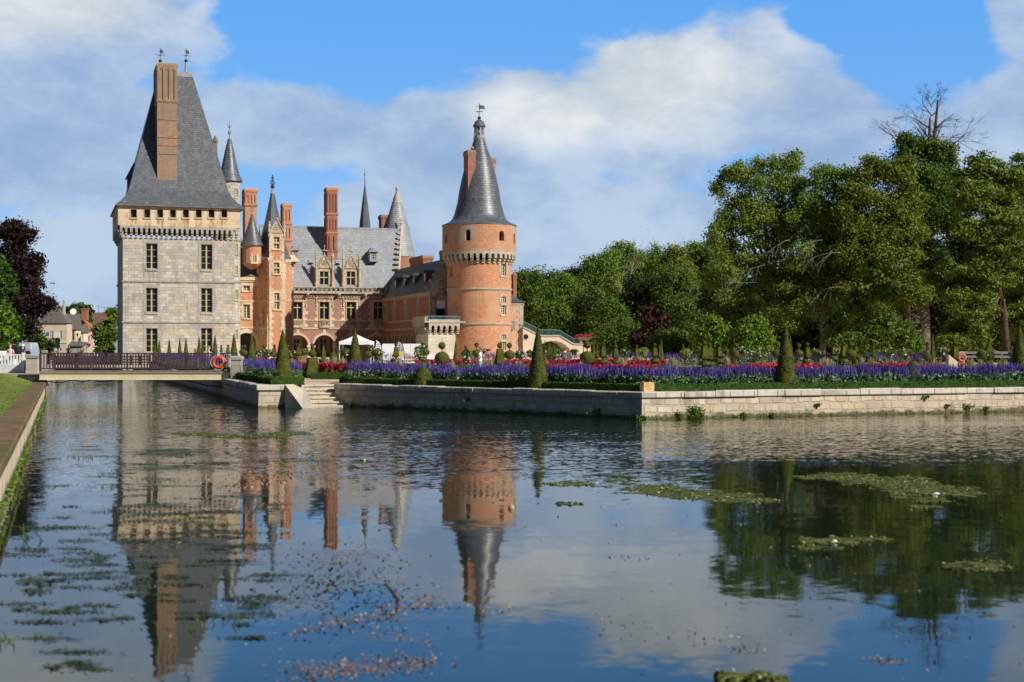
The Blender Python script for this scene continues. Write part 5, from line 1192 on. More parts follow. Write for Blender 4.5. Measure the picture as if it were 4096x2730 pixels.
def bed(xy, label, top=.82, n_leaf=3.0, cat='flowers', kind='salvia', hvar=.2):
    gap = fnoise(xy, .75, 6)+.5*fnoise(xy, 2.6, 1); xy = xy[(gap > -.36)|(RNG.uniform(0, 1, len(xy)) < .25)]
    n = len(xy); hn = fnoise(xy, .55, 3)*hvar+fnoise(xy, 1.9, 5)*.14
    e = spikes('salvia_flowers', xy, LT+top-.22+hn, .26, .46, SALV); tag(e, label, cat, kind='stuff')
    m = int(n*n_leaf); idx = RNG.integers(0, n, m); p = xy[idx]+RNG.normal(0, .06, (m, 2)); zz = LT+RNG.uniform(.08, 1, m)**.8*(top-.12)+hn[idx]*.6
    l = cards('salvia_leaves', np.stack([p[:, 0], p[:, 1], zz], 1), RNG.uniform(.055, .115, m), RNG.uniform(0, 1, m)*.8+.2*(zz-LT)/top, SALVL, e, up=.6, elong=1.9)
    return e
def redbed(xy, label, top=.85, size=(.07, .13)):
    n = len(xy); hn = fnoise(xy, .6, 9)*.12; zz = LT+top-np.abs(RNG.normal(0, .13, n))+hn
    e = cards('begonia_flowers', np.stack([xy[:, 0], xy[:, 1], zz], 1), RNG.uniform(*size, n), np.clip(RNG.uniform(0, 1, n)*.8+.35*fnoise(xy, 1.7, 2), 0, 1), REDF, up=.8, elong=1.2)
    tag(e, label, 'flowers', kind='stuff')
    m = n; cards('begonia_leaves', np.stack([xy[:, 0], xy[:, 1], LT+RNG.uniform(.1, top-.1, m)], 1), RNG.uniform(.08, .15, m), RNG.uniform(0, .6, m), mat_leaf('dark red leaves', (.10, .03, .02), (.20, .10, .04), .2), e)
    return e
def hedge(line, d0, d1, h, label, fuzz=900, z0=LT-.02):
    a, b = offset_line(line, d0), offset_line(line, d1); n = len(a); mb = MB()
    NSUB = 1; A_, B_ = [], []
    for i in range(n-1):
        L = (a[i+1]-a[i]).length; k = max(2, int(L/.35))
        for j in range(k+(i == n-2)): A_.append(a[i].lerp(a[i+1], j/k)); B_.append(b[i].lerp(b[i+1], j/k))
    rings = []
    for p, q in zip(A_, B_):
        r = lambda: random.uniform(-.018, .018); e = (q-p)*.06
        rings.append([(p.x+r(), p.y+r(), z0), (p.x+r(), p.y+r(), z0+h-.03), (p.x+e.x+r(), p.y+e.y+r(), z0+h+r()), (q.x-e.x+r(), q.y-e.y+r(), z0+h+r()), (q.x+r(), q.y+r(), z0+h-.03), (q.x, q.y, z0)])
    mb.loft(rings); o = mb.build('box_hedge', [BOX]); tag(o, label, 'hedge')
    if fuzz:
        N = fuzz; i = RNG.integers(0, len(A_)-1, N); t = RNG.uniform(0, 1, N); w = RNG.uniform(0, 1, N)
        AA = np.array([tuple(p) for p in A_]); BB = np.array([tuple(p) for p in B_]); P_ = AA[i]*(1-t)[:, None]+AA[i+1]*t[:, None]; Q_ = BB[i]*(1-t)[:, None]+BB[i+1]*t[:, None]
        top = RNG.uniform(0, 1, N) < .5
        xy = np.where(top[:, None], P_*(1-w)[:, None]+Q_*w[:, None], P_); zz = np.where(top, z0+h+.005, z0+w*h)
        cards('leaf_fringe', np.stack([xy[:, 0], xy[:, 1], zz], 1), RNG.uniform(.03, .06, N), RNG.uniform(0, 1, N), BOXL, o)
    return o
def boxhedge(c, hx, hy, h, label, fuzz=260, rot=TH):
    v = Vector((math.cos(rot), math.sin(rot))); c = Vector(c)
    return hedge([tuple(c-v*hx), tuple(c+v*hx)], -hy, hy, h, label, fuzz)

# front hedge and violet border along the quay
hedge(FRONT, .62, 1.0, .29, 'clipped low box hedge running along the top of the long quay wall', 9000)
bed(strip_pts(FRONT, 1.15, 2.6, 11500, .02, 1), 'violet salvia border behind the hedge on the long quay wall', .71, 4.6)
hedge([(-8.0, 66.35), (-7.55, 65.35), (-6.75, 64.95)], -.05, .36, .30, 'short curved end of the box hedge at the right of the landing steps', 700)
bed(np.stack([RNG.uniform(-7.7, -5.6, 1500), RNG.uniform(65.6, 68.4, 1500)], 1), 'violet salvia clump at the foot of the cone yew right of the path', .74, 4.0)
LEFTL = [G(.0, 15), G(0, 0), G(3.45, 0)]
hedge([G(0.0, 15), G(0, 0), G(2.15, 0)], .62, 1.05, .32, 'low box hedge round the corner left of the landing steps', 2600)
bed(np.array([G(s, t) for s, t in zip(RNG.uniform(1.1, 2.9, 2500), RNG.uniform(2.6, 14, 2500)) if not ((s-1.65)**2+(t-4.3)**2 < .6 or (t < 4.6 and s > 1.15) or (s > 1.5 and t < 5.6))]), 'violet salvia bed between the dark stone pier and the first tall cone yew', .80, 3.5)
bed(np.array([G(s, t) for s, t in zip(RNG.uniform(.7, 2.2, 3800), RNG.uniform(15.5, 74, 3800))]), 'violet salvia border along the canal seen through the footbridge railing', .85, 2.2)
hedge([G(0, 78), G(0, 15.6)], .35, .7, .3, 'long thin box hedge on the canal edge behind the footbridge', 700)
boxhedge(gpt(1218, 80), .85, .2, .33, 'low box hedge at the far end of the gravel path before the red flowers', 300)
boxhedge(gpt(1320, 75.5), 1.0, .2, .33, 'low box hedge on the right side of the gravel path', 400, TH-.25)
boxhedge(gpt(1290, 96), 1.8, .4, .45, 'distant box hedge below the small tiered yew near the bench', 200)
redbed(np.vstack([rect_pts(gpt(1190, 82), .75, .6, 900), rect_pts(gpt(1300, 78.5), .35, .5, 300), rect_pts(gpt(1352, 78), .9, .7, 1400)]), 'red begonias on both sides of the chunky obelisk yew behind the gravel path', .78)
def patchy(xy, sc=.35, th=-.05, sd=4): return xy[fnoise(xy, sc, sd) > th]
redbed(patchy(strip_pts(FRONT, 2.9, 3.9, 3800, .03, .98), .22, .13), 'red begonia strip directly behind the violet quay border', .72)
redbed(patchy(np.vstack([strip_pts(FRONT, 11, 12.2, 2600, .02, .30), strip_pts(FRONT, 13, 14.2, 2600, .32, .95)]), .25, .08, 8), 'second row of red begonias deeper in the garden', .82, (.09, .16))
redbed(np.vstack([rect_pts(gpt(2270, 92), 2.2, .5, 900), rect_pts(gpt(2520, 90), 2.5, .5, 900), rect_pts(gpt(2060, 90), 2.2, .5, 900), rect_pts(gpt(1790, 92), 2.2, .5, 700), rect_pts(gpt(1100, 92), 1.2, .5, 400)]), 'far red begonia rows in front of the garden stairway', .86, (.1, .18))
bed(np.vstack([rect_pts(gpt(1945, 118), 2.2, .8, 500), rect_pts(gpt(2360, 122), 7, .8, 1000), rect_pts(gpt(2690, 112), 2.4, .8, 500), rect_pts(gpt(3010, 112), 3.4, .8, 500), rect_pts(gpt(3270, 110), 3, .8, 500), rect_pts(gpt(3590, 104), 2.4, .8, 500), rect_pts(gpt(1560, 118), 2.0, .8, 350)]), 'distant violet salvia clumps between the far topiary yews', 1.0, 1.2)

# ------------------------------------------------------------------ topiary
def sweep(prof, sq, n=20, amp=.02, sd=0):
    mb = MB(); rings = []
    prof2 = []
    for (r0, z0), (r1, z1) in zip(prof, prof[1:]):
        k = max(1, int(math.hypot(r1-r0, z1-z0)/.12)); prof2 += [(r0+(r1-r0)*j/k, z0+(z1-z0)*j/k) for j in range(k)]
    prof2.append(prof[-1])
    for r, z in prof2:
        ring = []
        for i in range(n):
            t = 2*math.pi*i/n+.3; c, s = math.cos(t), math.sin(t); rr = r
            if sq: cc, ss = abs(math.cos(t-sq)), abs(math.sin(t-sq)); rr = r/max(cc, ss)
            k = 1+noise.noise(Vector((c*2.2+sd, s*2.2, z*2.5)))*amp*2; ring.append((rr*c*k, rr*s*k, z))
        rings.append(ring)
    mb.loft(rings); return mb, prof2
def fuzz(parent, prof2, sq, n, size=(.025, .05), sd=0):
    zs = [p[1] for p in prof2]; rs_ = [p[0] for p in prof2]
    wts = np.array([max(.02, (rs_[i]+rs_[i+1])/2*math.hypot(rs_[i+1]-rs_[i], zs[i+1]-zs[i])) for i in range(len(zs)-1)]); wts /= wts.sum()
    i = RNG.choice(len(wts), n, p=wts); t = RNG.uniform(0, 1, n); r = np.array(rs_)[i]*(1-t)+np.array(rs_)[i+1]*t; z = np.array(zs)[i]*(1-t)+np.array(zs)[i+1]*t
    a = RNG.uniform(0, 2*math.pi, n)
    if sq: r = r/np.maximum(np.abs(np.cos(a-sq)), np.abs(np.sin(a-sq)))
    r = r+RNG.uniform(-.02, .015, n); x, y = r*np.cos(a), r*np.sin(a)
    tint = np.clip(RNG.uniform(0, .75, n)+np.array([noise.noise(Vector((xx*2+sd, yy*2, zz_*2))) for xx, yy, zz_ in zip(x, y, z)])*.5, 0, 1)
    return cards('leaf_fringe', np.stack([x, y, z], 1), RNG.uniform(*size, n), tint, YEWL, parent)
TOPN = 0
def topi(kind, px, top, label, d, w, parts=None, group=None, nf=350):
    """kind: cone / double / obelisk / tiered / dome; top = photo height of its tip, w = widest width in photo pixels"""
    global TOPN; TOPN += 1; sdv = TOPN*3.7
    W = w/F*d/2; ht = wz(top, d)-LT; x, y = gpt(px, d)
    o = empty('clipped_yew', (x, y, LT-.02), random.uniform(-.06, .06), label, 'topiary', group)
    def tier(name, prof, sq=0, n=nf):
        mb, p2 = sweep(prof, sq, 24 if not sq else 32, .03, sdv); q = mb.build(name, [YEW], o, smooth=45, uv=False); fuzz(q, p2, sq, n, sd=sdv); return q
    def stem(z0, z1): mb = MB(); mb.lathe(0, 0, [(.035, z0), (.03, z1)], 8); mb.build('stem', [BARK], o)
    def sphere(zc, rx, rz): return [(max(.01, rx*math.sin(math.pi*k/10)), zc-rz*math.cos(math.pi*k/10)) for k in range(11)]
    if kind == 'cone':
        b = random.uniform(-.02, .02)
        tier('cone', [(W*.93, 0), (W, ht*.06), (W*(.86+b), ht*.25), (W*.62, ht*.5), (W*.36, ht*.75), (W*.16, ht*.92), (.02, ht)], 0, int(nf*1.6))
    elif kind == 'dome': tier('dome', [(W*.97, 0), (W, ht*.3), (W*.9, ht*.6), (W*.66, ht*.84), (W*.3, ht*.97), (.02, ht)], 0, nf*2)
    elif kind == 'double':                       # ball on a bigger ball
        r1 = (parts or (.5, .42))[0]*W; gap = .12; r2z = (parts or (.5, .42))[1]*ht*.9; zb = ht-2*r1-gap
        tier('top_ball', sphere(ht-r1*.95, r1, r1*.95), 0, nf//2); stem(zb-.1, ht-2*r1+.05)
        tier('lower_ball', sphere(zb-min(W*.82, zb*.5), W, min(W*.82, zb*.5)), 0, nf); stem(0, max(.15, zb-2*min(W*.82, zb*.5)+.05))
    elif kind == 'obelisk':                      # ball on a tapering block above a disc
        rb = (parts or (.43, 0))[0]*W*1.0; sq = .35; zb = ht-2*rb-.04; hb = min(zb*.62, W*2.6); z0 = zb-hb; wb = W*.74
        tier('top_ball', sphere(ht-rb, rb, rb), 0, nf//3); stem(zb-.05, ht-2*rb+.04)
        tier('tapering_block', [(wb*.35, z0), (wb*.92, z0+hb*.16), (wb*.88, z0+hb*.3), (wb*.58, zb-.04), (wb*.52, zb), (.01, zb+.01)], sq, nf)
        stem(0, z0+.05); zd = max(.2, z0-.22); tier('disc', [(W*.85, zd-.05), (W*1.1, zd), (W*1.1, zd+.12), (W*1.0, zd+.16), (.02, zd+.17)], 0, nf//3)
        tier('dome', [(W*1.0, 0), (W*1.05, zd*.4), (W*.6, zd*.8), (.02, zd*.92)], 0, nf//4)
    elif kind == 'chunky':                       # bud, ball and block
        rb = W*.52; tier('top_bud', [(W*.2, ht-.36), (W*.27, ht-.05), (W*.2, ht), (.01, ht+.01)], 0, 120); zb = ht-.36
        stem(zb-.05, zb+.02); tier('ball', sphere(zb-rb*.85, rb, rb*.85), 0, nf//2); zq_ = zb-rb*1.7-.04; stem(zq_-.05, zq_+.1)
        tier('tapering_block', [(W*.95, 0), (W, .08), (W*.62, zq_-.03), (W*.55, zq_), (.01, zq_+.01)], .35, nf*2)
    elif kind == 'tiered':                       # little obelisk, disc, dome
        rb = W*.26; tier('top_ball', sphere(ht-rb, rb, rb), 0, 100); zb = ht-2*rb; z0 = zb-.75
        tier('tapering_block', [(W*.45, z0), (W*.56, z0+.1), (W*.26, zb-.02), (.01, zb+.02)], .35, nf//2)
        tier('disc', [(W*.8, z0-.3), (W, z0-.24), (W, z0-.12), (W*.9, z0-.06), (.02, z0-.05)], 0, nf//2); tier('dome', [(W*.9, 0), (W*1.1, .3), (W*.8, z0-.5), (.02, z0-.32)], 0, nf//2)
    elif kind == 'bud':                          # bud on a big ball
        tier('top_bud', [(W*.28, ht-.42), (W*.42, ht-.06), (W*.32, ht), (.01, ht+.01)], 0, 120); stem(ht-.7, ht-.4)
        tier('ball', sphere(ht-.62-W*.9, W, W*.9), 0, nf); stem(0, max(.2, ht-.62-W*1.7))
    return o
R1 = 'tall cone yews in a row'; R2 = 'small cone yews along the canal before the keep'
topi('cone', 1131, 1320, 'tall cone yew on the hedged corner left of the landing steps', 67.3, 80, None, R1, 1500)
topi('cone', 1420, 1318, 'tall cone yew just right of the gravel path, overlapping the white tent', 69.4, 76, None, R1, 1500)
topi('cone', 2152, 1306, 'tall cone yew in front of the stairway left of its arch', 57.6, 80, None, R1, 1800)
topi('cone', 3143, 1302, 'tall cone yew standing alone before the dark wood, right of the two lime green bushes', 56.6, 90, None, R1, 1800)
topi('cone', 4078, 1303, 'tall cone yew cut by the right edge of the photo', 62.5, 92, None, R1, 1500)
for px, top, w, d, l in ((1006, 1330, 50, 83, 'cone yew right of the dark stone pier, before the carriage arch'), (936, 1335, 46, 92, 'cone yew rising above the dark stone pier at the bridge end'), (860, 1341, 36, 103, 'cone yew above the lifebuoy on the footbridge'),
                         (797, 1347, 30, 113, 'cone yew just left of the pink-shirted man behind the footbridge'), (811, 1362, 18, 122, 'slim dark cone yew between two others left of the pink-shirted man'), (744, 1351, 28, 121, 'cone yew near the middle of the keep front, right one of a close pair'),
                         (719, 1354, 26, 126, 'cone yew near the middle of the keep front, left one of a close pair'), (677, 1357, 26, 131, 'lone cone yew between the left window and the middle of the keep front'), (637, 1359, 24, 136, 'cone yew right of the lower left keep window, paler of a pair'), (619, 1361, 20, 139, 'leftmost cone yew against the lower left keep window')):
    topi('cone', px, top, l, d, w, None, R2, 420)
O_ = 'obelisk yews with a ball on top'; D_ = 'two-ball yews'
TL = [('double', 978, 1379, 'two-ball yew in front of the carriage arch', 100, 28, D_), ('obelisk', 885, 1380, 'tiny obelisk yew left of its twin before the keep corner', 112, 16, O_), ('obelisk', 911.5, 1379, 'small obelisk yew just above the bridge end, right of its twin', 108, 20, O_),
      ('double', 967, 1381, 'two-ball yew half hidden behind another at the carriage arch', 104, 22, D_), ('obelisk', 1021, 1379, 'obelisk yew peeping out behind the cone yew at the carriage arch', 104, 18, O_), ('double', 1057, 1377, 'two-ball yew before the carved portal', 96, 34, D_),
      ('obelisk', 1097, 1378, 'obelisk yew left of the tall corner cone, before the stair tower', 88, 28, O_), ('double', 1150, 1377, 'two-ball yew mostly hidden by the tall corner cone', 94, 28, D_), ('obelisk', 1194, 1373, 'obelisk yew before the first arch, among pale roses', 90, 28, O_),
      ('chunky', 1250, 1375, 'chunky obelisk yew with ball and bud behind the gravel path', 80, 61, 'chunky and tiered yews'), ('tiered', 1294, 1381, 'small tiered yew before the second arch beside the bench', 96, 33, 'chunky and tiered yews'), ('bud', 1333, 1372, 'round ball yew with a bud before the pier left of the tent', 94, 34, 'chunky and tiered yews'),
      ('double', 1473, 1381, 'two-ball yew under the right side of the white tent', 88, 32, D_), ('obelisk', 1584, 1372, 'obelisk yew in front of the white van between the two flags', 84, 32, O_), ('obelisk', 1690, 1370, 'obelisk yew in front of the van cab, left of a twin ball', 86, 30, O_),
      ('double', 1706, 1381, 'two-ball yew tucked right beside the obelisk at the van cab', 88, 22, D_), ('double', 1768, 1368, 'large two-ball yew before the pale balcony base', 78, 60, D_), ('cone', 1823, 1362, 'small cone yew at the foot of the round tower left side', 98, 30, 'small garden cone yews'),
      ('obelisk', 1863, 1382, 'small obelisk yew behind the yellow rose bush', 96, 24, O_), ('double', 1906, 1371, 'two-ball yew directly left of the photographer in white', 84, 36, D_), ('obelisk', 1999, 1370, 'big obelisk yew right of the photographer, before the round tower', 78, 52, O_),
      ('double', 2038, 1371, 'two-ball yew just right of the big obelisk at the round tower', 84, 44, D_), ('obelisk', 2197, 1372, 'obelisk yew under the stairway arch left part', 96, 24, O_), ('cone', 2180, 1362, 'little dark cone under the left side of the stairway arch', 108, 16, 'small garden cone yews'),
      ('obelisk', 2216, 1380, 'low obelisk yew under the stairway arch beside a white rose', 96, 20, O_), ('double', 2349, 1364, 'large two-ball yew in front of the red planters', 74, 62, D_), ('cone', 2374, 1358, 'slim cone yew immediately right of the large two-ball yew', 104, 22, 'small garden cone yews'),
      ('bud', 2387, 1378, 'small bud-topped ball yew between slim cone and obelisk', 92, 20, 'chunky and tiered yews'), ('obelisk', 2412, 1368, 'obelisk yew on a wide disc right of the red planters', 78, 36, O_), ('cone', 2462, 1357, 'cone yew rising behind an obelisk yew, first right of the planters', 108, 26, 'small garden cone yews'),
      ('obelisk', 2463, 1378, 'obelisk yew standing before a cone yew, second right of the planters', 88, 32, O_), ('obelisk', 2547, 1378, 'small obelisk yew left of the purple-leaved shrub', 94, 26, O_), ('obelisk', 2619, 1372, 'obelisk yew below the purple-leaved shrub, beside a tall slim cone', 82, 32, O_),
      ('cone', 2645, 1355, 'tall slim cone yew right of the purple-leaved shrub', 94, 28, 'small garden cone yews'), ('bud', 2638, 1380, 'bud-topped ball yew squeezed between obelisk and slim cone', 90, 18, 'chunky and tiered yews'), ('bud', 2733, 1378, 'dim bud-topped yew left of the yellow-leaved rose', 92, 20, 'chunky and tiered yews'),
      ('obelisk', 2818, 1362, 'broad obelisk yew, left of a joined pair before the lime bush', 76, 44, O_), ('obelisk', 2838, 1370, 'broad obelisk yew, right of a joined pair before the lime bush', 78, 40, O_), ('obelisk', 2877, 1370, 'obelisk yew right of the joined pair', 80, 34, O_),
      ('cone', 2936, 1353, 'very dark cone yew between the two lime green bushes', 100, 30, 'small garden cone yews'), ('double', 2944, 1371, 'two-ball yew below the gap of the lime green bushes', 82, 42, D_), ('double', 3068, 1371, 'small thin-stemmed two-ball yew among white roses', 92, 24, D_),
      ('double', 3110, 1364, 'two-ball yew pressed against the left of the lone tall cone', 78, 46, D_), ('cone', 3161, 1344, 'cone yew hiding behind the lone tall cone', 62, 44, 'small garden cone yews'), ('double', 3195, 1372, 'two-ball yew right of the lone tall cone', 84, 36, D_),
      ('obelisk', 3229, 1370, 'obelisk yew on a disc and dome right of the lone tall cone', 80, 36, O_), ('obelisk', 3334, 1370, 'narrow obelisk yew before the dark tree trunks', 86, 28, O_), ('obelisk', 3374, 1367, 'darker obelisk yew beside a big two-ball yew', 80, 36, O_),
      ('double', 3404, 1366, 'big two-ball yew before the dark tree trunks', 76, 46, D_), ('cone', 3419, 1341, 'thin cone yew behind the big two-ball yew', 96, 18, 'small garden cone yews'), ('obelisk', 3424, 1369, 'obelisk yew overlapped by the big two-ball yew', 88, 24, O_),
      ('bud', 3494, 1370, 'bud-topped ball yew left of the large trunk', 86, 30, 'chunky and tiered yews'), ('bud', 3710, 1369, 'bud-topped ball yew before the large trunk', 80, 32, 'chunky and tiered yews'), ('cone', 3731, 1334, 'slim cone yew against the large trunk', 88, 32, 'small garden cone yews'),
      ('obelisk', 3820, 1363, 'tall obelisk yew left of the far lifebuoy', 76, 44, O_), ('double', 3931, 1366, 'two-ball yew right of the far lifebuoy', 78, 50, D_), ('obelisk', 3951, 1373, 'obelisk yew half behind the two-ball yew near the right edge', 86, 26, O_),
      ('cone', 3957, 1329, 'cone yew rising near the right edge behind an obelisk', 90, 32, 'small garden cone yews'), ('double', 4045, 1385, 'round ball yew beside the cone at the right edge', 82, 26, D_)]
for k, px, top, l, d, w, g in TL: topi(k, px, top, l, d, w, None, g, 260)
def domeat(px, top, w, d, l): topi('dome', px, top, l, d, w, None, 'dome yews in the violet border', 500)
domeat(1692, 1468, 72, 62.0, 'low dome yew among the violet flowers below the van'); domeat(2645, 1480, 94, 55.6, 'low dome yew right of the corner block'); domeat(3652, 1470, 76, 59.8, 'low dome yew in the violet border, nearer of two stacked')
domeat(3654, 1441, 72, 64, 'low dome yew in the violet border, rear of two stacked, yellower')

# ------------------------------------------------------------------ ornamental grasses
def grass(px, top, d, w, label):
    x, y = gpt(px, d); h = wz(top, d)-LT; W = w/F*d/2; n = 260; o = None; V_ = []; t_ = []
    for _ in range(n):
        a = random.uniform(0, 2*math.pi); r = W*random.uniform(.15, 1.05); hh = h*random.uniform(.55, 1)*(1-.25*r/W); b = Vector((x+.12*math.cos(a), y+.12*math.sin(a), LT)); e = Vector((x+r*math.cos(a), y+r*math.sin(a), LT+hh*(.92 if r > W*.7 else 1)))
        m = b.lerp(e, .55)+Vector((0, 0, hh*.22)); s = Vector((-math.sin(a+random.uniform(-1, 1)), math.cos(a), 0))*.016
        V_ += [b-s, b+s, m+s, m-s, m-s, m+s, e+s*.6, e-s*.6]
        t_ += [random.uniform(0, .7)]*2 if random.random() < .75 else [.5, 1]
    me = bpy.data.meshes.new('ornamental_grass'); me.from_pydata([tuple(v) for v in V_], [], [(4*i, 4*i+1, 4*i+2, 4*i+3) for i in range(2*n)])
    at = me.attributes.new('tint', 'FLOAT', 'FACE'); at.data.foreach_set('value', np.array(t_, dtype=np.float32)); me.materials.append(GRS)
    o = bpy.data.objects.new('ornamental_grass', me); link(o); tag(o, label, 'ornamental grass', 'fountain grass tufts')
for a in ((1205, 1425, 84, 70, 'fountain grass tuft before the first arch, left of the chunky obelisk yew'), (1170, 1428, 86, 60, 'fountain grass tuft peeping right of the tall corner cone'), (1075, 1430, 84, 60, 'fountain grass left of the tall corner cone'), (1335, 1418, 82, 80, 'large pale fountain grass behind the red begonias by the path'),
          (1368, 1425, 84, 60, 'reddish fountain grass beside the large pale one'), (1515, 1435, 82, 70, 'fountain grass below the left flag'), (1595, 1432, 80, 70, 'fountain grass below the right flag'), (1500, 1440, 88, 50, 'small fountain grass left of the flags'), (1715, 1440, 78, 60, 'fountain grass left of the large two-ball yew'),
          (1805, 1440, 80, 60, 'fountain grass right of the large two-ball yew'), (1940, 1430, 76, 70, 'fountain grass at the feet of the photographer'), (1965, 1434, 80, 50, 'fountain grass right of the photographer'), (2080, 1436, 80, 70, 'reddish fountain grass left of the middle tall cone'), (2185, 1436, 84, 50, 'fountain grass right of the middle tall cone'),
          (2262, 1415, 92, 44, 'fountain grass in front of the woman at the stairway arch'), (2320, 1440, 78, 50, 'fountain grass left below the large two-ball yew'), (2430, 1414, 96, 60, 'fountain grass left of the second obelisk right of the planters'), (2490, 1425, 76, 66, 'tall pinkish fountain grass before the far topiaries'),
          (2550, 1412, 90, 50, 'fountain grass under the small obelisk left of the purple shrub'), (2690, 1420, 76, 70, 'tall fountain grass right of the slim cone'), (2905, 1416, 84, 46, 'dark fountain grass left of the dark cone'), (3050, 1430, 78, 80, 'wide fountain grass left of the lone tall cone'), (3090, 1436, 74, 50, 'reddish fountain grass touching the lone tall cone'),
          (3300, 1418, 74, 74, 'broad pale fountain grass right of the lone tall cone'), (3320, 1426, 80, 46, 'fountain grass behind the broad pale one'), (3445, 1416, 80, 34, 'small fountain grass right of the big two-ball yew'), (3490, 1420, 74, 56, 'fountain grass below the bud-topped yew left of the trunk'), (3570, 1430, 76, 64, 'reddish fountain grass before the long rose bush'),
          (3745, 1426, 72, 86, 'wide fountain grass before the slim cone at the trunk'), (3880, 1424, 74, 80, 'fountain grass right of the far lifebuoy'), (3920, 1430, 76, 50, 'fountain grass below the two-ball yew near the right edge'), (4010, 1422, 74, 70, 'fountain grass just left of the right edge cone')): grass(*a)

# ------------------------------------------------------------------ roses
def rose(px, top, bot, d, w, label, fl=14, yellow=False, n=420):
    x, y = gpt(px, d); z1_, z0_ = wz(top, d), wz(bot, d); W = w/F*d/2; o = empty('rose_bush', (x, y, LT), 0, label, 'rose bush', 'standard rose bushes')
    q = RNG.normal(0, 1, (n, 3)); q /= np.linalg.norm(q, axis=1)[:, None]; q *= (RNG.uniform(.25, 1, n)**.45)[:, None]; q[:, 0] *= W*(1+.25*np.sin(q[:, 2]*5)); q[:, 1] *= W*.8; q[:, 2] = q[:, 2]*(z1_-z0_)/2+(z1_+z0_)/2-LT
    cards('foliage', q, RNG.uniform(.055, .11, n), RNG.uniform(0, 1, n), YELL if yellow else ROSEL, o)
    m = MB(); m.tube([(0, 0, 0), (.02, 0, z0_-LT+.3)], .02, 5); m.build('stem', [BARK], o)
    if fl:
        k = RNG.integers(0, n, fl); pf = q[k]; pf[:, 1] -= .1; pp = np.repeat(pf, 6, 0)+RNG.normal(0, .025, (fl*6, 3)); cards('flower', pp, .075, RNG.uniform(0, 1, fl*6), ROSEF, o, elong=1.1)
    return o
for a in ((1065, 1398, 1430, 92, 60, 'rose bush with pale pink blooms left of the tall corner cone', 16), (1030, 1400, 1425, 96, 26, 'small rose bush right of the cone before the carriage arch', 5), (1215, 1397, 1425, 92, 62, 'rose bush with pale blooms before the first and second arches', 14), (1170, 1402, 1428, 96, 36, 'rose bush between the tall corner cone and an obelisk yew', 8),
          (1383, 1395, 1425, 86, 50, 'rose bush in front of the tent left leg', 5), (1510, 1392, 1440, 80, 46, 'rose bush with peach blooms under the left flag', 9), (1485, 1385, 1405, 90, 20, 'thin rose sprays left of the left flag', 4), (1680, 1382, 1440, 78, 60, 'bushy rose with large peach blooms before the van cab', 9), (1868, 1396, 1452, 76, 44, 'rose bush with yellow blooms left of the photographer', 16),
          (1940, 1398, 1415, 88, 20, 'thin rose sprays behind the photographer camera', 3), (2078, 1400, 1436, 82, 38, 'rose bush with pale blooms right of the two balls at the round tower', 10), (2120, 1400, 1430, 88, 24, 'small rose left of the middle tall cone', 4), (2215, 1393, 1440, 80, 68, 'big rose bush with white blooms under the stairway arch', 16),
          (2297, 1396, 1420, 100, 30, 'small rose bush at the foot of the stairway right end', 3), (2500, 1395, 1425, 88, 34, 'sparse reddish rose between two obelisk yews', 2), (2575, 1390, 1425, 84, 40, 'yellowish rose bush left of the obelisk below the purple shrub', 0, True), (2745, 1396, 1432, 80, 44, 'yellow-leaved rose bush left of the joined obelisks', 0, True),
          (2790, 1388, 1430, 84, 40, 'pale-blooming rose between yellow bush and joined obelisks', 9), (2901, 1387, 1430, 88, 28, 'rose with one white bloom left of the dark cone', 5), (2972, 1386, 1420, 78, 44, 'standard rose with white blooms on a thin green stake', 12), (3030, 1395, 1442, 76, 66, 'wide rose bush with white blooms left of the lone tall cone', 18),
          (3080, 1395, 1415, 90, 36, 'rose hedge with white blooms close to the lone tall cone', 10), (3265, 1396, 1425, 82, 52, 'rose bush with a single white bloom right of the lone tall cone', 5), (3350, 1393, 1415, 84, 24, 'yellowish small rose between two obelisk yews on the right', 3, True), (3560, 1392, 1432, 80, 70, 'rose bush with pale blooms left of the large trunk, left half', 10),
          (3620, 1392, 1438, 78, 72, 'rose bush with pale blooms left of the large trunk, right half', 12), (3766, 1386, 1430, 78, 52, 'rose bush with white blooms right of the large trunk', 12), (3962, 1404, 1445, 74, 34, 'small rose right of the two-ball yew near the right edge', 4)): rose(*a)

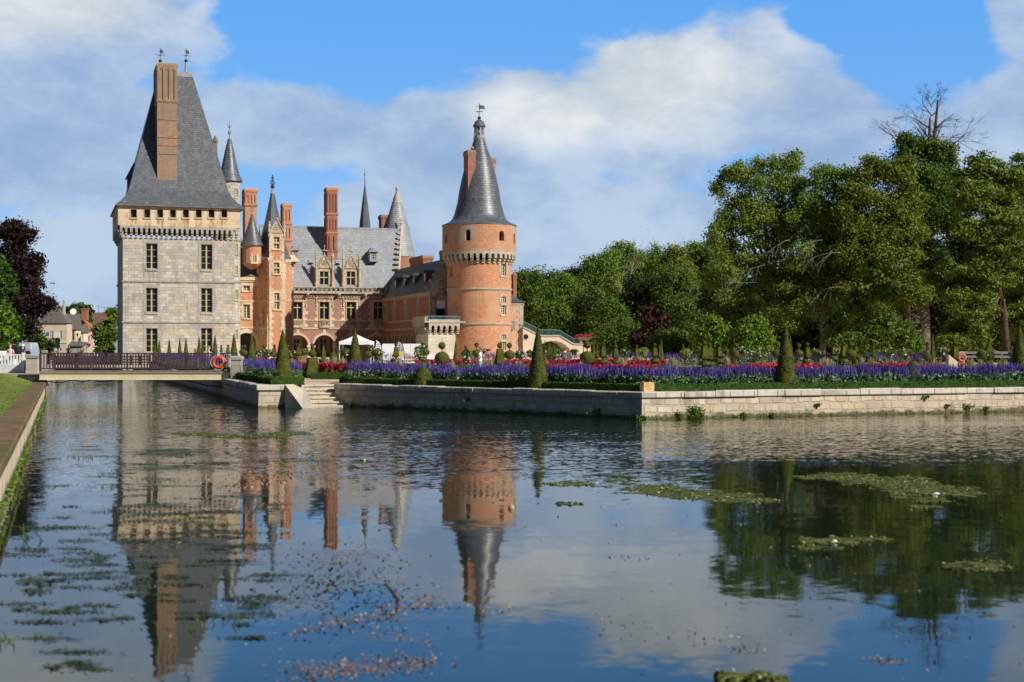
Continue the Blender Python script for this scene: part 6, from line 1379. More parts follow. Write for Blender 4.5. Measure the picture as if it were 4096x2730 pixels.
# ================================================================== TREES
def crown(name, parent, lobes, d, n, size, mat, up=.3, clump=.75, seed=0, elong=1.6, flat=.7, depthk=.8, lo=.45):
    """lobes given as photo ovals (px,py,rx,ry); every lobe is a real ellipsoid of leaf clumps at distance d"""
    wts = np.array([l[2]*l[3] for l in lobes], dtype=float); wts /= wts.sum(); P_ = []; T_ = []
    per = 26; nc = n//per
    sub_ = []                                    # every limb carries smaller boughs, which break up the outline
    for l in lobes:
        sub_.append((l[0], l[1], l[2]*.78, l[3]*.78)+tuple(l[4:])); 
        for _ in range(7 if l[2] > 25 else 3):
            t = RNG.uniform(0, 2*math.pi); e_ = RNG.uniform(.62, .98); q_ = RNG.uniform(.22, .48); sub_.append((l[0]+l[2]*e_*math.cos(t), l[1]+l[3]*e_*math.sin(t), l[2]*q_, l[3]*q_, (l[4] if len(l) > 4 else 0)+RNG.uniform(-.6, .3)*l[2]/F*d))
    lobes = sub_; wts = np.array([l[2]*l[3] for l in lobes], dtype=float)**.85; wts /= wts.sum(); NR = []
    for li, l in enumerate(lobes):
        dd = d+(l[4] if len(l) > 4 else 0); k = max(4, int(nc*wts[li])); c = np.array([wx(l[0], dd), dd, wz(l[1], dd)]); r = np.array([l[2], l[2]*depthk, l[3]])/F*dd
        q = RNG.normal(0, 1, (k, 3)); q /= np.linalg.norm(q, axis=1)[:, None]; q *= (RNG.uniform(lo**3, 1, k)**(1/3))[:, None]
        q[:, 2] *= 1-.12*np.sin(7*np.arctan2(q[:, 1], q[:, 0])+li); cc = c+q*r
        cr = clump*RNG.uniform(.6, 1.4, k); bt = RNG.uniform(0, .65, k)
        for j in range(k):
            g_ = RNG.normal(0, .5, (per, 3))*np.array([1, 1, flat])*cr[j]; P_.append(cc[j]+g_); NR.append(((cc[j]-c)/r+g_*.4)); T_.append(np.clip(bt[j]+RNG.uniform(0, .35, per), 0, 1))
    P_ = np.concatenate(P_); T_ = np.concatenate(T_); NR = np.concatenate(NR); ok = P_[:, 2] > .9; P_, T_, NR = P_[ok], T_[ok], NR[ok]
    return cards(name, P_-np.array(parent.location), RNG.uniform(.7, 1.3, len(P_))*size, T_, mat, parent, up=up, elong=elong, normal=NR, nb=1.9)
def tree(label, d, lobes, n, size, mat, trunk, bark=BARK, cat='tree', name='tree', group=None, limbs=True, gz=LT, **kw):
    px, wpx = trunk; x = wx(px, d); o = empty(name, (x, d, gz), 0, label, cat, group); crown('crown', o, lobes, d, n, size, mat, **kw)
    mb = MB(); w = wpx/F*d/2; top = min(l[1] for l in lobes); tc = sum(l[1] for l in lobes)/len(lobes); zt_ = wz(tc, d)-gz
    mb.tube([(0, 0, -.3), (w*.15, 0, zt_*.25), (-w*.1, .1, zt_*.6), (0, 0, zt_)], [w*1.25, w, w*.75, w*.45], 9)
    if limbs:
        for l in lobes:
            lx, lz = wx(l[0], d)-x, wz(l[1], d)-gz; s0 = zt_*random.uniform(.4, .75)
            ly = l[4] if len(l) > 4 else 0; mb.tube([(0, 0, s0), (lx*.4, ly*.5, s0+(lz-s0)*.5+.3), (lx*.9, ly, lz)], [w*.4, w*.25, w*.08], 6)
    mb.build('trunk', [bark], o, smooth=True); return o
def branches(mb, p, dirn, L, r, depth, spread=.55, droop=0.0, twig=3):
    pts = [p]; rad = [r]; k = 4; q = Vector(p); dv = Vector(dirn).normalized()
    for i in range(k):
        dv = (dv+Vector((random.gauss(0, .14), random.gauss(0, .1), random.gauss(0, .14)-droop))).normalized(); q = q+dv*L/k; pts.append(tuple(q)); rad.append(max(.008, r*(1-.75*(i+1)/k)))
    mb.tube(pts, rad, 5 if r > .04 else 3)
    if depth == 0: return
    for i in range(twig+depth):
        j = random.randint(1, k); b = Vector(pts[j]); nd_ = (dv+Vector((random.gauss(0, spread), random.gauss(0, spread*.7), random.gauss(0, spread)+.1-droop*2))).normalized()
        branches(mb, tuple(b), nd_, L*random.uniform(.4, .65), max(.01, rad[j]*.6), depth-1, spread, droop, twig)
LF1 = mat_leaf('mid green leaves', (.05, .105, .014), (.20, .29, .04), .4); LF2 = mat_leaf('fresh green leaves', (.075, .145, .016), (.28, .40, .06), .45)
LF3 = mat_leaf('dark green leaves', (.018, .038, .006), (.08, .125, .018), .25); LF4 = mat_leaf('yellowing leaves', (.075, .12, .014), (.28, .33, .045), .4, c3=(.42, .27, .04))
LF5 = mat_leaf('lime leaves', (.07, .14, .012), (.25, .38, .04), .4); LFA = mat_leaf('ash leaves', (.09, .155, .02), (.33, .43, .08), .45)
LFP = mat_leaf('pine needles', (.05, .09, .010), (.22, .30, .035), .25); LFR = mat_leaf('purple leaves', (.03, .012, .012), (.10, .035, .03), .2); LFD = mat_leaf('deep purple leaves', (.010, .005, .005), (.035, .015, .014), .15)
WG = 'park trees behind the garden'
far = [((2098, 1180, 60, 105), 215, LF1, 'tree directly right of the annex chimney'), ((2190, 1190, 95, 118, 0), 200, LF1, 'broad rounded tree above the garden stairway landing'), ((2300, 1175, 85, 125), 215, LF3, 'dark tree with a pointed top behind the stairway end'),
       ((2395, 1120, 100, 120), 212, LF2, 'tall fresh green tree left of the bleached bare branches'), ((2500, 1090, 95, 130), 218, LF2, 'tallest tree of the middle wood, with bleached bare branches in it'), ((2600, 1110, 90, 120), 222, LF1, 'feathery tree right of the bleached bare branches'),
       ((2690, 1110, 90, 125), 216, LF4, 'yellowish tree in the middle of the far wood'), ((2790, 1090, 90, 120), 224, LF2, 'tree at the right of the far wood, just left of the great ash'), ((2880, 1090, 80, 130), 222, LF1, 'tree half hidden behind the great ash')]
for i, (l, d, m, lab) in enumerate(far):
    px, py, rx, ry = l[:4]; L_ = [(px, py, rx*.8, ry*.8), (px-rx*.5, py+ry*.35, rx*.6, ry*.6), (px+rx*.5, py+ry*.3, rx*.6, ry*.6), (px+random.uniform(-.2, .2)*rx, py-ry*.45, rx*.5, ry*.5), (px, py+ry*.9, rx*.95, ry*.7), (px-rx*.35, py-ry*.3, rx*.35, ry*.4), (px+rx*.4, py-ry*.25, rx*.35, ry*.4)]
    tree(lab, d, L_, 24000, .23, m, (px, 16), group=WG, clump=1.1, up=.4)
mid = [((2255, 1205, 75, 110), 186, LF2, 'pale leafy tree over the stairway arch'), ((2210, 1270, 55, 60), 182, LF1, 'low tree behind the stairway landing'), ((2370, 1250, 70, 100), 176, LF3, 'dark ivy-like tree right of the pale leafy one'), ((2440, 1290, 80, 80), 172, LF1, 'loose bush left of the purple-leaved shrub'),
       ((2560, 1200, 95, 110), 178, LF3, 'dark rounded tree behind the purple-leaved shrub'), ((2700, 1190, 100, 130), 176, LF1, 'large rounded tree with sunlit top right of the purple-leaved shrub'), ((2740, 1290, 60, 80), 150, LF1, 'bush with a pale leaf top left of the left lime bush'),
       ((2330, 1320, 60, 50), 182, LF3, 'dark low bush behind the red planters'), ((2500, 1345, 90, 40), 145, LF1, 'green undergrowth shrub behind the far obelisk yews'), ((2680, 1370, 70, 30), 138, LF1, 'grey green low shrub right of the purple-leaved one')]
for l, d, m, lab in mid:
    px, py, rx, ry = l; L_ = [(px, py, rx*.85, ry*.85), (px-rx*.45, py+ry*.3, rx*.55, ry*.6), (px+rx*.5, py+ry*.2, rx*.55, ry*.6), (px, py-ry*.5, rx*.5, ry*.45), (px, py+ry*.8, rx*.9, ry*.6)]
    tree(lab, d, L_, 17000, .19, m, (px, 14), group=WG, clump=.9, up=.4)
boxh = [((2300, 84), 5), ((2700, 78), 6), ((2480, 96), 6), ((3000, 84), 6), ((3350, 80), 6), ((3650, 88), 6), ((1950, 86), 5), ((1560, 92), 3.5), ((3850, 82), 4)]
for i, ((a_, b_), w_) in enumerate(boxh): boxhedge(gpt(a_, b_), w_/2, .3, .62, ('knee-high box hedge before the large two-ball yew', 'knee-high box hedge before the joined obelisk pair', 'knee-high box hedge under the small obelisks left of the purple shrub', 'knee-high box hedge left of the lone tall cone', 'knee-high box hedge right of the lone tall cone', 'knee-high box hedge before the large trunk', 'knee-high box hedge behind the photographer', 'knee-high box hedge in front of the white van', 'knee-high box hedge by the coral lifebuoy')[i], 500)
tree('small shrub with dark purple leaves in front of the wood', 140, [(2612, 1300, 48, 55), (2590, 1345, 45, 35), (2640, 1340, 40, 35), (2610, 1262, 26, 24), (2575, 1370, 36, 18)], 2600, .26, LFR, (2612, 8), name='purple_shrub', cat='shrub', clump=.5)
tree('lime green feathery bush, left of two under the great ash', 108, [(2862, 1330, 52, 48), (2815, 1365, 36, 36), (2895, 1360, 36, 44), (2845, 1295, 26, 18), (2870, 1400, 60, 20)], 12000, .15, LF5, (2860, 8), name='lime_bush', cat='bush', group='lime green bushes', clump=.55, up=.8)
tree('lime green feathery bush, right of two under the great ash', 107, [(3018, 1326, 44, 44), (3055, 1355, 28, 36), (2985, 1358, 26, 36), (3008, 1292, 24, 16), (3025, 1395, 50, 20)], 11000, .15, LF5, (3020, 8), name='lime_bush', cat='bush', group='lime green bushes', clump=.55, up=.8)
# bleached bare branches in the middle wood
mb = MB()
for px0, top, lean in ((2515, 985, .1), (2462, 1075, .05), (2500, 1180, .12)):
    b = Vector((wx(px0, 205), 204-14*(top > 1000), 2)); hgt = wz(top, 205)-2; pts = [(b.x+random.uniform(-.4, .4)+lean*t*hgt*.3, b.y, b.z+hgt*t) for t in (0, .3, .5, .7, .85, 1)]; mb.tube(pts, [.2, .17, .13, .1, .06, .03], 6)
    for k in (2, 3, 3, 4, 4): branches(mb, pts[k], (random.choice((-1, 1))*.8, -.2, .7), hgt*.2, .06, 2, .5, 0, 1)
tag(mb.build('dead_tree', [BARKD]), 'bleached bare leafless tree standing up through the middle of the far wood', 'dead tree')
# great near trees
tree('great ash with a ragged open crown at the left end of the near wood', 128, [(2900, 1240, 90, 60, 5), (3030, 1250, 100, 70, 5), (3160, 1250, 110, 70, 6), (2930, 1130, 90, 90), (3090, 1160, 120, 90), (2900, 900, 40, 50), (2985, 720, 70, 60), (3120, 690, 55, 55), (3060, 790, 110, 80), (2920, 700, 40, 28), (3175, 640, 32, 32), (2960, 860, 85, 70), (3150, 850, 80, 80), (3080, 920, 120, 80), (2900, 960, 60, 70), (2960, 1030, 110, 80), (3100, 1050, 110, 80), (3190, 760, 40, 50), (2880, 760, 26, 30), (3040, 660, 25, 30)], 75000, .15, LFA, (3070, 26), bark=mat_gen('dark bark', (.05, .045, .035), (.10, .085, .07), 2, bump=.8, bs_=8), group='great near trees', clump=.62, up=.2)
tree('open-crowned tree right of the great ash', 126, [(3280, 720, 50, 50), (3340, 700, 30, 25), (3250, 800, 50, 60), (3240, 900, 90, 80), (3330, 880, 90, 90), (3390, 780, 60, 60), (3300, 1000, 120, 90), (3250, 1080, 100, 70), (3400, 700, 24, 22), (3230, 1180, 110, 90), (3380, 1140, 110, 90), (3300, 1260, 110, 80, 4), (3420, 1250, 100, 80, 4)], 52000, .15, LF2, (3290, 22), group='great near trees', clump=.65, up=.2)
tree('chestnut with yellowing leaves in the near wood', 124, [(3480, 690, 50, 36), (3560, 690, 55, 45), (3420, 780, 60, 50), (3530, 800, 80, 60), (3620, 680, 50, 60), (3640, 800, 60, 70), (3400, 880, 70, 60), (3500, 900, 90, 70), (3610, 930, 90, 80), (3440, 990, 100, 80), (3570, 1050, 110, 80), (3480, 655, 28, 18), (3470, 1120, 110, 80), (3600, 1170, 100, 80)], 58000, .16, LF4, (3540, 26), group='great near trees', clump=.7, up=.5)
dt = tree('tall half-dead tree whose bare crown rises above the wood', 130, [(3690, 590, 50, 35), (3640, 600, 50, 34), (3740, 640, 70, 60), (3660, 690, 100, 80), (3700, 800, 100, 90), (3650, 960, 110, 110), (3720, 1100, 90, 90), (3780, 610, 50, 35), (3620, 565, 26, 20), (3640, 830, 70, 60), (3790, 720, 50, 50), (3780, 860, 70, 80)], 46000, .16, LF1, (3686, 60), group='great near trees', clump=.7, up=.4)
mb = MB(); zb_ = wz(640, 130)-LT; W1 = (wx(3724, 130)-wx(3686, 130))
for dx_, top in ((0.0, 470), (.55, 400)):
    zt_ = wz(top, 130)-LT; mb.tube([(W1*.6+dx_*.3, 0, zb_-2), (W1*.8+dx_*.6, 0, zb_+.6), (W1*.85+dx_, .1, (zb_+zt_)/2), (W1*.9+dx_*1.3, 0, zt_)], [.28, .22, .17, .08], 6)
for sg, zf_, L_, r_ in ((-1, .1, 4.2, .13), (1, .05, 4.4, .13), (-1, .35, 3.6, .12), (1, .3, 3.6, .12), (-1, .55, 3.0, .1), (1, .5, 3.0, .09), (-.6, .8, 2.4, .08), (.7, .8, 2.6, .09), (.3, 1.0, 1.6, .05), (-.4, .95, 1.8, .06), (1, .15, 3.8, .1), (-1, .2, 3.6, .1)):
    branches(mb, (W1*.85+.2, 0, zb_+(wz(420, 130)-LT-zb_)*zf_), (sg, random.uniform(-.3, .3), .75), L_*.78, r_*.85, 3, .55, 0, 2)
branches(mb, (wx(3610, 130)-dt.location.x, 0, wz(585, 130)-LT), (-1, 0, .75), 2.4, .08, 3, .4, 0, 2)
mb.build('bare_branch', [trunkm('bare dark wood', (.075, .065, .055), (.15, .13, .11))], dt)
mb = MB()
for _ in range(6): branches(mb, (random.uniform(-.3, .6), -.9, wz(1290, 130)-LT+random.uniform(-1, 1)), (random.choice((-1, 1))*.7, -.4, random.uniform(-.3, .5)), 2.0, .05, 2, .7, .05, 2)
mb.build('epicormic_branch', [BARKD], dt)
mb = MB()
for px0, py0, L_ in ((3000, 1060, 3.4), (3230, 960, 4.4), (3300, 1010, 4.6), (3100, 960, 3), (2960, 1130, 3), (3320, 1150, 3.4)):
    branches(mb, (wx(px0+60, 121), 121, wz(py0, 121)), (-.8, 0, .05), L_*.62, .035, 2, .3, .13, 3)
tag(mb.build('hanging_branch', [BARKD]), 'pale bare branches drooping in front of the great ash and its neighbour', 'branches')
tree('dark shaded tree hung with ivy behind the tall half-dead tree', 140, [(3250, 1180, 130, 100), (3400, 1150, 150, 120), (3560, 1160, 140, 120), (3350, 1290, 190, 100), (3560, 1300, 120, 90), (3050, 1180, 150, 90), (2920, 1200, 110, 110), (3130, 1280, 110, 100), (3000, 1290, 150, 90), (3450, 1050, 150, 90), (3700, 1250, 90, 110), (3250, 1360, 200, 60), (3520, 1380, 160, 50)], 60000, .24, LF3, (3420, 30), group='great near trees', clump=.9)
tree('leaning shrub with large pale leaves in the shade below the chestnut', 116, [(3480, 1130, 55, 60), (3440, 1210, 45, 40), (3540, 1180, 35, 50), (3330, 1330, 45, 60), (3500, 1350, 60, 40)], 1500, .30, LF2, (3480, 8), cat='shrub', name='shrub', clump=.5)
tree('green undergrowth left of the large trunk', 108, [(3560, 1330, 80, 60), (3480, 1370, 60, 40), (3620, 1370, 50, 40), (3400, 1370, 60, 35)], 9000, .16, LF1, (3560, 8), cat='shrub', name='shrub', clump=.5)
# pines: rounded pads of needles on crooked reddish limbs
def pine(label, d, pads, n, trunk, path):
    o = empty('pine_tree', (wx(trunk[0], d), d, LT), 0, label, 'pine tree', 'old pines at the right edge'); crown('crown', o, pads, d, n, .13, LFP, up=.9, clump=.55, flat=.45, elong=2.2, lo=.2)
    mb = MB(); pts = [(wx(a, d)-o.location.x, 0, wz(b, d)-LT) for a, b in path]; w = trunk[1]/F*d/2; k = len(pts)
    mb.tube(pts, [w*(1.1-.85*i/(k-1)) for i in range(k)], 9)
    for l in pads:
        if random.random() < .8:
            z_ = wz(l[1], d)-LT; j = min(range(k), key=lambda i: abs(pts[i][2]-z_+1.5)); dy = (l[4] if len(l) > 4 else 0); e = (wx(l[0], d)-o.location.x, dy, z_)
            m_ = ((pts[j][0]+e[0])/2+random.uniform(-.3, .3), dy/2, (pts[j][2]+z_)/2+random.uniform(-.5, .3)); mb.tube([pts[j], m_, e], [w*.38, w*.25, w*.08], 6)
    mb.build('trunk', [PINEB], o, smooth=True); return o
def pads(x0, x1, y0, y1, n, rx, ry): return [(random.uniform(x0, x1), y0+(y1-y0)*(i+random.random())/n, rx*random.uniform(.7, 1.3), ry*random.uniform(.7, 1.3), random.uniform(-4, 3)) for i in range(n)]
pine('old pine with reddish crooked limbs, larger one at the right edge', 112, [(3930, 640, 60, 30), (3900, 690, 75, 36), (3990, 700, 80, 36)]+pads(3840, 4080, 700, 1150, 24, 72, 34)+pads(3790, 3960, 1080, 1380, 14, 66, 36), 70000, (4018, 30), [(4025, 1430), (4015, 1250), (3985, 1100), (4010, 960), (3975, 820), (3960, 700)])
pine('second old pine cut by the right edge of the photo', 124, [(4110, 650, 60, 40), (4080, 720, 60, 40)]+pads(4020, 4180, 700, 1380, 20, 70, 38), 40000, (4090, 28), [(4095, 1430), (4085, 1200), (4110, 1000), (4080, 800), (4100, 680)])
tree('dark broadleaf tree between the half-dead tree and the pines', 138, [(3830, 760, 70, 70), (3850, 900, 90, 110), (3800, 1050, 100, 110), (3880, 1200, 110, 110), (3990, 1000, 120, 150), (4070, 900, 90, 150), (4060, 1200, 110, 160), (3780, 1250, 90, 110), (3900, 1330, 130, 80), (4050, 1370, 120, 60)], 46000, .23, LF3, (3850, 30), group='great near trees', clump=.9)
for i, (px, d, wd) in enumerate(((3625, 134, 26), (3170, 140, 20), (3350, 146, 24))):
    mb = MB(); w = wd/F*d/2; x = wx(px, d); t_ = empty('shaded_tree', (x, d, .8)); mb.tube([(0, 0, 0), (.1, 0, 6), (-.2, 0, 14)], [w*1.2, w, w*.8], 8); mb.build('trunk', [BARK], t_, smooth=True)
    tag(t_, ('slimmer grey trunk just left of the large trunk', 'dim trunk in the dark gap right of the lime bushes', 'dim trunk in the darkest gap of the wood')[i], 'tree', 'trunks in the shade of the wood')
# woodland floor and a wood behind to close the gaps
pos = np.stack([RNG.uniform(20, 75, 9000), RNG.uniform(150, 175, 9000), RNG.uniform(.8, 9, 9000)], 1); pos2 = np.stack([RNG.uniform(2, 80, 16000), RNG.uniform(232, 250, 16000), np.abs(RNG.normal(0, 5.4, 16000))+.8], 1)
pos2[:, 2] = np.minimum(pos2[:, 2], 15)
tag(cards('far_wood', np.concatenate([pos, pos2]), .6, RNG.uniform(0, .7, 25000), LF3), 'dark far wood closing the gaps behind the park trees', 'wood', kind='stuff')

# left side trees
tree('big dark purple-leaved maple at the left edge', 118, [(60, 960, 56, 50), (95, 1040, 62, 66), (20, 1050, 60, 70), (120, 1140, 60, 60), (50, 1170, 86, 80), (0, 1200, 70, 110), (100, 1230, 76, 50), (160, 1215, 34, 34), (30, 1300, 76, 60), (56, 912, 26, 24), (110, 945, 28, 24), (140, 1060, 22, 26), (95, 1320, 50, 40), (30, 940, 36, 28), (190, 1215, 14, 12)], 40000, .16, LFD, (55, 20), name='maple_tree', gz=1.2, clump=.55)
tree('columnar bright green thuja at the left edge before the maple', 96, [(0, 1110, 42, 90), (20, 1200, 50, 110), (10, 1330, 66, 110), (-40, 1250, 70, 180), (30, 1290, 46, 90)], 9000, .16, mat_leaf('thuja sprays', (.02, .06, .006), (.075, .15, .014), .2), (0, 10), name='thuja', gz=1.2, clump=.35)
tree('low light green shrub in front of the thuja', 90, [(5, 1270, 30, 40), (25, 1320, 30, 50), (-10, 1310, 50, 70)], 1700, .18, LF5, (0, 6), name='shrub', cat='shrub', gz=1.2, clump=.3)
tree('dark bush under the maple beside the traffic light', 112, [(150, 1375, 32, 30), (185, 1395, 26, 26), (120, 1395, 40, 30)], 1800, .2, LF3, (150, 6), name='bush', cat='bush', gz=1.2, clump=.35)
tree('round clipped street tree in front of the keep left side', 200, [(418, 1340, 34, 42), (440, 1308, 22, 26), (405, 1315, 22, 26), (440, 1375, 24, 28), (398, 1375, 22, 26), (418, 1395, 36, 16), (448, 1340, 20, 40), (392, 1345, 18, 34)], 7500, .26, LF1, (425, 6), gz=1.2, clump=.4)
for i, (px, py, rx, ry, dd) in enumerate(((290, 1245, 26, 20, 300), (325, 1240, 26, 22, 305), (455, 1245, 16, 12, 280))): tree(('dark far treetop left of the satellite dish', 'dark far treetop above the orange roofs', 'pale far treetop beside the keep')[i], dd, [(px, py, rx, ry), (px+8, py+20, rx, ry*1.4)], 1300, .5, (LF3, LF3, LF2)[i], (px, 5), gz=1.2, group='treetops beyond the houses')
# ================================================================== STAIRWAY, PEOPLE, VEHICLES, HOUSES
bS = rtc[1]+1.0; fS = front(bS)
def aS(zx): return A(2050+zx/3.361, bS)
def zS(zy, zx): return Z(1250+zy/3.361, aS(zx), bS)
st_ = empty('garden_stairway', (OX, OY, 0), TH, 'arched pale stone garden stairway with teal iron railing right of the round tower', 'stairway')
RENDP = mat_gen('pale rendered stone', (.60, .50, .37), (.66, .56, .43), 1.4, bump=.4, bs_=6, c3=(.36, .31, .25), s3=1.1, t3=.6)
topl = [(142, 205), (310, 290), (395, 322), (635, 322), (820, 432), (955, 437)]
mb = MB(); N_ = 64; zxs = np.linspace(142, 955, N_)
def topz(zx):
    for (x0, y0), (x1, y1) in zip(topl, topl[1:]):
        if x0 <= zx <= x1: return zS(y0+(y1-y0)*(zx-x0)/(x1-x0), zx)
    return zS(topl[-1][1], zx)
def archz(zx):
    c, w, y1, y0 = 545, 255, 385, 610
    if abs(zx-c) >= w: return None
    return zS(y0-(y0-y1)*math.sqrt(1-((zx-c)/w)**2), zx)
for z0, z1 in zip(zxs, zxs[1:]):
    for depth_ in (0,):
        b0_, b1_ = (archz(z0) or G0), (archz(z1) or G0); a0_, a1_ = aS(z0), aS(z1)
        if archz(z0) is None or archz(z1) is None: b0_ = b1_ = G0
        mb.hexa([(a0_, bS, b0_), (a1_, bS, b1_), (a1_, bS+2.2, b1_), (a0_, bS+2.2, b0_), (a0_, bS, topz(z0)), (a1_, bS, topz(z1)), (a1_, bS+2.2, topz(z1)), (a0_, bS+2.2, topz(z0))])
mb.build('arch_wall', [RENDP], st_)
mb = MB()
for (x0, y0), (x1, y1) in zip(topl, topl[1:]):
    a0_, a1_, q0, q1 = aS(x0), aS(x1), zS(y0, x0), zS(y1, x1); mb.hexa([(a0_, bS-.1, q0-.02), (a1_, bS-.1, q1-.02), (a1_, bS+.3, q1-.02), (a0_, bS+.3, q0-.02), (a0_, bS-.1, q0+.12), (a1_, bS-.1, q1+.12), (a1_, bS+.3, q1+.12), (a0_, bS+.3, q0+.12)])
zc_ = zS(330, 178); ca_ = aS(178); 
for k in range(20):
    t0, t1 = 2*math.pi*k/20, 2*math.pi*(k+1)/20
    mb.hexa([(ca_+r*math.cos(t), bS+y, zc_+r*math.sin(t)) for r, y in () for t in ()]) if False else None
    P0 = lambda r, t, y: (ca_+r*math.cos(t), bS+y, zc_+r*math.sin(t))
    mb.hexa([P0(.27, t0, -.05), P0(.27, t1, -.05), P0(.27, t1, .01), P0(.27, t0, .01), P0(.36, t0, -.05), P0(.36, t1, -.05), P0(.36, t1, .01), P0(.36, t0, .01)])
mb.build('coping', [PALE], st_)
mb = MB(); mb.add([P0(.27, 2*math.pi*k/20, -.004) for k in range(20)], [tuple(range(20))]); mb.build('oculus', [DARK], st_)
mb = MB(); ra = [(142, 120), (310, 200), (380, 237), (600, 237), (635, 245), (820, 350), (900, 352)]
P_ = [(aS(x), bS+.1, zS(y, x)) for x, y in ra]; mb.tube(P_, .035, 5)
def raz(zx):
    for (x0, y0), (x1, y1) in zip(ra, ra[1:]):
        if x0 <= zx <= x1: return zS(y0+(y1-y0)*(zx-x0)/(x1-x0), zx)
for k in range(72): zx = 146+752*k/71; mb.tube([(aS(zx), bS+.1, topz(zx)+.1), (aS(zx), bS+.1, raz(zx))], .026 if k % 8 == 0 else .014, 4)
mb.build('railing', [TEAL], st_)
mb = MB(); a0_, a1_ = aS(955), aS(1045); mb.box(a0_, a1_, bS-.1, bS+1.2, G0, zS(420, 1000)); mb.box(a0_-.05, a1_+.05, bS-.15, bS+1.25, zS(424, 1000), zS(414, 1000)); mb.build('end_pedestal', [RENDP], st_)
def urn(zx, label):
    a_ = aS(zx); x, y = c2w(a_, bS+.3); z0 = zS(414, 1000); o = empty('stone_urn', (x, y, z0), 0, label, 'planter', 'stone urns on the stairway end')
    mb = MB(); mb.lathe(0, 0, [(.2, 0), (.2, .06), (.09, .1), (.08, .22), (.2, .3), (.4, .42), (.5, .55), (.54, .56), (.54, .62), (.4, .62)], 20); mb.build('bowl', [PALE], o, smooth=40)
    q = RNG.normal(0, 1, (420, 3)); q /= np.linalg.norm(q, axis=1)[:, None]; q *= np.array([.7, .6, .3]); q[:, 2] = np.abs(q[:, 2])+.62; cards('red_flowers', q, .13, RNG.uniform(0, 1, 420), REDF, o, elong=1.1)
urn(930, 'white stone urn full of red flowers, left of two on the stairway end'); urn(1010, 'white stone urn full of red flowers, right of two on the stairway end')

